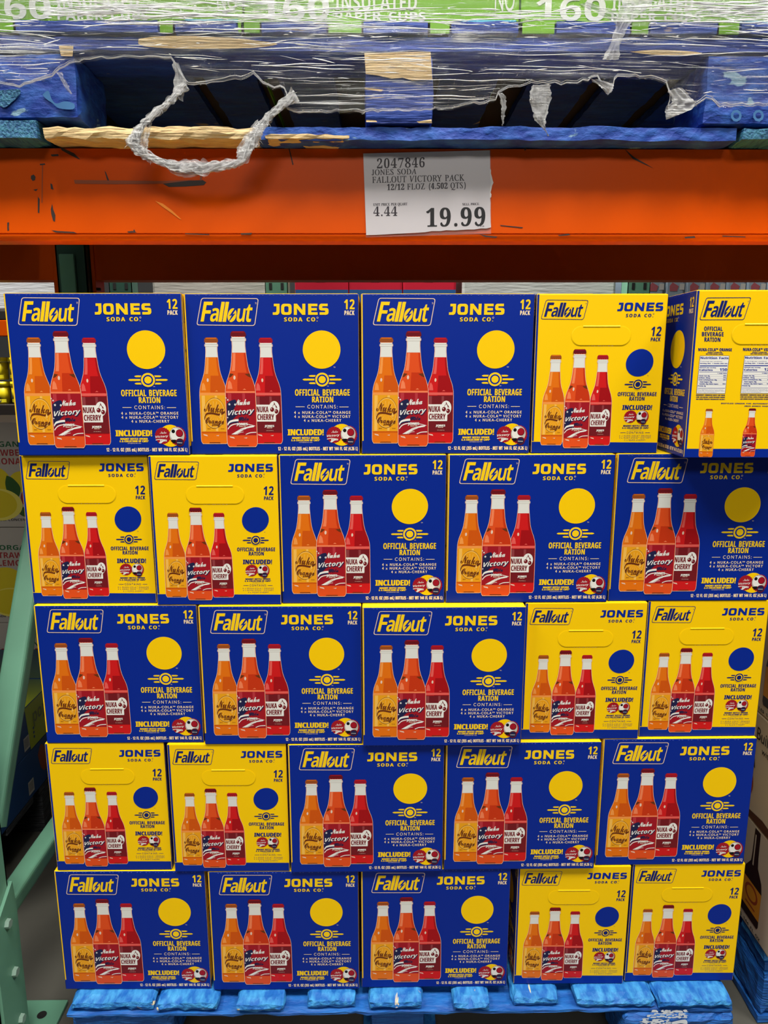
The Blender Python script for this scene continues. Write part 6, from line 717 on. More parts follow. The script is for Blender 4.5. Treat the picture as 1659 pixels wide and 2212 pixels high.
# ================================================================ painted timber and steel
PB_LOW = wood_mat('pallet_blue', (16, 98, 180), (226, 210, 170), .655, (9, 4, 14), pale=(62, 152, 212))
PB_LOWD = wood_mat('pallet_blue_side', (10, 78, 158), (214, 190, 150), .745, (2.5, 6, 34), pale=(24, 104, 184))
PB_TOP = wood_mat('pallet_blue_worn', (22, 62, 160), (150, 190, 215), .62, (4, 4, 8), pale=(50, 104, 196))
PB_TOPD = wood_mat('pallet_blue_deep', (20, 52, 140), (196, 170, 136), .68, (2, 6, 20), pale=(32, 74, 170))
BARE = wood_mat('torn_wood', (216, 182, 128), (238, 212, 160), .6, (3, 10, 40), pale=(236, 206, 150))
END_G = wood_mat('end_grain', (30, 90, 140), (60, 130, 160), .6, (30, 3, 30), pale=(70, 140, 170))
SPRAY = mat('white_spray', (216, 222, 230), 0.7, bump=.4, bscale=120)
ORANGE = mat('rack_orange', (228, 84, 0), 0.36, spec=0.16, var=.10, vscale=3, bump=.06, bscale=30)
CHIP = mat('bare_steel_chip', (52, 40, 36), 0.6); SMEAR = mat('rubber_smear', (150, 66, 18), 0.5); SCUFF = mat('pale_scuff', (236, 134, 30), 0.4)
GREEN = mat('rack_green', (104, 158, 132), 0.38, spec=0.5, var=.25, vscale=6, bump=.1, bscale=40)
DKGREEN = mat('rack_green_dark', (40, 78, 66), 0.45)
BOLT = mat('bolt_zinc', (150, 178, 164), 0.35, metal=0.3)
SLOT = mat('slot_black', (8, 8, 8), 0.8)


def mesh_art(mb, plane_y):
    """print laid on a vertical plane facing the aisle, drawn in metres (x, -z)"""
    return Art(mb, lambda p: (p[0], -p[1]), lambda u, v, d: (u, plane_y - d, v), base=0.0004)


def px_art(mb, y):
    return Art(mb, lambda p: (lambda q: (q.x, q.z))(at(p[0], p[1], Y=y)), lambda u, v, d: (u, y - d, v), base=0.0004)


# ---------------------------------------------------------------- front and rear beams of the rack
def beam_profile(y, z0, z1, d=0.055):
    """roll-formed step beam: flat face, groove, rounded lower lip"""
    p = [(y, z1), (y, z0 + .0105), (y + .0022, z0 + .0092), (y + .0022, z0 + .0086)]
    for i in range(7):
        a = PI / 2 * i / 6
        p.append((y + .0005 + .0075 * (1 - math.cos(a)), z0 + .0085 - .0085 * math.sin(a)))
    return p + [(y + d, z0), (y + d, z1)]


BY = 0.030
bm_ = MB(); bm_.prism_x(beam_profile(BY, 1.4245, 1.5515, .042)[::-1], -0.062, 2.6, ORANGE)
A = px_art(bm_, BY)
for pts in ([(128, 317), (140, 322), (160, 331), (174, 345), (168, 343), (150, 334), (134, 325)], [(110, 334), (126, 333), (127, 337), (112, 338)], [(86, 354), (97, 353), (98, 356), (87, 357)],
            [(67, 380), (73, 377), (77, 382), (76, 389), (71, 391), (67, 386)], [(109, 396), (113, 398), (116, 410), (110, 408)], [(72, 410), (82, 408), (78, 413)], [(113, 440), (115, 452), (120, 465), (119, 479), (115, 477), (111, 462), (110, 452)],
            [(82, 425), (86, 430), (85, 461), (82, 459)], [(16, 481), (20, 480), (19, 490), (20, 497), (16, 498)], [(226, 369), (229, 372), (236, 390), (234, 396), (230, 384)], [(111, 497), (124, 499), (160, 501), (166, 504), (120, 502)],
            [(275, 500), (286, 499), (296, 502), (278, 503)], [(288, 497), (291, 496), (293, 502), (289, 503)], [(520, 504), (545, 503), (542, 507), (521, 507)], [(400, 504), (452, 506), (452, 508), (400, 506)],
            [(621, 311), (623, 311), (634, 355), (632, 357)], [(1348, 321), (1370, 340), (1395, 354), (1412, 364), (1392, 355), (1366, 343)], [(1135, 318), (1139, 318), (1136, 324), (1132, 326)], [(1035, 506), (1052, 509), (1075, 511), (1071, 514), (1048, 512)],
            [(1205, 508), (1228, 505), (1232, 508), (1208, 510)], [(1478, 512), (1500, 510), (1502, 514), (1480, 515)], [(1080, 486), (1130, 491), (1128, 493), (1082, 488)], [(1560, 509), (1610, 511), (1610, 513), (1560, 511)]):
    A.poly(pts, CHIP, 1)
A.poly([(350, 396), (400, 391), (438, 389), (446, 394), (440, 400), (400, 403), (365, 404)], CHIP, 1)
A.poly([(160, 389), (250, 390), (350, 391), (420, 389), (352, 397), (250, 398), (162, 397)], SMEAR, 1)
A.poly([(432, 370), (438, 370), (436, 390), (432, 390)], SMEAR, 2)
A.poly([(91, 357), (93, 357), (92, 438), (90, 438)], SMEAR, 1)
A.poly([(335, 434), (352, 440), (372, 455), (392, 474), (388, 473), (366, 457), (350, 446)], SCUFF, 1)
bo = bm_.build('rack_beam'); tag(bo, 'scuffed orange steel rack beam carrying the white price sign', 'rack beam')
cp = MB(); cp.box(-.074, -.062, BY - .0005, BY + .05, 1.375, 1.551, ORANGE, .002); cp.build('end_connector', bo)
RY = 0.600
rb = MB(); rb.prism_x([(RY, 1.548), (RY, 1.4265), (RY + .05, 1.4265), (RY + .05, 1.548)][::-1], -0.056, 2.6, ORANGE)
ro = rb.build('rack_beam'); tag(ro, 'unlit rear rack beam running behind the scuffed front beam', 'rack beam')
cp = MB(); cp.box(-.0560, -.048, RY - .006, RY + .05, 1.385, 1.556, ORANGE, .002)
for z in (1.395, 1.407): cp.box(-.048, -.040, RY - .004, RY + .003, z - .003, z + .003, SLOT)
cp.build('end_connector', ro)
rb = MB(); rb.prism_x([(RY, 1.56), (RY, 1.4265), (RY + .05, 1.4265), (RY + .05, 1.56)][::-1], -2.2, -0.128, ORANGE)
ro = rb.build('rack_beam'); tag(ro, 'dark red rack beam at the left edge, left of the green rear post', 'rack beam')
cp = MB(); cp.box(-.142, -.128, RY - .004, RY + .05, 1.385, 1.566, ORANGE, .002); cp.build('end_connector', ro)

# ---------------------------------------------------------------- upright frame at the left
fr = thing('rack_upright', (-.1, .05, 0), 'pale green steel upright frame with slanted braces at the left edge', 'rack frame')
def child(mb, name, par):
    o = mb.build(name, par); o.matrix_parent_inverse = Matrix.Translation(-par.location) if par.type == 'EMPTY' else Matrix()
    return o
def chan(mb, x0, x1, y0, y1, z0, z1, m, t=.003, holes=None):
    """post: open channel with a row of teardrop slots on its front"""
    mb.box(x0, x1, y0, y0 + t, z0, z1, m); mb.box(x0, x0 + t, y0, y1, z0, z1, m); mb.box(x1 - t, x1, y0, y1, z0, z1, m)
    mb.box(x0, x0 + .018, y1 - t, y1, z0, z1, m); mb.box(x1 - .018, x1, y1 - t, y1, z0, z1, m)
    if holes:
        z = z0 + .06
        while z < z1 - .05:
            for x in (x0 + .022, x1 - .022): mb.box(x - .006, x + .006, y0 - .0006, y0 + .001, z - .012, z + .012, SLOT)
            z += .051
mb = MB(); chan(mb, -.156, -.080, -.042, .0285, 0.008, 3.0, GREEN, holes=1); child(mb, 'front_post', fr)
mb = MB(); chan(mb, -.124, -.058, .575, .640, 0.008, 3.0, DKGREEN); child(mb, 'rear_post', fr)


def brace(p0, p1, wx, th):
    """rounded box section from p0 to p1 in the plane of the frame; wx across, th deep"""
    mb = MB(); p0 = Vector(p0); p1 = Vector(p1); t = (p1 - p0).normalized(); n = Vector((0, -t.z, t.y)) * (1 if t.y >= 0 else -1)
    if n.z < 0: n = -n
    pr = rounded([(0, 0), (wx, 0), (wx, th), (0, th)], .009, 4); k = len(pr)
    vs = [p + Vector((a, 0, 0)) - n * b for p in (p0, p1) for a, b in pr]
    fs = [[i, (i + 1) % k, k + (i + 1) % k, k + i] for i in range(k)] + [list(range(k))[::-1], [k + i for i in range(k)]]
    mb.add(vs, fs, GREEN, False); return mb


def along(y, y0=.175, z0=.69, s=1.655): return (-.129, y, z0 + (y - y0) * s)
child(brace(along(.029), along(.575), .046, .034), 'diagonal_brace', fr)
child(brace((-.119, .0290, .296), (-.119, .575, .296), .040, .036), 'cross_brace', fr)
mb = MB(); mb.box(-.113, -.080, .562, .573, 1.33, 1.478, GREEN, .003); child(mb, 'brace_tab', fr)
mb = MB(); mb.box(-.18, -.035, -.06, .113, 0, .009, GREEN, .002)
h = bmesh.new(); bmesh.ops.create_circle(h, cap_ends=True, radius=.009, segments=20)
bmesh.ops.translate(h, verts=h.verts, vec=(-.0715, .0780, .0095)); mb.bm(h, SLOT); child(mb, 'foot_plate', fr)
mb = MB()
pl = [(-.040, .0095), (.036, .0095), (.038, .200), (.0393, .2818), (.034, .3384), (-.018, .3045), (-.040, .290)]
mb.add([(-.0798, y, z) for y, z in pl] + [(-.0740, y, z) for y, z in pl], [[i, (i + 1) % 7, 7 + (i + 1) % 7, 7 + i] for i in range(7)] + [[6, 5, 4, 3, 2, 1, 0], [7, 8, 9, 10, 11, 12, 13]], GREEN)
gus = child(mb, 'splice_plate', fr)
for y, z in ((.0012, .2789), (.0092, .0722), (.006, .175)):
    h = bmesh.new(); bmesh.ops.create_cone(h, cap_ends=True, segments=6, radius1=.0088, radius2=.0080, depth=.007)
    bmesh.ops.rotate(h, verts=h.verts, cent=(0, 0, 0), matrix=Matrix.Rotation(PI / 2, 3, 'Y')); bmesh.ops.translate(h, verts=h.verts, vec=(-.0705, y, z))
    mb = MB(); mb.bm(h, BOLT); mb.build('bolt', gus)

# ---------------------------------------------------------------- lower pallet
pal = thing('wooden_pallet', (.62, .45, 0), 'bright blue chipped wooden pallet under the stack of soda cartons', 'pallet')
PZ = 0.1440
tops = [(.036, .183), (.189, .2985), (.328, .415), (.4526, .5397), (.5625, .658), (.711, .777), (.817, .902), (.9305, 1.0715), (1.0735, 1.206)]
for i, (x0, x1) in enumerate(tops):
    mb = MB(); mb.rough(x0, x1, -.030 - .004 * (i % 3), .97, PZ - .018, PZ, PB_LOW, .0032, i, .010, 40, keep=(2,)); child(mb, 'top_board', pal)
mb = MB(); mb.rough(.030, 1.208, -.036, .06, .1165, PZ - .019, PB_LOWD, .0022, 31, .014, 26); child(mb, 'stringer_board', pal)
mb = MB(); mb.rough(.030, 1.208, .45, .54, .1165, PZ - .019, PB_LOWD, .002, 32, .03, 20); child(mb, 'stringer_board', pal)
mb = MB(); mb.rough(.030, 1.208, .88, .97, .1165, PZ - .019, PB_LOWD, .002, 33, .03, 20); child(mb, 'stringer_board', pal)
for i, (x0, x1, yf) in enumerate(((.034, .215, -.026), (.566, .663, -.012), (1.012, 1.212, -.040))):
    mb = MB(); mb.rough(x0, x1, yf, .09, .020, .116, PB_LOWD, .0045 if i != 1 else .002, 40 + i, .010, 46, keep=(2,))
    if i == 2:
        a = px_art(mb, yf - .004)
        rs_ = random.Random(8)
        for q in range(150):                                # speckled stencil paint
            u, v_ = rs_.uniform(0, 1), rs_.uniform(0, 1)
            cx_, cy_ = (1400 + u * 82, 2181 + v_ * 17) if q % 2 else (1386 + u * 60, 2199 + v_ * 22)
            if q % 2 and cx_ < 1412 and cy_ < 2190: continue
            ww = rs_.uniform(2, 8); hh = rs_.uniform(.8, 2.4)
            a.poly([(cx_ + ww * math.cos(t_) * rs_.uniform(.6, 1.2), cy_ + hh * math.sin(t_) * rs_.uniform(.6, 1.2)) for t_ in [k_ * PI / 4 for k_ in range(8)]], SPRAY, 1 + q % 3)
        a.poly(curve([(1452, 2207), (1480, 2202), (1484, 2212), (1470, 2210), (1452, 2213), (1452, 2207)], 20), SPRAY, 1)
    child(mb, 'block', pal)
    for yb in (.45, .88):
        mb = MB(); mb.box(x0 if i else .034, x1, yb, yb + .09, .020, .116, PB_LOWD, .003); child(mb, 'block', pal)
for x0, x1 in ((.034, .16), (.55, .69), (1.08, 1.21)):
    mb = MB(); mb.rough(x0, x1, -.03, .97, .001, .0195, PB_LOW, .002, x0 * 50, .03, 20, keep=(2,)); child(mb, 'bottom_board', pal)

# ---------------------------------------------------------------- the stack of soda cartons
STACK = {
    1: [('b', 0.0322, -0.0015, 0.0041), ('b', 0.29339, 0.0083, 0.0003), ('b', 0.55683, 0.0102, 0.0012), ('y', 0.82017, 0.0129, 0.0003), ('n', 1.0354, -0.046, -0.03)],
    2: [('y', 0.02671, 0.0077, -0.0021), ('y', 0.22838, -0.0018, 0.0006), ('b', 0.42775, 0.0022, 0.0013), ('b', 0.69025, 0.0021, 0.0022), ('b', 0.95422, 0.0075, 0.0)],
    3: [('b', 0.03013, -0.0015, -0.0022), ('b', 0.294, -0.0084, -0.0043), ('b', 0.55594, -0.0175, 0.0004), ('y', 0.81922, 0.0019, 0.0007), ('y', 1.02047, 0.0086, 0.0021)],
    4: [('y', 0.02521, -0.0004, -0.0007), ('y', 0.22951, -0.0059, -0.0041), ('b', 0.43055, -0.011, 0.0012), ('b', 0.69358, -0.0072, 0.0025), ('b', 0.95892, 0.0019, 0.0021)],
    5: [('b', 0.01944, -0.0019, -0.0059), ('b', 0.28534, -0.0063, -0.0026), ('b', 0.55019, -0.0042, 0.0012), ('y', 0.82365, 0.0008, -0.0045), ('y', 1.02572, 0.0044, -0.0015)],
}
root0 = None
ROWN = {1: 'top row', 2: 'second row down', 3: 'middle row', 4: 'fourth row down', 5: 'bottom row'}
ORD = {0: 'leftmost', 1: 'second from the left', 2: 'third from the left', 3: 'fourth from the left', 4: 'rightmost'}
SPECIAL = {(1, 4): 'yellow soda carton with nutrition panels jutting out of the top row'}


def copy_thing(r):
    c = r.copy(); COL.objects.link(c)
    for ch in r.children:
        d = ch.copy(); COL.objects.link(d); d.parent = c
    return c


for row, lst in STACK.items():
    for i, (kind, x, y, a) in enumerate(lst):
        if root0 is None:
            root0 = thing('soda_carton', (0, 0, 0), '', 'carton', 'stacked twelve-pack soda cartons')
            link('carton_body', BODY_ME, root0); link('top_flap', TOP_ME, root0)
            for f in FLAPS: link('handle_flap', f, root0)
            r = root0
        else: r = copy_thing(root0)
        fw, fd = (WB, WY) if kind == 'b' else (WY, WB)
        ca, sa = math.cos(a), math.sin(a)
        r.location = (x + ca * fw / 2 - sa * fd / 2, y + sa * fw / 2 + ca * fd / 2, 0.145 + (5 - row) * CH)
        r.rotation_euler = (0, 0, a + {'b': 0, 'y': PI / 2, 'n': -PI / 2}[kind])
        face = 'blue' if kind == 'b' else 'yellow'
        r['label'] = SPECIAL.get((row, i), '%s soda carton with three bottles pictured, %s in the %s' % (face, ORD[i], ROWN[row]))

# ---------------------------------------------------------------- price sign taped to the beam
PAPER = mat('sign_paper', (206, 200, 204), 0.35, spec=.5); TORN = mat('torn_paper_edge', (232, 226, 222), 0.8); SIGNINK = mat('sign_ink', (44, 34, 44), 0.5); SIGNBLK = mat('sign_ink_black', (20, 18, 22), 0.45)
SLEEVE = bpy.data.materials.new('clear_sleeve'); SLEEVE.use_nodes = True
_b = SLEEVE.node_tree.nodes['Principled BSDF']; _b.inputs['Base Color'].default_value = (.8, .72, .72, 1); _b.inputs['Alpha'].default_value = .16; _b.inputs['Roughness'].default_value = .2
SYF = BY - .0018
sg = MB()
a = px_art(sg, SYF); a.eps = .00012; a.base = 0
z = lambda X, Y: (740 + X / 4.1475, 300 + Y / 4.1475)
edge = [(185, 131), (1320, 102), (1323, 265), (1330, 282), (1329, 310), (1338, 340), (1345, 372), (1352, 392), (1340, 420), (1333, 455), (1326, 480), (1334, 498), (1332, 520), (1322, 530), (1326, 575), (1324, 640), (1326, 740), (1330, 792),
        (1290, 803), (1240, 802), (1180, 812), (1120, 812), (1060, 816), (1000, 820), (930, 818), (880, 826), (800, 826), (740, 836), (650, 842), (560, 846), (470, 850), (380, 856), (300, 860), (212, 862)]
front = [at(*z(*p), Y=SYF) for p in edge]; n = len(front)
sg.add([tuple(p) for p in front] + [(p.x, p.y + .0006, p.z) for p in front], [[i, n + i, n + (i + 1) % n, (i + 1) % n] for i in range(n)], TORN)
a.poly([z(*p) for p in edge], PAPER, 0)
a.poly([z(*p) for p in [(1323, 268), (1330, 282), (1329, 310), (1338, 340), (1345, 372), (1352, 392), (1340, 420), (1333, 455), (1326, 480), (1334, 498), (1322, 530), (1318, 500), (1322, 440), (1330, 395), (1322, 330)]], TORN, 1)
def st(font, s, x0, x1, yt, yb, m, sp=0, slope=None):
    k = -.028
    (p, q), (r, t) = z(x0, yt), z(x1, yb)
    for e in ((-.28, .28) if font == 'roman' else (-.7, 0, .7) if m is SIGNBLK else (0,)):
        a.text(font, s, p + e, r + e, q, t, m, 1, sp=sp, slope=.026 if slope is None else slope)
st('serif', '2047846', 308, 736, 176, 265, SIGNINK, 20)
st('roman', 'JONES SODA', 262, 662, 276, 326, SIGNINK, 8); st('roman', 'FALLOUT VICTORY PACK', 266, 1092, 340, 396, SIGNINK, 10)
st('roman', '12/12 FLOZ (4.502 QTS)', 400, 1102, 407, 460, SIGNINK, 16)
st('roman', 'UNIT PRICE PER QUART', 275, 580, 578, 601, SIGNINK, 4, .02); st('roman', 'SELL PRICE', 1075, 1222, 576, 596, SIGNINK, 4, .02)
st('serif', '4.44', 276, 490, 606, 692, SIGNINK, 14, .01); st('serif', '19.99', 752, 1276, 620, 788, SIGNBLK, 22, .02)
st('sans', '8/14/25', 1210, 1268, 777, 788, SIGNINK, 0, 0)
so = sg.build('price_sign'); tag(so, 'white paper price sign reading 19.99 stuck on the orange beam', 'price sign')
sl = MB(); q = [at(*z(*p), Y=BY - .0008) for p in ((185, 130), (1328, 100), (1330, 850), (210, 882))]
sl.add([tuple(p) for p in q], [[3, 2, 1, 0]], SLEEVE); sl.build('clear_sleeve', so)

# ---------------------------------------------------------------- upper pallet on the beams
UY = -.010; STENC = mat('faded_stencil', (64, 120, 176), .7)
up = thing('wooden_pallet', (.6, .5, 1.5518), 'worn blue pallet resting on the orange beam, wrapped in torn film', 'pallet')
B0, B1 = 1.5525, 1.5715
mb = MB(); mb.rough(.112, .42, UY, .11, B0, B1, BARE, .003, 3, .012, 30); mb.rough(.42, .545, UY + .001, .11, B0, B1 - .008, BARE, .003, 5, .012, 30)
mb.rough(.405, 1.094, UY + .004, .11, B0, B1 + .0015, PB_TOP, .0022, 6, .014, 22); child(mb, 'bottom_board', up)
mb = MB(); mb.rough(-.052, .109, UY - .003, .98, B0, B1 + .008, END_G, .0022, 8, .02, 40); child(mb, 'bottom_board', up)
mb = MB(); mb.rough(1.096, 1.32, UY - .003, .98, B0, B1 - .001, END_G, .0022, 9, .02, 40); child(mb, 'bottom_board', up)
mb = MB(); mb.rough(.55, .68, .115, .98, B0, B1, PB_TOP, .002, 10, .03, 20); child(mb, 'bottom_board', up)
for k, (x0, x1) in enumerate(((-.052, .1665), (.565, .6605), (1.040, 1.32))):
    mb = MB(); mb.rough(x0, x1, UY, .11, B1 + (.009 if k == 0 else .0025), 1.663, PB_TOP if k != 1 else PB_TOPD, .0018, 60 + k, .012, 30)
    if k == 1:
        ar = px_art(mb, UY - .0025)
        ar.poly([(787, 115), (930, 112), (934, 172), (890, 174), (870, 168), (846, 170), (820, 164), (790, 160)], BARE, 1)
        ar.poly([(788, 189), (828, 194), (824, 198), (788, 193)], BARE, 1); ar.poly([(791, 259), (812, 260), (815, 264), (791, 264)], BARE, 1); ar.poly([(900, 263), (932, 258), (933, 266), (905, 266)], BARE, 1)
    if k == 0:
        ar = px_art(mb, UY - .0026); ar.poly([(127, 99), (159, 99), (157, 122), (132, 121)], BARE, 1)
        ar.poly(curve([(92, 205), (104, 196), (112, 214), (122, 224), (140, 219), (160, 224), (158, 236), (128, 234), (112, 222), (100, 214), (92, 205)], 40), STENC, 1)
        ar.poly(curve([(-5, 196), (40, 193), (42, 205), (20, 226), (8, 232), (-5, 222), (-5, 196)], 30), END_G, 1)
    if k == 2:
        ar = px_art(mb, UY - .0026)
        for cx in (1590, 1638):
            ar.ell(cx, 250, 12, 13, STENC, 1, hole=.55, n=9)
    child(mb, 'block', up)
    for yb in (.45, .87):
        mb = MB(); mb.box(x0, x1, yb, yb + .11, B1 + .001, 1.663, PB_TOPD, .003); child(mb, 'block', up)
mb = MB(); mb.rough(-.052, 1.32, UY - .002, .09, 1.6640, 1.6845, PB_TOPD, .0018, 71, .016, 24)
ar = px_art(mb, UY - .0045); ar.poly(curve([(300, 84), (360, 78), (470, 80), (556, 88), (600, 96), (540, 104), (420, 106), (310, 100), (300, 84)], 30), BARE, 1)
ar.poly(curve([(1360, 112), (1420, 108), (1500, 112), (1510, 118), (1420, 119), (1360, 112)], 24), BARE, 1); child(mb, 'stringer_board', up)
for yb in (.46, .88):
    mb = MB(); mb.box(-.052, 1.32, yb, yb + .09, 1.6640, 1.6845, PB_TOPD, .003); child(mb, 'stringer_board', up)
for k, (x0, x1) in enumerate(((-.052, .06), (.09, .285), (.305, .3915), (.4234, .5145), (.562, .6535), (.6825, .776), (.8262, .93), (.955, 1.05), (1.08, 1.2))):
    mb = MB(); mb.rough(x0, x1, UY - .006, .98, 1.6855, 1.7022, PB_TOPD, .0016, 80 + k, .014, 26, keep=(2,)); child(mb, 'top_board', up)

# ---------------------------------------------------------------- green cup cartons on the upper pallet
LIME = mat('carton_lime', (116, 178, 12), 0.4); LIMET = mat('carton_lime_text', (222, 226, 214), 0.45); CYAN = mat('carton_cyan', (90, 190, 210), .4)
KRAFT_SHADED = mat('kraft_shaded', (58, 44, 32), .8)  # kraft brown darkened to stand for the unlit carton undersides
GX = at(526, 40, Y=-.002).x; GW = at(1123, 40, Y=-.002).x - GX
for k, pos in enumerate(('leftmost', 'middle', 'rightmost')):
    x0 = GX + (k - 1) * GW; zb = 1.7028
    mb = MB(); mb.box(x0 + .001, x0 + GW - .001, -.002, .90, zb + .0008, zb + .33, LIME, .003); mb.box(x0 + .003, x0 + GW - .003, .0, .898, zb, zb + .0007, KRAFT_SHADED)
    ar = Art(mb, lambda p, x0=x0: (p[0], p[1]), lambda u, v, d, x0=x0: (x0 + u, -.0022 - d, v), base=.0003)
    def gt(font, s, u0, u1, z0, z1): ar.text(font, s, u0, u1, -z1, -z0, LIMET, 1)
    ar.tf = lambda p: (p[0], -p[1])
    gt('sans', '160', .022, .118, zb - .0015 + .006, zb + .034); gt('sans', 'INSULATED', .126, .238, zb + .017, zb + .036); gt('sans', 'PAPER CUPS', .126, .250, zb + .0005 + .003, zb + .0145)
    gt('plain', 'NO', .345, .372, zb + .016, zb + .045); ar.rect(.30, .375, -(zb + .005), -(zb + .0015), CYAN, 1)
    o = mb.build('cup_carton')
    for g0, g1 in ((.0612, .0888), (.285, .305), (.3915, .4234), (.5145, .562), (.6535, .6825), (.776, .8262), (.93, .955), (1.05, 1.08)):
        a0, a1 = max(g0 + .0012, x0 + .002), min(g1 - .0012, x0 + GW - .002)
        if a1 - a0 > .004:
            fb = MB(); fb.box(a0, a1, UY - .003, UY - .0005, 1.687, zb + .004, LIME, .0004); fb.build('drooping_flap', o)
    tag(o, 'lime green paper cup carton, %s of the three on the upper pallet' % pos, 'carton', 'lime green cup cartons on the upper pallet')

# ---------------------------------------------------------------- torn stretch film round the upper load
def film_mat(name, lo, hi, white=.9, bump=.9, gloss=.05, mid=.05):
    m = bpy.data.materials.new(name); m.use_nodes = True
    nt = m.node_tree; N = nt.nodes; L = nt.links; N.clear()
    out = N.new('ShaderNodeOutputMaterial'); tc = N.new('ShaderNodeTexCoord')
    mp = N.new('ShaderNodeMapping'); mp.inputs['Scale'].default_value = (5, 8, 230); mp.inputs['Rotation'].default_value = (0, .03, 0)
    L.new(tc.outputs['Object'], mp.inputs['Vector'])
    n1 = N.new('ShaderNodeTexNoise'); n1.inputs['Scale'].default_value = 1.6; n1.inputs['Detail'].default_value = 9; n1.inputs['Roughness'].default_value = .66; n1.inputs['Distortion'].default_value = .5
    L.new(mp.outputs[0], n1.inputs['Vector'])
    mp2 = N.new('ShaderNodeMapping'); mp2.inputs['Scale'].default_value = (4, 4, 10); L.new(tc.outputs['Object'], mp2.inputs['Vector'])
    n2 = N.new('ShaderNodeTexNoise'); n2.inputs['Scale'].default_value = 2.2; n2.inputs['Detail'].default_value = 4; L.new(mp2.outputs[0], n2.inputs['Vector'])
    ad = N.new('ShaderNodeMath'); ad.operation = 'MULTIPLY_ADD'; ad.inputs[1].default_value = .55; L.new(n2.outputs['Fac'], ad.inputs[0]); L.new(n1.outputs['Fac'], ad.inputs[2])
    rp = N.new('ShaderNodeValToRGB'); e = rp.color_ramp.elements
    e[0].position = .76; e[0].color = (lo, lo, lo, 1); e[1].position = 1.0; e[1].color = (hi, hi, hi, 1)
    md = rp.color_ramp.elements.new(.885); md.color = ((lo + hi * mid),) * 3 + (1,)
    L.new(ad.outputs[0], rp.inputs[0])
    bp = N.new('ShaderNodeBump'); bp.inputs['Strength'].default_value = bump; bp.inputs['Distance'].default_value = .006; L.new(n1.outputs['Fac'], bp.inputs['Height'])
    pr = N.new('ShaderNodeBsdfPrincipled'); pr.inputs['Base Color'].default_value = (white, white, white, 1); pr.inputs['Roughness'].default_value = .16; pr.inputs['Specular IOR Level'].default_value = .9
    tr = N.new('ShaderNodeBsdfTransparent'); tr.inputs[0].default_value = (.96, .96, .97, 1)
    gl = N.new('ShaderNodeBsdfGlossy'); gl.inputs['Roughness'].default_value = .13
    L.new(bp.outputs[0], pr.inputs['Normal']); L.new(bp.outputs[0], gl.inputs['Normal'])
    m1 = N.new('ShaderNodeMixShader'); m1.inputs[0].default_value = gloss; L.new(tr.outputs[0], m1.inputs[1]); L.new(gl.outputs[0], m1.inputs[2])
    m2 = N.new('ShaderNodeMixShader'); L.new(rp.outputs[0], m2.inputs[0]); L.new(m1.outputs[0], m2.inputs[1]); L.new(pr.outputs[0], m2.inputs[2])
    L.new(m2.outputs[0], out.inputs[0]); return m


FILM = film_mat('stretch_film', .012, .95); ROPE = film_mat('gathered_film', .34, .95, .95, .9, .1, .12); GLARE = film_mat('stretch_film_glare', .02, .97, .92, 1.0, .17, .07)
FY = -.026
edge = [(-22, 186), (0, 184), (44, 189), (68, 182), (115, 172), (125, 154), (162, 138), (189, 132), (216, 128), (250, 130), (287, 127), (314, 128), (345, 130), (371, 132), (388, 158), (400, 180), (408, 186), (440, 182), (473, 179), (527, 175), (540, 165),
        (556, 166), (563, 179), (587, 194), (600, 190), (612, 190), (622, 212), (616, 240), (640, 245), (700, 245), (783, 244), (860, 243), (935, 240), (1000, 232), (1070, 221), (1078, 199), (1110, 192), (1147, 184), (1184, 182), (1211, 186), (1240, 182), (1269, 179), (1276, 169), (1289, 172), (1302, 189),
        (1316, 207), (1323, 189), (1326, 169), (1370, 169), (1414, 172), (1437, 182), (1444, 202), (1447, 216), (1441, 236), (1446, 258), (1466, 250), (1488, 240), (1522, 219), (1535, 216), (1552, 233), (1606, 233), (1720, 230), (1850, 236)]
B = [at(*p, Y=FY) for p in edge]
low = []
step = .0035
for p, q in zip(B, B[1:]):
    k = max(1, int((q - p).length / step)); low += [p + (q - p) * (i / k) for i in range(k)]
low.append(B[-1]); rr = random.Random(7)
for i, p in enumerate(low): p.z += .0022 * mnoise.noise(Vector((i * .55, 3, 0))) + .0014 * rr.uniform(-1, 1)
NZ = 80; ZT = 2.03; vs = []; fs = []
for i, p in enumerate(low):
    for j in range(NZ + 1):
        t = j / NZ; z = p.z + (ZT - p.z) * t ** 1.25
        X = p.x * (1 - min(1, t * 3)) + (low[0].x + (low[-1].x - low[0].x) * (i / (len(low) - 1))) * min(1, t * 3)
        q = Vector((X * 2.2, 0, z * 70 + X * 2)); d = mnoise.noise(q) * .0035 + mnoise.noise(q * 2.3) * .002 + mnoise.noise(Vector((X * 9, 4, z * 24))) * .004
        loose = max(0, 1 - t * 14)
        d += loose * (.006 * mnoise.noise(Vector((X * 40, 9, z * 30))) - .002)
        vs.append((X, min(FY + d, -.0185), z))
R = NZ + 1
for i in range(len(low) - 1):
    for j in range(NZ): fs.append([i * R + j, (i + 1) * R + j, (i + 1) * R + j + 1, i * R + j + 1])
fm = MB(); fm.add(vs, fs, FILM, True)
fo = fm.build('stretch_film')
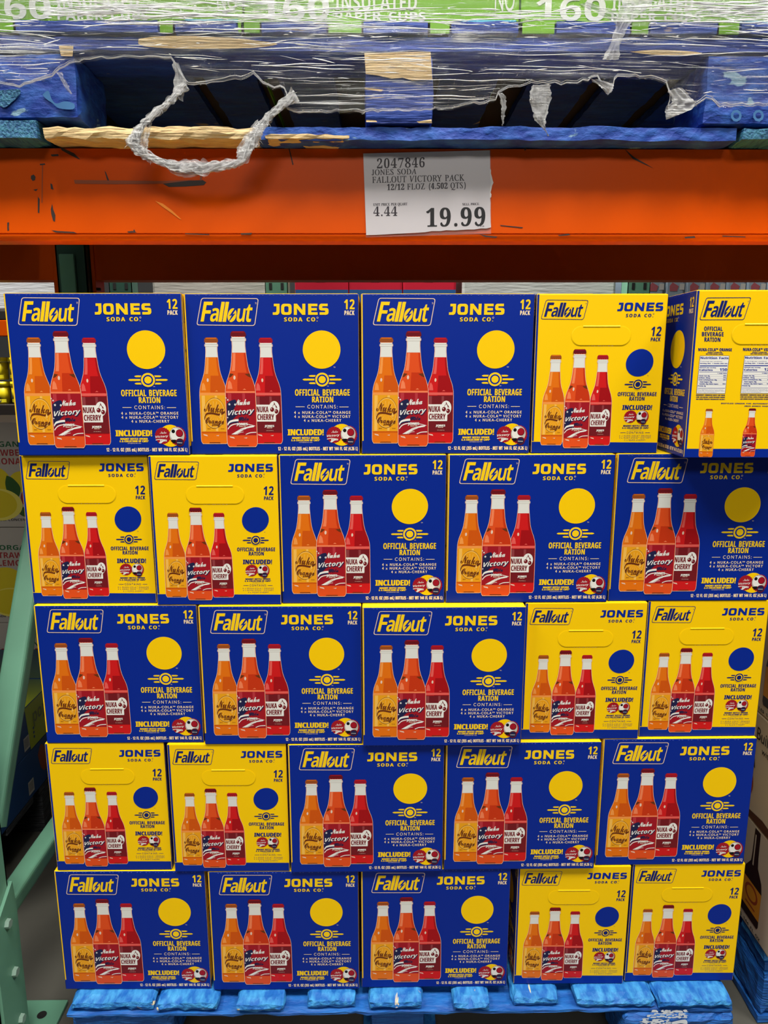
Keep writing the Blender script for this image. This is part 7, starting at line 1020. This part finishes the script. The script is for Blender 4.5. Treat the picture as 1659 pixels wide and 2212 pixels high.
# added film layers round the cartons' foot, their haze standing in for glare
for s_, (zl, zh, dy_, amp_) in enumerate(((1.692, 1.90, -.0045, .004), (1.655, 1.684, -.004, .004))):
    wv = []; wf = []; NX_ = 420; NZ_ = 34
    for i in range(NX_ + 1):
        X = -.028 + 1.35 * i / NX_
        z0_ = zl + amp_ * mnoise.noise(Vector((X * 5, s_ * 3, 0))) * 2 + .0012 * mnoise.noise(Vector((X * 60, s_, 1))); z1_ = zh + amp_ * 2 * mnoise.noise(Vector((X * 4, s_ * 3, 7)))
        for j in range(NZ_ + 1):
            z = z0_ + (z1_ - z0_) * (j / NZ_) ** 1.2
            d = mnoise.noise(Vector((X * 2.4, s_ * 5, z * 80 + X * 3))) * .0035 + mnoise.noise(Vector((X * 12, s_, z * 200))) * .0015
            wv.append((X, FY + dy_ + d, z))
    for i in range(NX_):
        for j in range(NZ_):
            if s_ == 0 and .52 + .03 * mnoise.noise(Vector((j * .3, 1, 2))) < -.028 + 1.35 * i / NX_ < .905 + .03 * mnoise.noise(Vector((j * .3, 5, 2))): continue
            wf.append([i * (NZ_ + 1) + j, (i + 1) * (NZ_ + 1) + j, (i + 1) * (NZ_ + 1) + j + 1, i * (NZ_ + 1) + j + 1])
    wm = MB(); wm.add(wv, wf, GLARE if s_ < 1 else FILM, True); wm.build('film_glare_layer', fo)
tag(fo, 'torn clear stretch film hanging over the upper pallet and green cartons', 'stretch film')


# white strands standing in for highlights on the film, and the rolled torn hem
GLINT = mat('film_ridge', (238, 238, 240), .12, spec=.8)
rg = random.Random(21); rm = MB()
def z_skip(x, z): return z > 1.706 and .50 < x < .93
def low_z(x):
    for p, q in zip(B, B[1:]):
        if p.x <= x <= q.x and q.x > p.x: return p.z + (q.z - p.z) * (x - p.x) / (q.x - p.x)
    return 1.60
for i in range(1700):
    r_ = rg.random()
    zc = rg.gauss(1.702, .010) if r_ < .38 else rg.uniform(1.66, 1.76) if r_ < .6 else rg.uniform(1.595, 1.69) if r_ < .95 else rg.uniform(1.73, 1.95)
    xc = rg.uniform(-.03, 1.3); ln = rg.choice((.004, .008, .012, .02, .03, .05, .09, .15)) * rg.uniform(.6, 1.4)
    if r_ < .38 and rg.random() < .5: xc = rg.choice((rg.gauss(.27, .07), rg.gauss(1.08, .07)))
    if z_skip(xc, zc) and rg.random() < .90 or zc < 1.685 and rg.random() < .35: continue
    sl = rg.gauss(0, .09 if ln < .05 else .035); n_ = max(3, int(ln / .004)); pts = []; rs = []
    w_ = rg.choice((.00014, .0002, .0003, .00045, .0007)) * (.8 if zc < 1.685 else 1)
    for k in range(n_ + 1):
        t = k / n_; x = xc + (t - .5) * ln; z = zc + (t - .5) * ln * sl + .0022 * mnoise.noise(Vector((x * 22, i * 1.7, 0)))
        if z < low_z(x) + .001: break
        pts.append((x, FY - .0165 + .003 * mnoise.noise(Vector((x * 20, i, 4))), z)); rs.append(w_ * (.25 + math.sin(PI * t) ** .7))
    if len(pts) > 2: rm.tube(pts, rs, GLINT, 4, .6)
for s_ in range(3):
    pts = []; rs = []
    for i, p in enumerate(low[::2]):
        j = mnoise.noise(Vector((i * .12, s_ * 4, 2)))
        pts.append((p.x, FY - .003 + .002 * j, p.z + .0012 + .0014 * s_ * (1 + j) + .0006 * mnoise.noise(Vector((i * .7, s_, 8))))); rs.append(max(.00012, .0005 + .0007 * mnoise.noise(Vector((i * .08, s_ * 2.2, 5)))))
    rm.tube(pts, rs, ROPE, 5, .7)
rm.build('film_glints_and_hem', fo)


def sheet(rows, name, m=ROPE, y=FY - .006, sub=6, ruffle=.004, seed=0):
    """a crumpled strip of film between a left and a right outline (pixel outlines on the film's own plane)"""
    Lp = curve([r[0] for r in rows], (len(rows) - 1) * sub); Rp = curve([r[1] for r in rows], (len(rows) - 1) * sub)
    mb = MB(); W = 14; vs = []; fs = []
    for i, (a, b) in enumerate(zip(Lp, Rp)):
        for k in range(W + 1):
            t = k / W; p = at(a[0] + (b[0] - a[0]) * t, a[1] + (b[1] - a[1]) * t, Y=y)
            n_ = mnoise.noise(Vector((t * 6, i * .23, seed))) * ruffle + mnoise.noise(Vector((t * 17, i * .5, seed + 5))) * ruffle * .5
            vs.append((p.x + (rr.uniform(-1, 1) * .0012 if k in (0, W) else 0), y + n_, p.z + (rr.uniform(-1, 1) * .0008 if k in (0, W) else 0)))
    for i in range(len(Lp) - 1):
        for k in range(W): fs.append([i * (W + 1) + k, i * (W + 1) + k + 1, (i + 1) * (W + 1) + k + 1, (i + 1) * (W + 1) + k])
    mb.add(vs, fs, m, True); return mb.build(name, fo)


def strands(path, rads, name, n=7, y=FY - .009, seed=0):
    """film twisted into a cord: several wavy strands round one path"""
    P = curve(path, (len(path) - 1) * 8); mb = MB(); N_ = len(P); ra = random.Random(seed)
    rad = []
    for i in range(N_):
        u = i / (N_ - 1) * (len(rads) - 1); k = min(int(u), len(rads) - 2); rad.append(rads[k] + (rads[k + 1] - rads[k]) * (u - k))
    C = [at(*p, Y=y) for p in P]
    for s in range(n):                               # thin wavy cords
        ph = 2 * PI * s / n; pts = []; rs = []
        for i, c in enumerate(C):
            t = (C[min(i + 1, N_ - 1)] - C[max(i - 1, 0)]).normalized(); nn = Vector((-t.z, 0, t.x)); an = ph + i * .11
            r = rad[i] / FOC * 1.16
            j = mnoise.noise(Vector((i * .2, s * 3.1, seed)))
            pts.append(c + nn * (r * (.7 * math.cos(an) + .5 * j)) + Vector((0, r * .5 * math.sin(an), 0))); rs.append(max(.0005, r * (.12 + .12 * j)))
        mb.tube(pts, rs, ROPE, 6, .6)
    for s in range(5):                               # crumpled ribbons
        W_ = 8; vs_ = []; fs_ = []
        for i, c in enumerate(C):
            t = (C[min(i + 1, N_ - 1)] - C[max(i - 1, 0)]).normalized(); nn = Vector((-t.z, 0, t.x)); r = rad[i] / FOC * 1.16
            o_ = mnoise.noise(Vector((i * .17, s * 5.7, seed + 2))) * r * .8; wd = r * (.75 + .5 * mnoise.noise(Vector((i * .21, s * 2.3, seed + 9))))
            for k in range(W_ + 1):
                u = k / W_ * 2 - 1
                vs_.append(c + nn * (o_ + u * wd + r * .12 * mnoise.noise(Vector((i * .9, k * 1.3, s)))) + Vector((0, r * .55 * mnoise.noise(Vector((u * 2.6, i * .35, s * 4.0))) + r * .2 * (s - 2), 0)))
        for i in range(N_ - 1):
            for k in range(W_): fs_.append([i * (W_ + 1) + k, i * (W_ + 1) + k + 1, (i + 1) * (W_ + 1) + k + 1, (i + 1) * (W_ + 1) + k])
        mb.add(vs_, fs_, ROPE, True)
    for q in range(40):                              # loose whiskers
        i = ra.randrange(2, N_ - 2); c = C[i]; r = rad[i] / FOC * 1.2
        d = Vector((ra.uniform(-1, 1), ra.uniform(-.5, .2), ra.uniform(-1, .6))).normalized()
        mb.tube([c + d * r * .6, c + d * r * 1.1, c + d * r * 1.5 + Vector((0, 0, -r * .3))], [.0005, .0004, .0002], ROPE, 4)
    return mb.build(name, fo)


strands([(402, 184), (385, 200), (366, 218), (348, 234), (326, 252), (308, 272), (294, 292), (288, 306), (300, 324), (320, 336), (344, 347), (376, 358), (410, 364), (446, 362), (485, 358), (512, 352), (528, 336), (542, 310), (556, 286), (574, 262), (590, 244), (612, 226), (640, 206)],
        [8, 7, 6, 7, 6, 7, 10, 13, 11, 8, 7, 10, 12, 12, 9, 7, 10, 12, 11, 9, 7, 7, 12], 'torn_loop', 4)
sheet([((300, 292), (330, 262)), ((296, 310), (322, 296)), ((312, 330), (320, 318))], 'torn_strip', seed=3)
sheet([((352, 356), (372, 350)), ((376, 376), (400, 358)), ((410, 384), (430, 360)), ((445, 372), (460, 356))], 'torn_strip', seed=4)
sheet([((528, 352), (512, 340)), ((544, 322), (512, 318)), ((552, 296), (532, 290)), ((566, 276), (556, 258))], 'torn_strip', seed=5)
sheet([((372, 134), (386, 136)), ((376, 160), (402, 178)), ((374, 196), (398, 200)), ((388, 216), (396, 220))], 'torn_strip', seed=6)
sheet([((1149, 184), (1188, 182)), ((1143, 208), (1191, 212)), ((1150, 240), (1184, 238)), ((1158, 262), (1178, 262)), ((1176, 280), (1180, 284)), ((1184, 293), (1186, 294))], 'torn_strip', seed=7)
sheet([((1074, 202), (1086, 200)), ((1082, 220), (1093, 214)), ((1082, 244), (1092, 240)), ((1085, 262), (1088, 262)), ((1084, 272), (1085, 272))], 'torn_strip', seed=8)
sheet([((1442, 196), (1470, 188)), ((1452, 218), (1490, 204)), ((1438, 234), (1500, 222)), ((1440, 258), (1496, 236))], 'torn_strip', seed=9)
sheet([((124, 156), (132, 156)), ((130, 172), (138, 168)), ((140, 188), (148, 186)), ((153, 204), (156, 203))], 'torn_strip', seed=10)
sheet([((1276, 170), (1292, 172)), ((1298, 190), (1324, 180)), ((1312, 206), (1322, 196))], 'torn_strip', seed=11)
sheet([((1250, 10), (1268, 4)), ((1285, 26), (1300, 14)), ((1318, 44), (1332, 34)), ((1335, 56), (1350, 50))], 'torn_strip', seed=12, y=FY - .004)
sheet([((1352, -10), (1420, -10)), ((1338, 20), (1395, 20)), ((1333, 48), (1365, 48)), ((1320, 90), (1342, 90)), ((1300, 130), (1338, 128))], 'torn_strip', seed=13, y=FY - .004)

# ---------------------------------------------------------------- neighbouring stack at the right: pale cartons on another blue pallet
NX = 1.305
PALE = mat('carton_pale', (196, 184, 160), 0.55); DK = mat('carton_dark_print', (30, 26, 26), .5); FOX = mat('carton_russet', (150, 62, 24), .5); AMB = mat('carton_amber', (206, 140, 30), .5); GLASS = mat('carton_brown_glass', (40, 20, 16), .4); BRN = mat('carton_brown_band', (84, 50, 30), .5)
np_ = thing('wooden_pallet', (NX + .5, .5, 0), 'shadowed blue pallet at the right edge under pale bottle cartons', 'pallet')
for k, yb in enumerate((.050, .165, .29, .42, .55, .68, .81)):
    mb = MB(); mb.rough(NX, NX + 1.0, yb, yb + .095, .137, .155, PB_LOW, .003, 90 + k, .02, 30, keep=(2,)); child(mb, 'top_board', np_)
mb = MB(); mb.rough(NX + .004, NX + .10, .055, .93, .112, .136, PB_LOWD, .003, 99, .02, 40); child(mb, 'stringer_board', np_)
for k, yb in enumerate((.052, .44, .82)):
    mb = MB(); mb.rough(NX + .003, NX + .12, yb, yb + .14, .020, .111, PB_LOWD, .004, 100 + k, .015, 46)
    if k == 0:
        rq = random.Random(2)
        ar = Art(mb, lambda p: p, lambda u, v, d: (NX + u, .048 - d, v), base=.0005)
        for j in range(8): ar.poly([(.004 + rq.uniform(0, .01), .04 + j * .008), (.03 + rq.uniform(-.01, .01), .042 + j * .008), (.02, .045 + j * .008)], END_G, 1)
    child(mb, 'block', np_)
mb = MB(); mb.rough(NX, NX + .11, .05, .93, .001, .0195, PB_LOWD, .002, 111, .03, 30, keep=(2,)); child(mb, 'bottom_board', np_)
for k in range(4):
    z0 = .158 + .2172 * k; y0 = .038
    for j in range(2):
        mb = MB(); yb = y0 + j * .272
        mb.box(NX, NX + .2, yb, yb + .268, z0, z0 + .2164, PALE, .003)
        ar = Art(mb, lambda p: (p[0], p[1]), lambda u, v, d, yb=yb, z0=z0: (NX - .0002 - d, yb + .268 - u, z0 + v), base=.0003)
        ar.tf = lambda p: (p[0], -p[1])
        def tx(font, s, u0, u1, v0, v1, m=DK): ar.text(font, s, u0, u1, -v1, -v0, m, 1)
        if k % 2 == 0:
            tx('sans', 'JONES', .045, .135, .172, .197); tx('sans', 'SODA CO', .06, .12, .158, .167)
            ar.ell(.035, -.10, .055, .055, AMB, 1); ar.ell(.035, -.10, .049, .049, PALE, 2); ar.ell(.035, -.10, .045, .045, AMB, 3); ar.ell(.03, -.098, .03, .03, DK, 4)
            cx = .190; bp_ = [(-.010, .212), (.010, .212), (.011, .16), (.013, .14), (.030, .118), (.034, .10), (.034, .028), (.030, .022), (-.030, .022), (-.034, .028), (-.034, .10), (-.030, .118), (-.013, .14), (-.011, .16)]
            ar.poly([(cx + a_, -b_) for a_, b_ in bp_], GLASS, 1); ar.rect(cx - .007, cx - .003, -.20, -.135, PALE, 2)
            ar.rect(cx - .034, cx + .034, -.098, -.04, AMB, 2); ar.ell(cx, -.076, .024, .018, FOX, 3); ar.ell(cx, -.076, .018, .013, AMB, 4)
            tx('sans', 'SUNSET', cx - .031, cx + .031, .060, .071); ar.rect(cx - .018, cx + .018, -.052, -.048, FOX, 3)
            tx('sans', '12 FL OZ BOTTLES 144 FL OZ', .05, .235, .006, .012)
        else:
            tx('plain', 'Build', .150, .205, .166, .190); tx('plain', 'with', .172, .205, .146, .158)
            body_ = curve([(.07, .155), (.09, .128), (.125, .112), (.15, .09), (.155, .06), (.14, .035), (.118, .03), (.124, .048), (.128, .066), (.11, .074), (.09, .06), (.06, .05), (.04, .08), (.05, .12), (.07, .155)], 60)
            ar.poly([(a_, -b_) for a_, b_ in body_], FOX, 1)
            for q in range(6): ar.poly([(.052 + q * .008, -(.118 - q * .012)), (.078 + q * .006, -(.113 - q * .010)), (.078 + q * .006, -(.109 - q * .010)), (.052 + q * .008, -(.112 - q * .012))], BRN, 2)
            ar.poly([(.14, -.125), (.15, -.128), (.156, -.105), (.146, -.108)], DK, 1)
            ar.poly([(.0, -.03), (.12, -.012), (.2, -.022), (.266, -.014), (.266, -.002), (.0, -.002)], BRN, 1)
        name_ = ('with bottle picture' if k % 2 == 0 else 'with russet drawing')
        lev = ('lowest', 'second', 'third', 'topmost')[k]
        o = mb.build('bottle_carton'); tag(o, 'pale carton %s, %s tier of the right-hand stack, %s' % (name_, lev, 'nearer the aisle' if j == 0 else 'farther back'), 'carton', 'pale bottle cartons at the right edge')

# ---------------------------------------------------------------- left bay: flavoured drink cartons and lemonade cartons
LX = -.320
TEAL = mat('carton_teal', (16, 66, 120), .5); LIM2 = mat('carton_citron', (176, 186, 20), .5); LIMD = mat('carton_citron_text', (120, 126, 60), .5); STK = mat('barcode_sticker', (190, 186, 176), .6)
FADE = bpy.data.materials.new('carton_fade'); FADE.use_nodes = True          # printed fade from citron to teal
_n = FADE.node_tree.nodes; _tc = _n.new('ShaderNodeTexCoord'); _sx = _n.new('ShaderNodeSeparateXYZ'); _rp = _n.new('ShaderNodeValToRGB'); _mr = _n.new('ShaderNodeMapRange')
_mr.inputs[1].default_value = .62; _mr.inputs[2].default_value = .98
_rp.color_ramp.elements[0].color = (*s2l((186, 200, 20)), 1); _rp.color_ramp.elements[1].color = (*s2l((46, 84, 104)), 1); _e = _rp.color_ramp.elements.new(.5); _e.color = (*s2l((84, 118, 90)), 1)
for _a, _b in ((_tc.outputs['Object'], _sx.inputs[0]), (_sx.outputs[1], _mr.inputs[0]), (_mr.outputs[0], _rp.inputs[0]), (_rp.outputs[0], _n['Principled BSDF'].inputs['Base Color'])): FADE.node_tree.links.new(_a, _b)
lp = thing('wooden_pallet', (LX - .4, .6, 0), 'dark pallet in the left bay under the citron and blue cartons', 'pallet')
DKW = wood_mat('pallet_dark', (24, 26, 30), (60, 56, 50), .72)
for k in range(6):
    mb = MB(); mb.box(LX - .8, LX, .30 + k * .175, .44 + k * .175, .118, .136, DKW, .002); child(mb, 'top_board', lp)
for yb in (.30, .66, 1.14):
    mb = MB(); mb.box(LX - .8, LX, yb, yb + .12, .0, .117, DKW, .002); child(mb, 'block', lp)
for k in range(2):
    z0 = .1375 + k * .1225
    for j, (yb, yl) in enumerate(((.30, .497), (.80, .214))):
        mb = MB(); mb.box(LX - .36, LX, yb, yb + yl, z0, z0 + .1218, TEAL, .002)
        ys = yb + (.329 if j == 0 else .002); ye = yb + yl - .002
        mb.add([(LX + .0004, ys, z0 + .001), (LX + .0004, ye, z0 + .001), (LX + .0004, ye, z0 + .1208), (LX + .0004, ys - (.012 if j == 0 else 0), z0 + .1208)], [[0, 1, 2, 3]], LIM2 if k else TEAL)
        ar = Art(mb, lambda p: (p[0], -p[1]), lambda u, v, d, yb=yb, z0=z0: (LX + .0006 + d, yb + u, z0 + v))
        if j == 0: ar.rect(.295, .325, -.048, -.012, STK, 1)
        for q in range(7 if j == 0 else 0): ar.rect(.298 + q * .0035, .2995 + q * .0035, -.044, -.018, DK, 2)
        if k:
            if j == 0:
                ar.text('sans', 'poppi', .355, .475, -.098, -.062, LIMD, 1)
                for q in range(3): ar.ell(.352, -.05 + q * .012, .004, .004, TEAL, 1, n=10)
            y_ = yb + (.317 if j == 0 else .002)
            mb.add([(LX - .358, y_, z0 + .1222), (LX - .001, y_, z0 + .1222), (LX - .001, ye, z0 + .1222), (LX - .358, ye, z0 + .1222)], [[0, 1, 2, 3]], FADE)
            a2 = Art(mb, lambda p: (p[0], -p[1]), lambda u, v, d, yb=yb, z0=z0: (LX - .02 - v, yb + u, z0 + .1223 + d))
            if j == 0: a2.text('sans', 'poppi', .345, .49, -.19, -.10, STK, 1)
        elif j == 0:
            ar.poly(curve([(.36, -.09), (.38, -.11), (.40, -.09), (.41, -.05), (.39, -.03), (.37, -.05), (.36, -.09)], 30), FOX, 1); ar.ell(.42, -.05, .015, .02, AMB, 1)
        o = mb.build('drink_carton'); tag(o, '%s %s carton in the left bay, %s' % ('citron topped' if k else 'dark blue', 'drink', ('on top of its stack' if k else 'low on the dark pallet') + (', nearer the aisle' if j == 0 else ', farther back')), 'carton', 'blue and citron drink cartons in the left bay')
LEMB = mat('lemonade_white', (176, 168, 158), .5); LG = mat('lemonade_green', (20, 90, 52), .5); LR = mat('lemonade_red', (150, 34, 40), .5); LY = mat('lemon_yellow', (214, 192, 20), .5); LY2 = mat('lemon_flesh', (228, 212, 90), .5); LEAF = mat('lemon_leaf', (40, 84, 24), .5)
for k, (za, zb) in enumerate(((.1380, .4636), (.4640, .7630), (.7640, 1.076))):
    mb = MB(); y0 = 1.024; x1 = -.36; x0 = -.90; H = zb - za
    mb.box(x0, x1, y0, y0 + .30, za, zb - .0005, LEMB, .003)
    ar = Art(mb, lambda p: (p[0], -p[1]), lambda u, v, d, za=za: (u, y0 - d, za + v), base=.0004)
    sc = (-.498, -.488, -.498)[k]
    U_ = lambda u: sc + (u + .292) * 1.24
    def lt(s, u0, u1, v0, v1, m): ar.text('sans', s, U_(u0), U_(u1), -v1 * H, -v0 * H, m, 1)
    lt('ORGANIC', -.344, -.240, .77, .82, LG); lt('STRAWBERRY', -.359, -.225, .686, .745, LR); lt('LEMONADE', -.351, -.237, .605, .664, LR)
    E = lambda cx, cv, rx, rv, m, l: ar.ell(U_(cx), -cv * H, rx * 1.24, rv * H, m, l)
    E(-.335, .42, .045, .17, LY, 1); E(-.265, .44, .030, .10, LY, 1); E(-.325, .22, .056, .155, LY2, 3); E(-.330, .225, .048, .135, LY, 4)
    ar.poly([(U_(x), -v * H) for x, v in curve([(-.30, .50), (-.285, .47), (-.27, .38), (-.28, .28), (-.30, .33), (-.305, .42), (-.30, .50)], 36)], LEAF, 2)
    E(-.252, .28, .020, .09, LR, 2); E(-.26, .15, .02, .05, LEAF, 2); E(-.245, .36, .02, .05, AMB, 1)
    lt('LEMONADE FROM CONCENTRATE', -.40, -.235, .062, .085, DK)
    o = mb.build('lemonade_carton'); tag(o, 'white lemonade carton with lemons printed on it, %s of the three at the left edge' % ('lowest', 'middle', 'topmost')[k], 'carton', 'lemonade cartons behind the green brace')

# ---------------------------------------------------------------- the next rack behind, seen through the gaps
BKY = 2.0
b2 = MB(); b2.box(-2.4, 3.2, BKY, BKY + .06, 1.350, 1.4146, ORANGE, .003); tag(b2.build('rack_beam'), 'small lit orange beam far behind at the left edge', 'rack beam')
b2 = MB(); b2.box(-2.4, 3.2, BKY - .02, BKY + .5, 1.02, 1.072, mat('shelf_dark', (34, 26, 24), .6), .003); tag(b2.build('rack_shelf'), 'dark shelf deck far behind holding the yellow tubs', 'shelf')
DKB = mat('dark_board', (30, 24, 22), .7)
b2 = MB(); b2.box(-2.4, 3.2, BKY, BKY + .9, 1.4152, 1.452, DKB, .003); tag(b2.build('shelf_board'), 'dark board on the far beam under the wrapped goods', 'shelf')
TUB = mat('tub_yellow', (226, 206, 20), .4); TUBL = mat('tub_lid', (240, 226, 40), .35); TUBA = mat('tub_print', (40, 60, 110), .5)
for r_ in range(2):
    for c_ in range(3):
        x = -1.10 + c_ * .088; z0 = 1.0735 + r_ * .1
        h = bmesh.new(); bmesh.ops.create_cone(h, cap_ends=True, segments=28, radius1=.036, radius2=.040, depth=.072); bmesh.ops.translate(h, verts=h.verts, vec=(x, BKY + .05, z0 + .036))
        mb = MB(); mb.bm(h, TUB, True)
        ar = Art(mb, lambda p: (p[0], -p[1]), lambda u, v, d, x=x, z0=z0: (x + .0402 * math.sin(u), BKY + .05 - .0402 * math.cos(u), z0 + v))
        for q in range(4): ar.poly([(-.9 + q * .45, -.006), (-.45 + q * .45, -.006), (-.45 + q * .45, -.02), (-.9 + q * .45, -.02)], TUBL, 1)
        ar.ell(.1, -.018, .34, .012, TUBA, 2); ar.ell(.1, -.018, .18, .007, WHITE, 3); ar.rect(-.5, .3, -.055, -.045, STK, 2)
        t_ = mb.build('tub'); tag(t_, 'small yellow lidded tub on the far shelf, %s in the %s layer' % (('leftmost', 'middle', 'right-hand')[c_], ('lower', 'upper')[r_]), 'tub', 'yellow tubs on the far shelf')
        h = bmesh.new(); bmesh.ops.create_cone(h, cap_ends=True, segments=28, radius1=.043, radius2=.042, depth=.018); bmesh.ops.translate(h, verts=h.verts, vec=(x, BKY + .05, z0 + .0825))
        mb = MB(); mb.bm(h, TUBL, True); mb.build('lid', t_)
GW_ = film_mat('far_film', .55, .97, .9, .5)
def far(name, x0, x1, m, label, cat, z1=1.80, y=BKY + .03, extra=None, group=None):
    mb = MB(); mb.box(x0, x1, y, y + .4, 1.4525, z1, m, .01)
    if extra: extra(mb, y)
    o = mb.build(name); tag(o, label, cat, group); return o
far('wrapped_load', -1.5, -.73, mat('far_white', (226, 230, 236), .3, bump=.6, bscale=14, stretch=(1, 1, 8)), 'white film-wrapped load far behind, glimpsed above the first carton', 'load')
far('wrapped_load', -.34, .14, mat('far_cream', (206, 202, 196), .3, bump=.6, bscale=16, stretch=(1, 1, 8)), 'cream film-wrapped load far behind, glimpsed above the second carton', 'load')
for k in range(3):
    x0 = .245 + k * .222
    def ex(mb, y, x0=x0):
        a_ = mesh_art(mb, y); a_.rect(x0 + .002, x0 + .219, -1.536, -1.4535, mat('far_blue', (40, 96, 160), .4), 1); [a_.rect(x0 + .09 + q * .009, x0 + .097 + q * .009, -1.575 + (q % 2) * .003, -1.566, WHITE, 1) for q in range(4)]
    far('red_carton', x0, x0 + .221, mat('far_red', (206, 30, 58), .4), 'red and blue carton far behind, %s of three above the soda stack' % ('leftmost', 'middle', 'rightmost')[k], 'carton', group='far red cartons', extra=ex)
far('wrapped_load', .935, 1.57, mat('far_silver', (196, 200, 198), .25, bump=.6, bscale=16, stretch=(1, 1, 8)), 'silvery film-wrapped load far behind, above the yellow carton of the top row', 'load')
for k in range(7):
    x0 = 1.690 + k * .0845
    def ex(mb, y, x0=x0):
        a_ = mesh_art(mb, y); a_.poly([(x0 + .02, -1.53), (x0 + .05, -1.53), (x0 + .056, -1.55), (x0 + .03, -1.565), (x0 + .018, -1.55)], mat('far_pink', (206, 110, 120), .4), 1); a_.rect(x0 + .06, x0 + .08, -1.56, -1.535, WHITE, 1)
    far('can_pack', x0, x0 + .0835, mat('far_pale_blue', (176, 196, 214), .4), 'pale pack with a pink picture far behind, %s from the rightmost far post' % ('first', 'second', 'third', 'fourth', 'fifth', 'sixth', 'seventh')[k], 'pack', group='row of pale packs far behind', extra=ex)
for k, (x, nm) in enumerate(((-.43, 'left'), (.185, 'middle'), (1.625, 'right'))):
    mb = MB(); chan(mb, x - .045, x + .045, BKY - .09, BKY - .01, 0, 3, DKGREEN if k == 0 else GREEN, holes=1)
    tag(mb.build('rack_post'), 'slotted green rack post far behind, %s of the three glimpsed over the stack' % {'left': 'leftmost', 'middle': 'middle', 'right': 'rightmost'}[nm], 'rack post', 'far rack posts')

# brown boxes added above and behind to keep the light out of the bays
BLOCKER = mat('blocker_brown', (92, 70, 48), .7)
for k, (x0, x1) in enumerate(((-1.3, -.1), (-.05, 1.15), (1.2, 2.5))):
    mb = MB(); mb.box(x0, x1, 1.08, 1.46, 1.70, 3.1, BLOCKER, .004)
    a_ = mesh_art(mb, 1.08)
    for q in range(4): a_.rect(x0 + .01, x1 - .01, -(1.78 + q * .33 + .004), -(1.78 + q * .33), DKB, 1)
    o = mb.build('light_blocker'); tag(o, 'tall added brown light blocker deep in the rack behind the upper pallet, %s of three' % ('leftmost', 'middle', 'rightmost')[k], 'load', 'added light blockers behind the upper pallet')
    mb = MB(); mb.box(x0, x1, 1.08, 1.46, 1.60, 1.699, DKW, .004); mb.build('blocker_base', o)
mb = MB(); mb.box(-.050, .018, .0, .55, 1.7035, 3.0, BLOCKER, .004); tag(mb.build('light_blocker'), 'narrow added brown light blocker at the left end of the upper pallet', 'load')
mb = MB(); mb.box(-1.5, -.160, .0, .95, 1.556, 3.0, BLOCKER, .004); tag(mb.build('light_blocker'), 'added brown light blocker over the left bay, beyond the green upright', 'load')
mb = MB(); mb.box(1.323, 2.6, .0, .95, 1.556, 3.0, BLOCKER, .004); tag(mb.build('light_blocker'), 'added brown light blocker over the right bay, beyond the wrapped pallet', 'load')
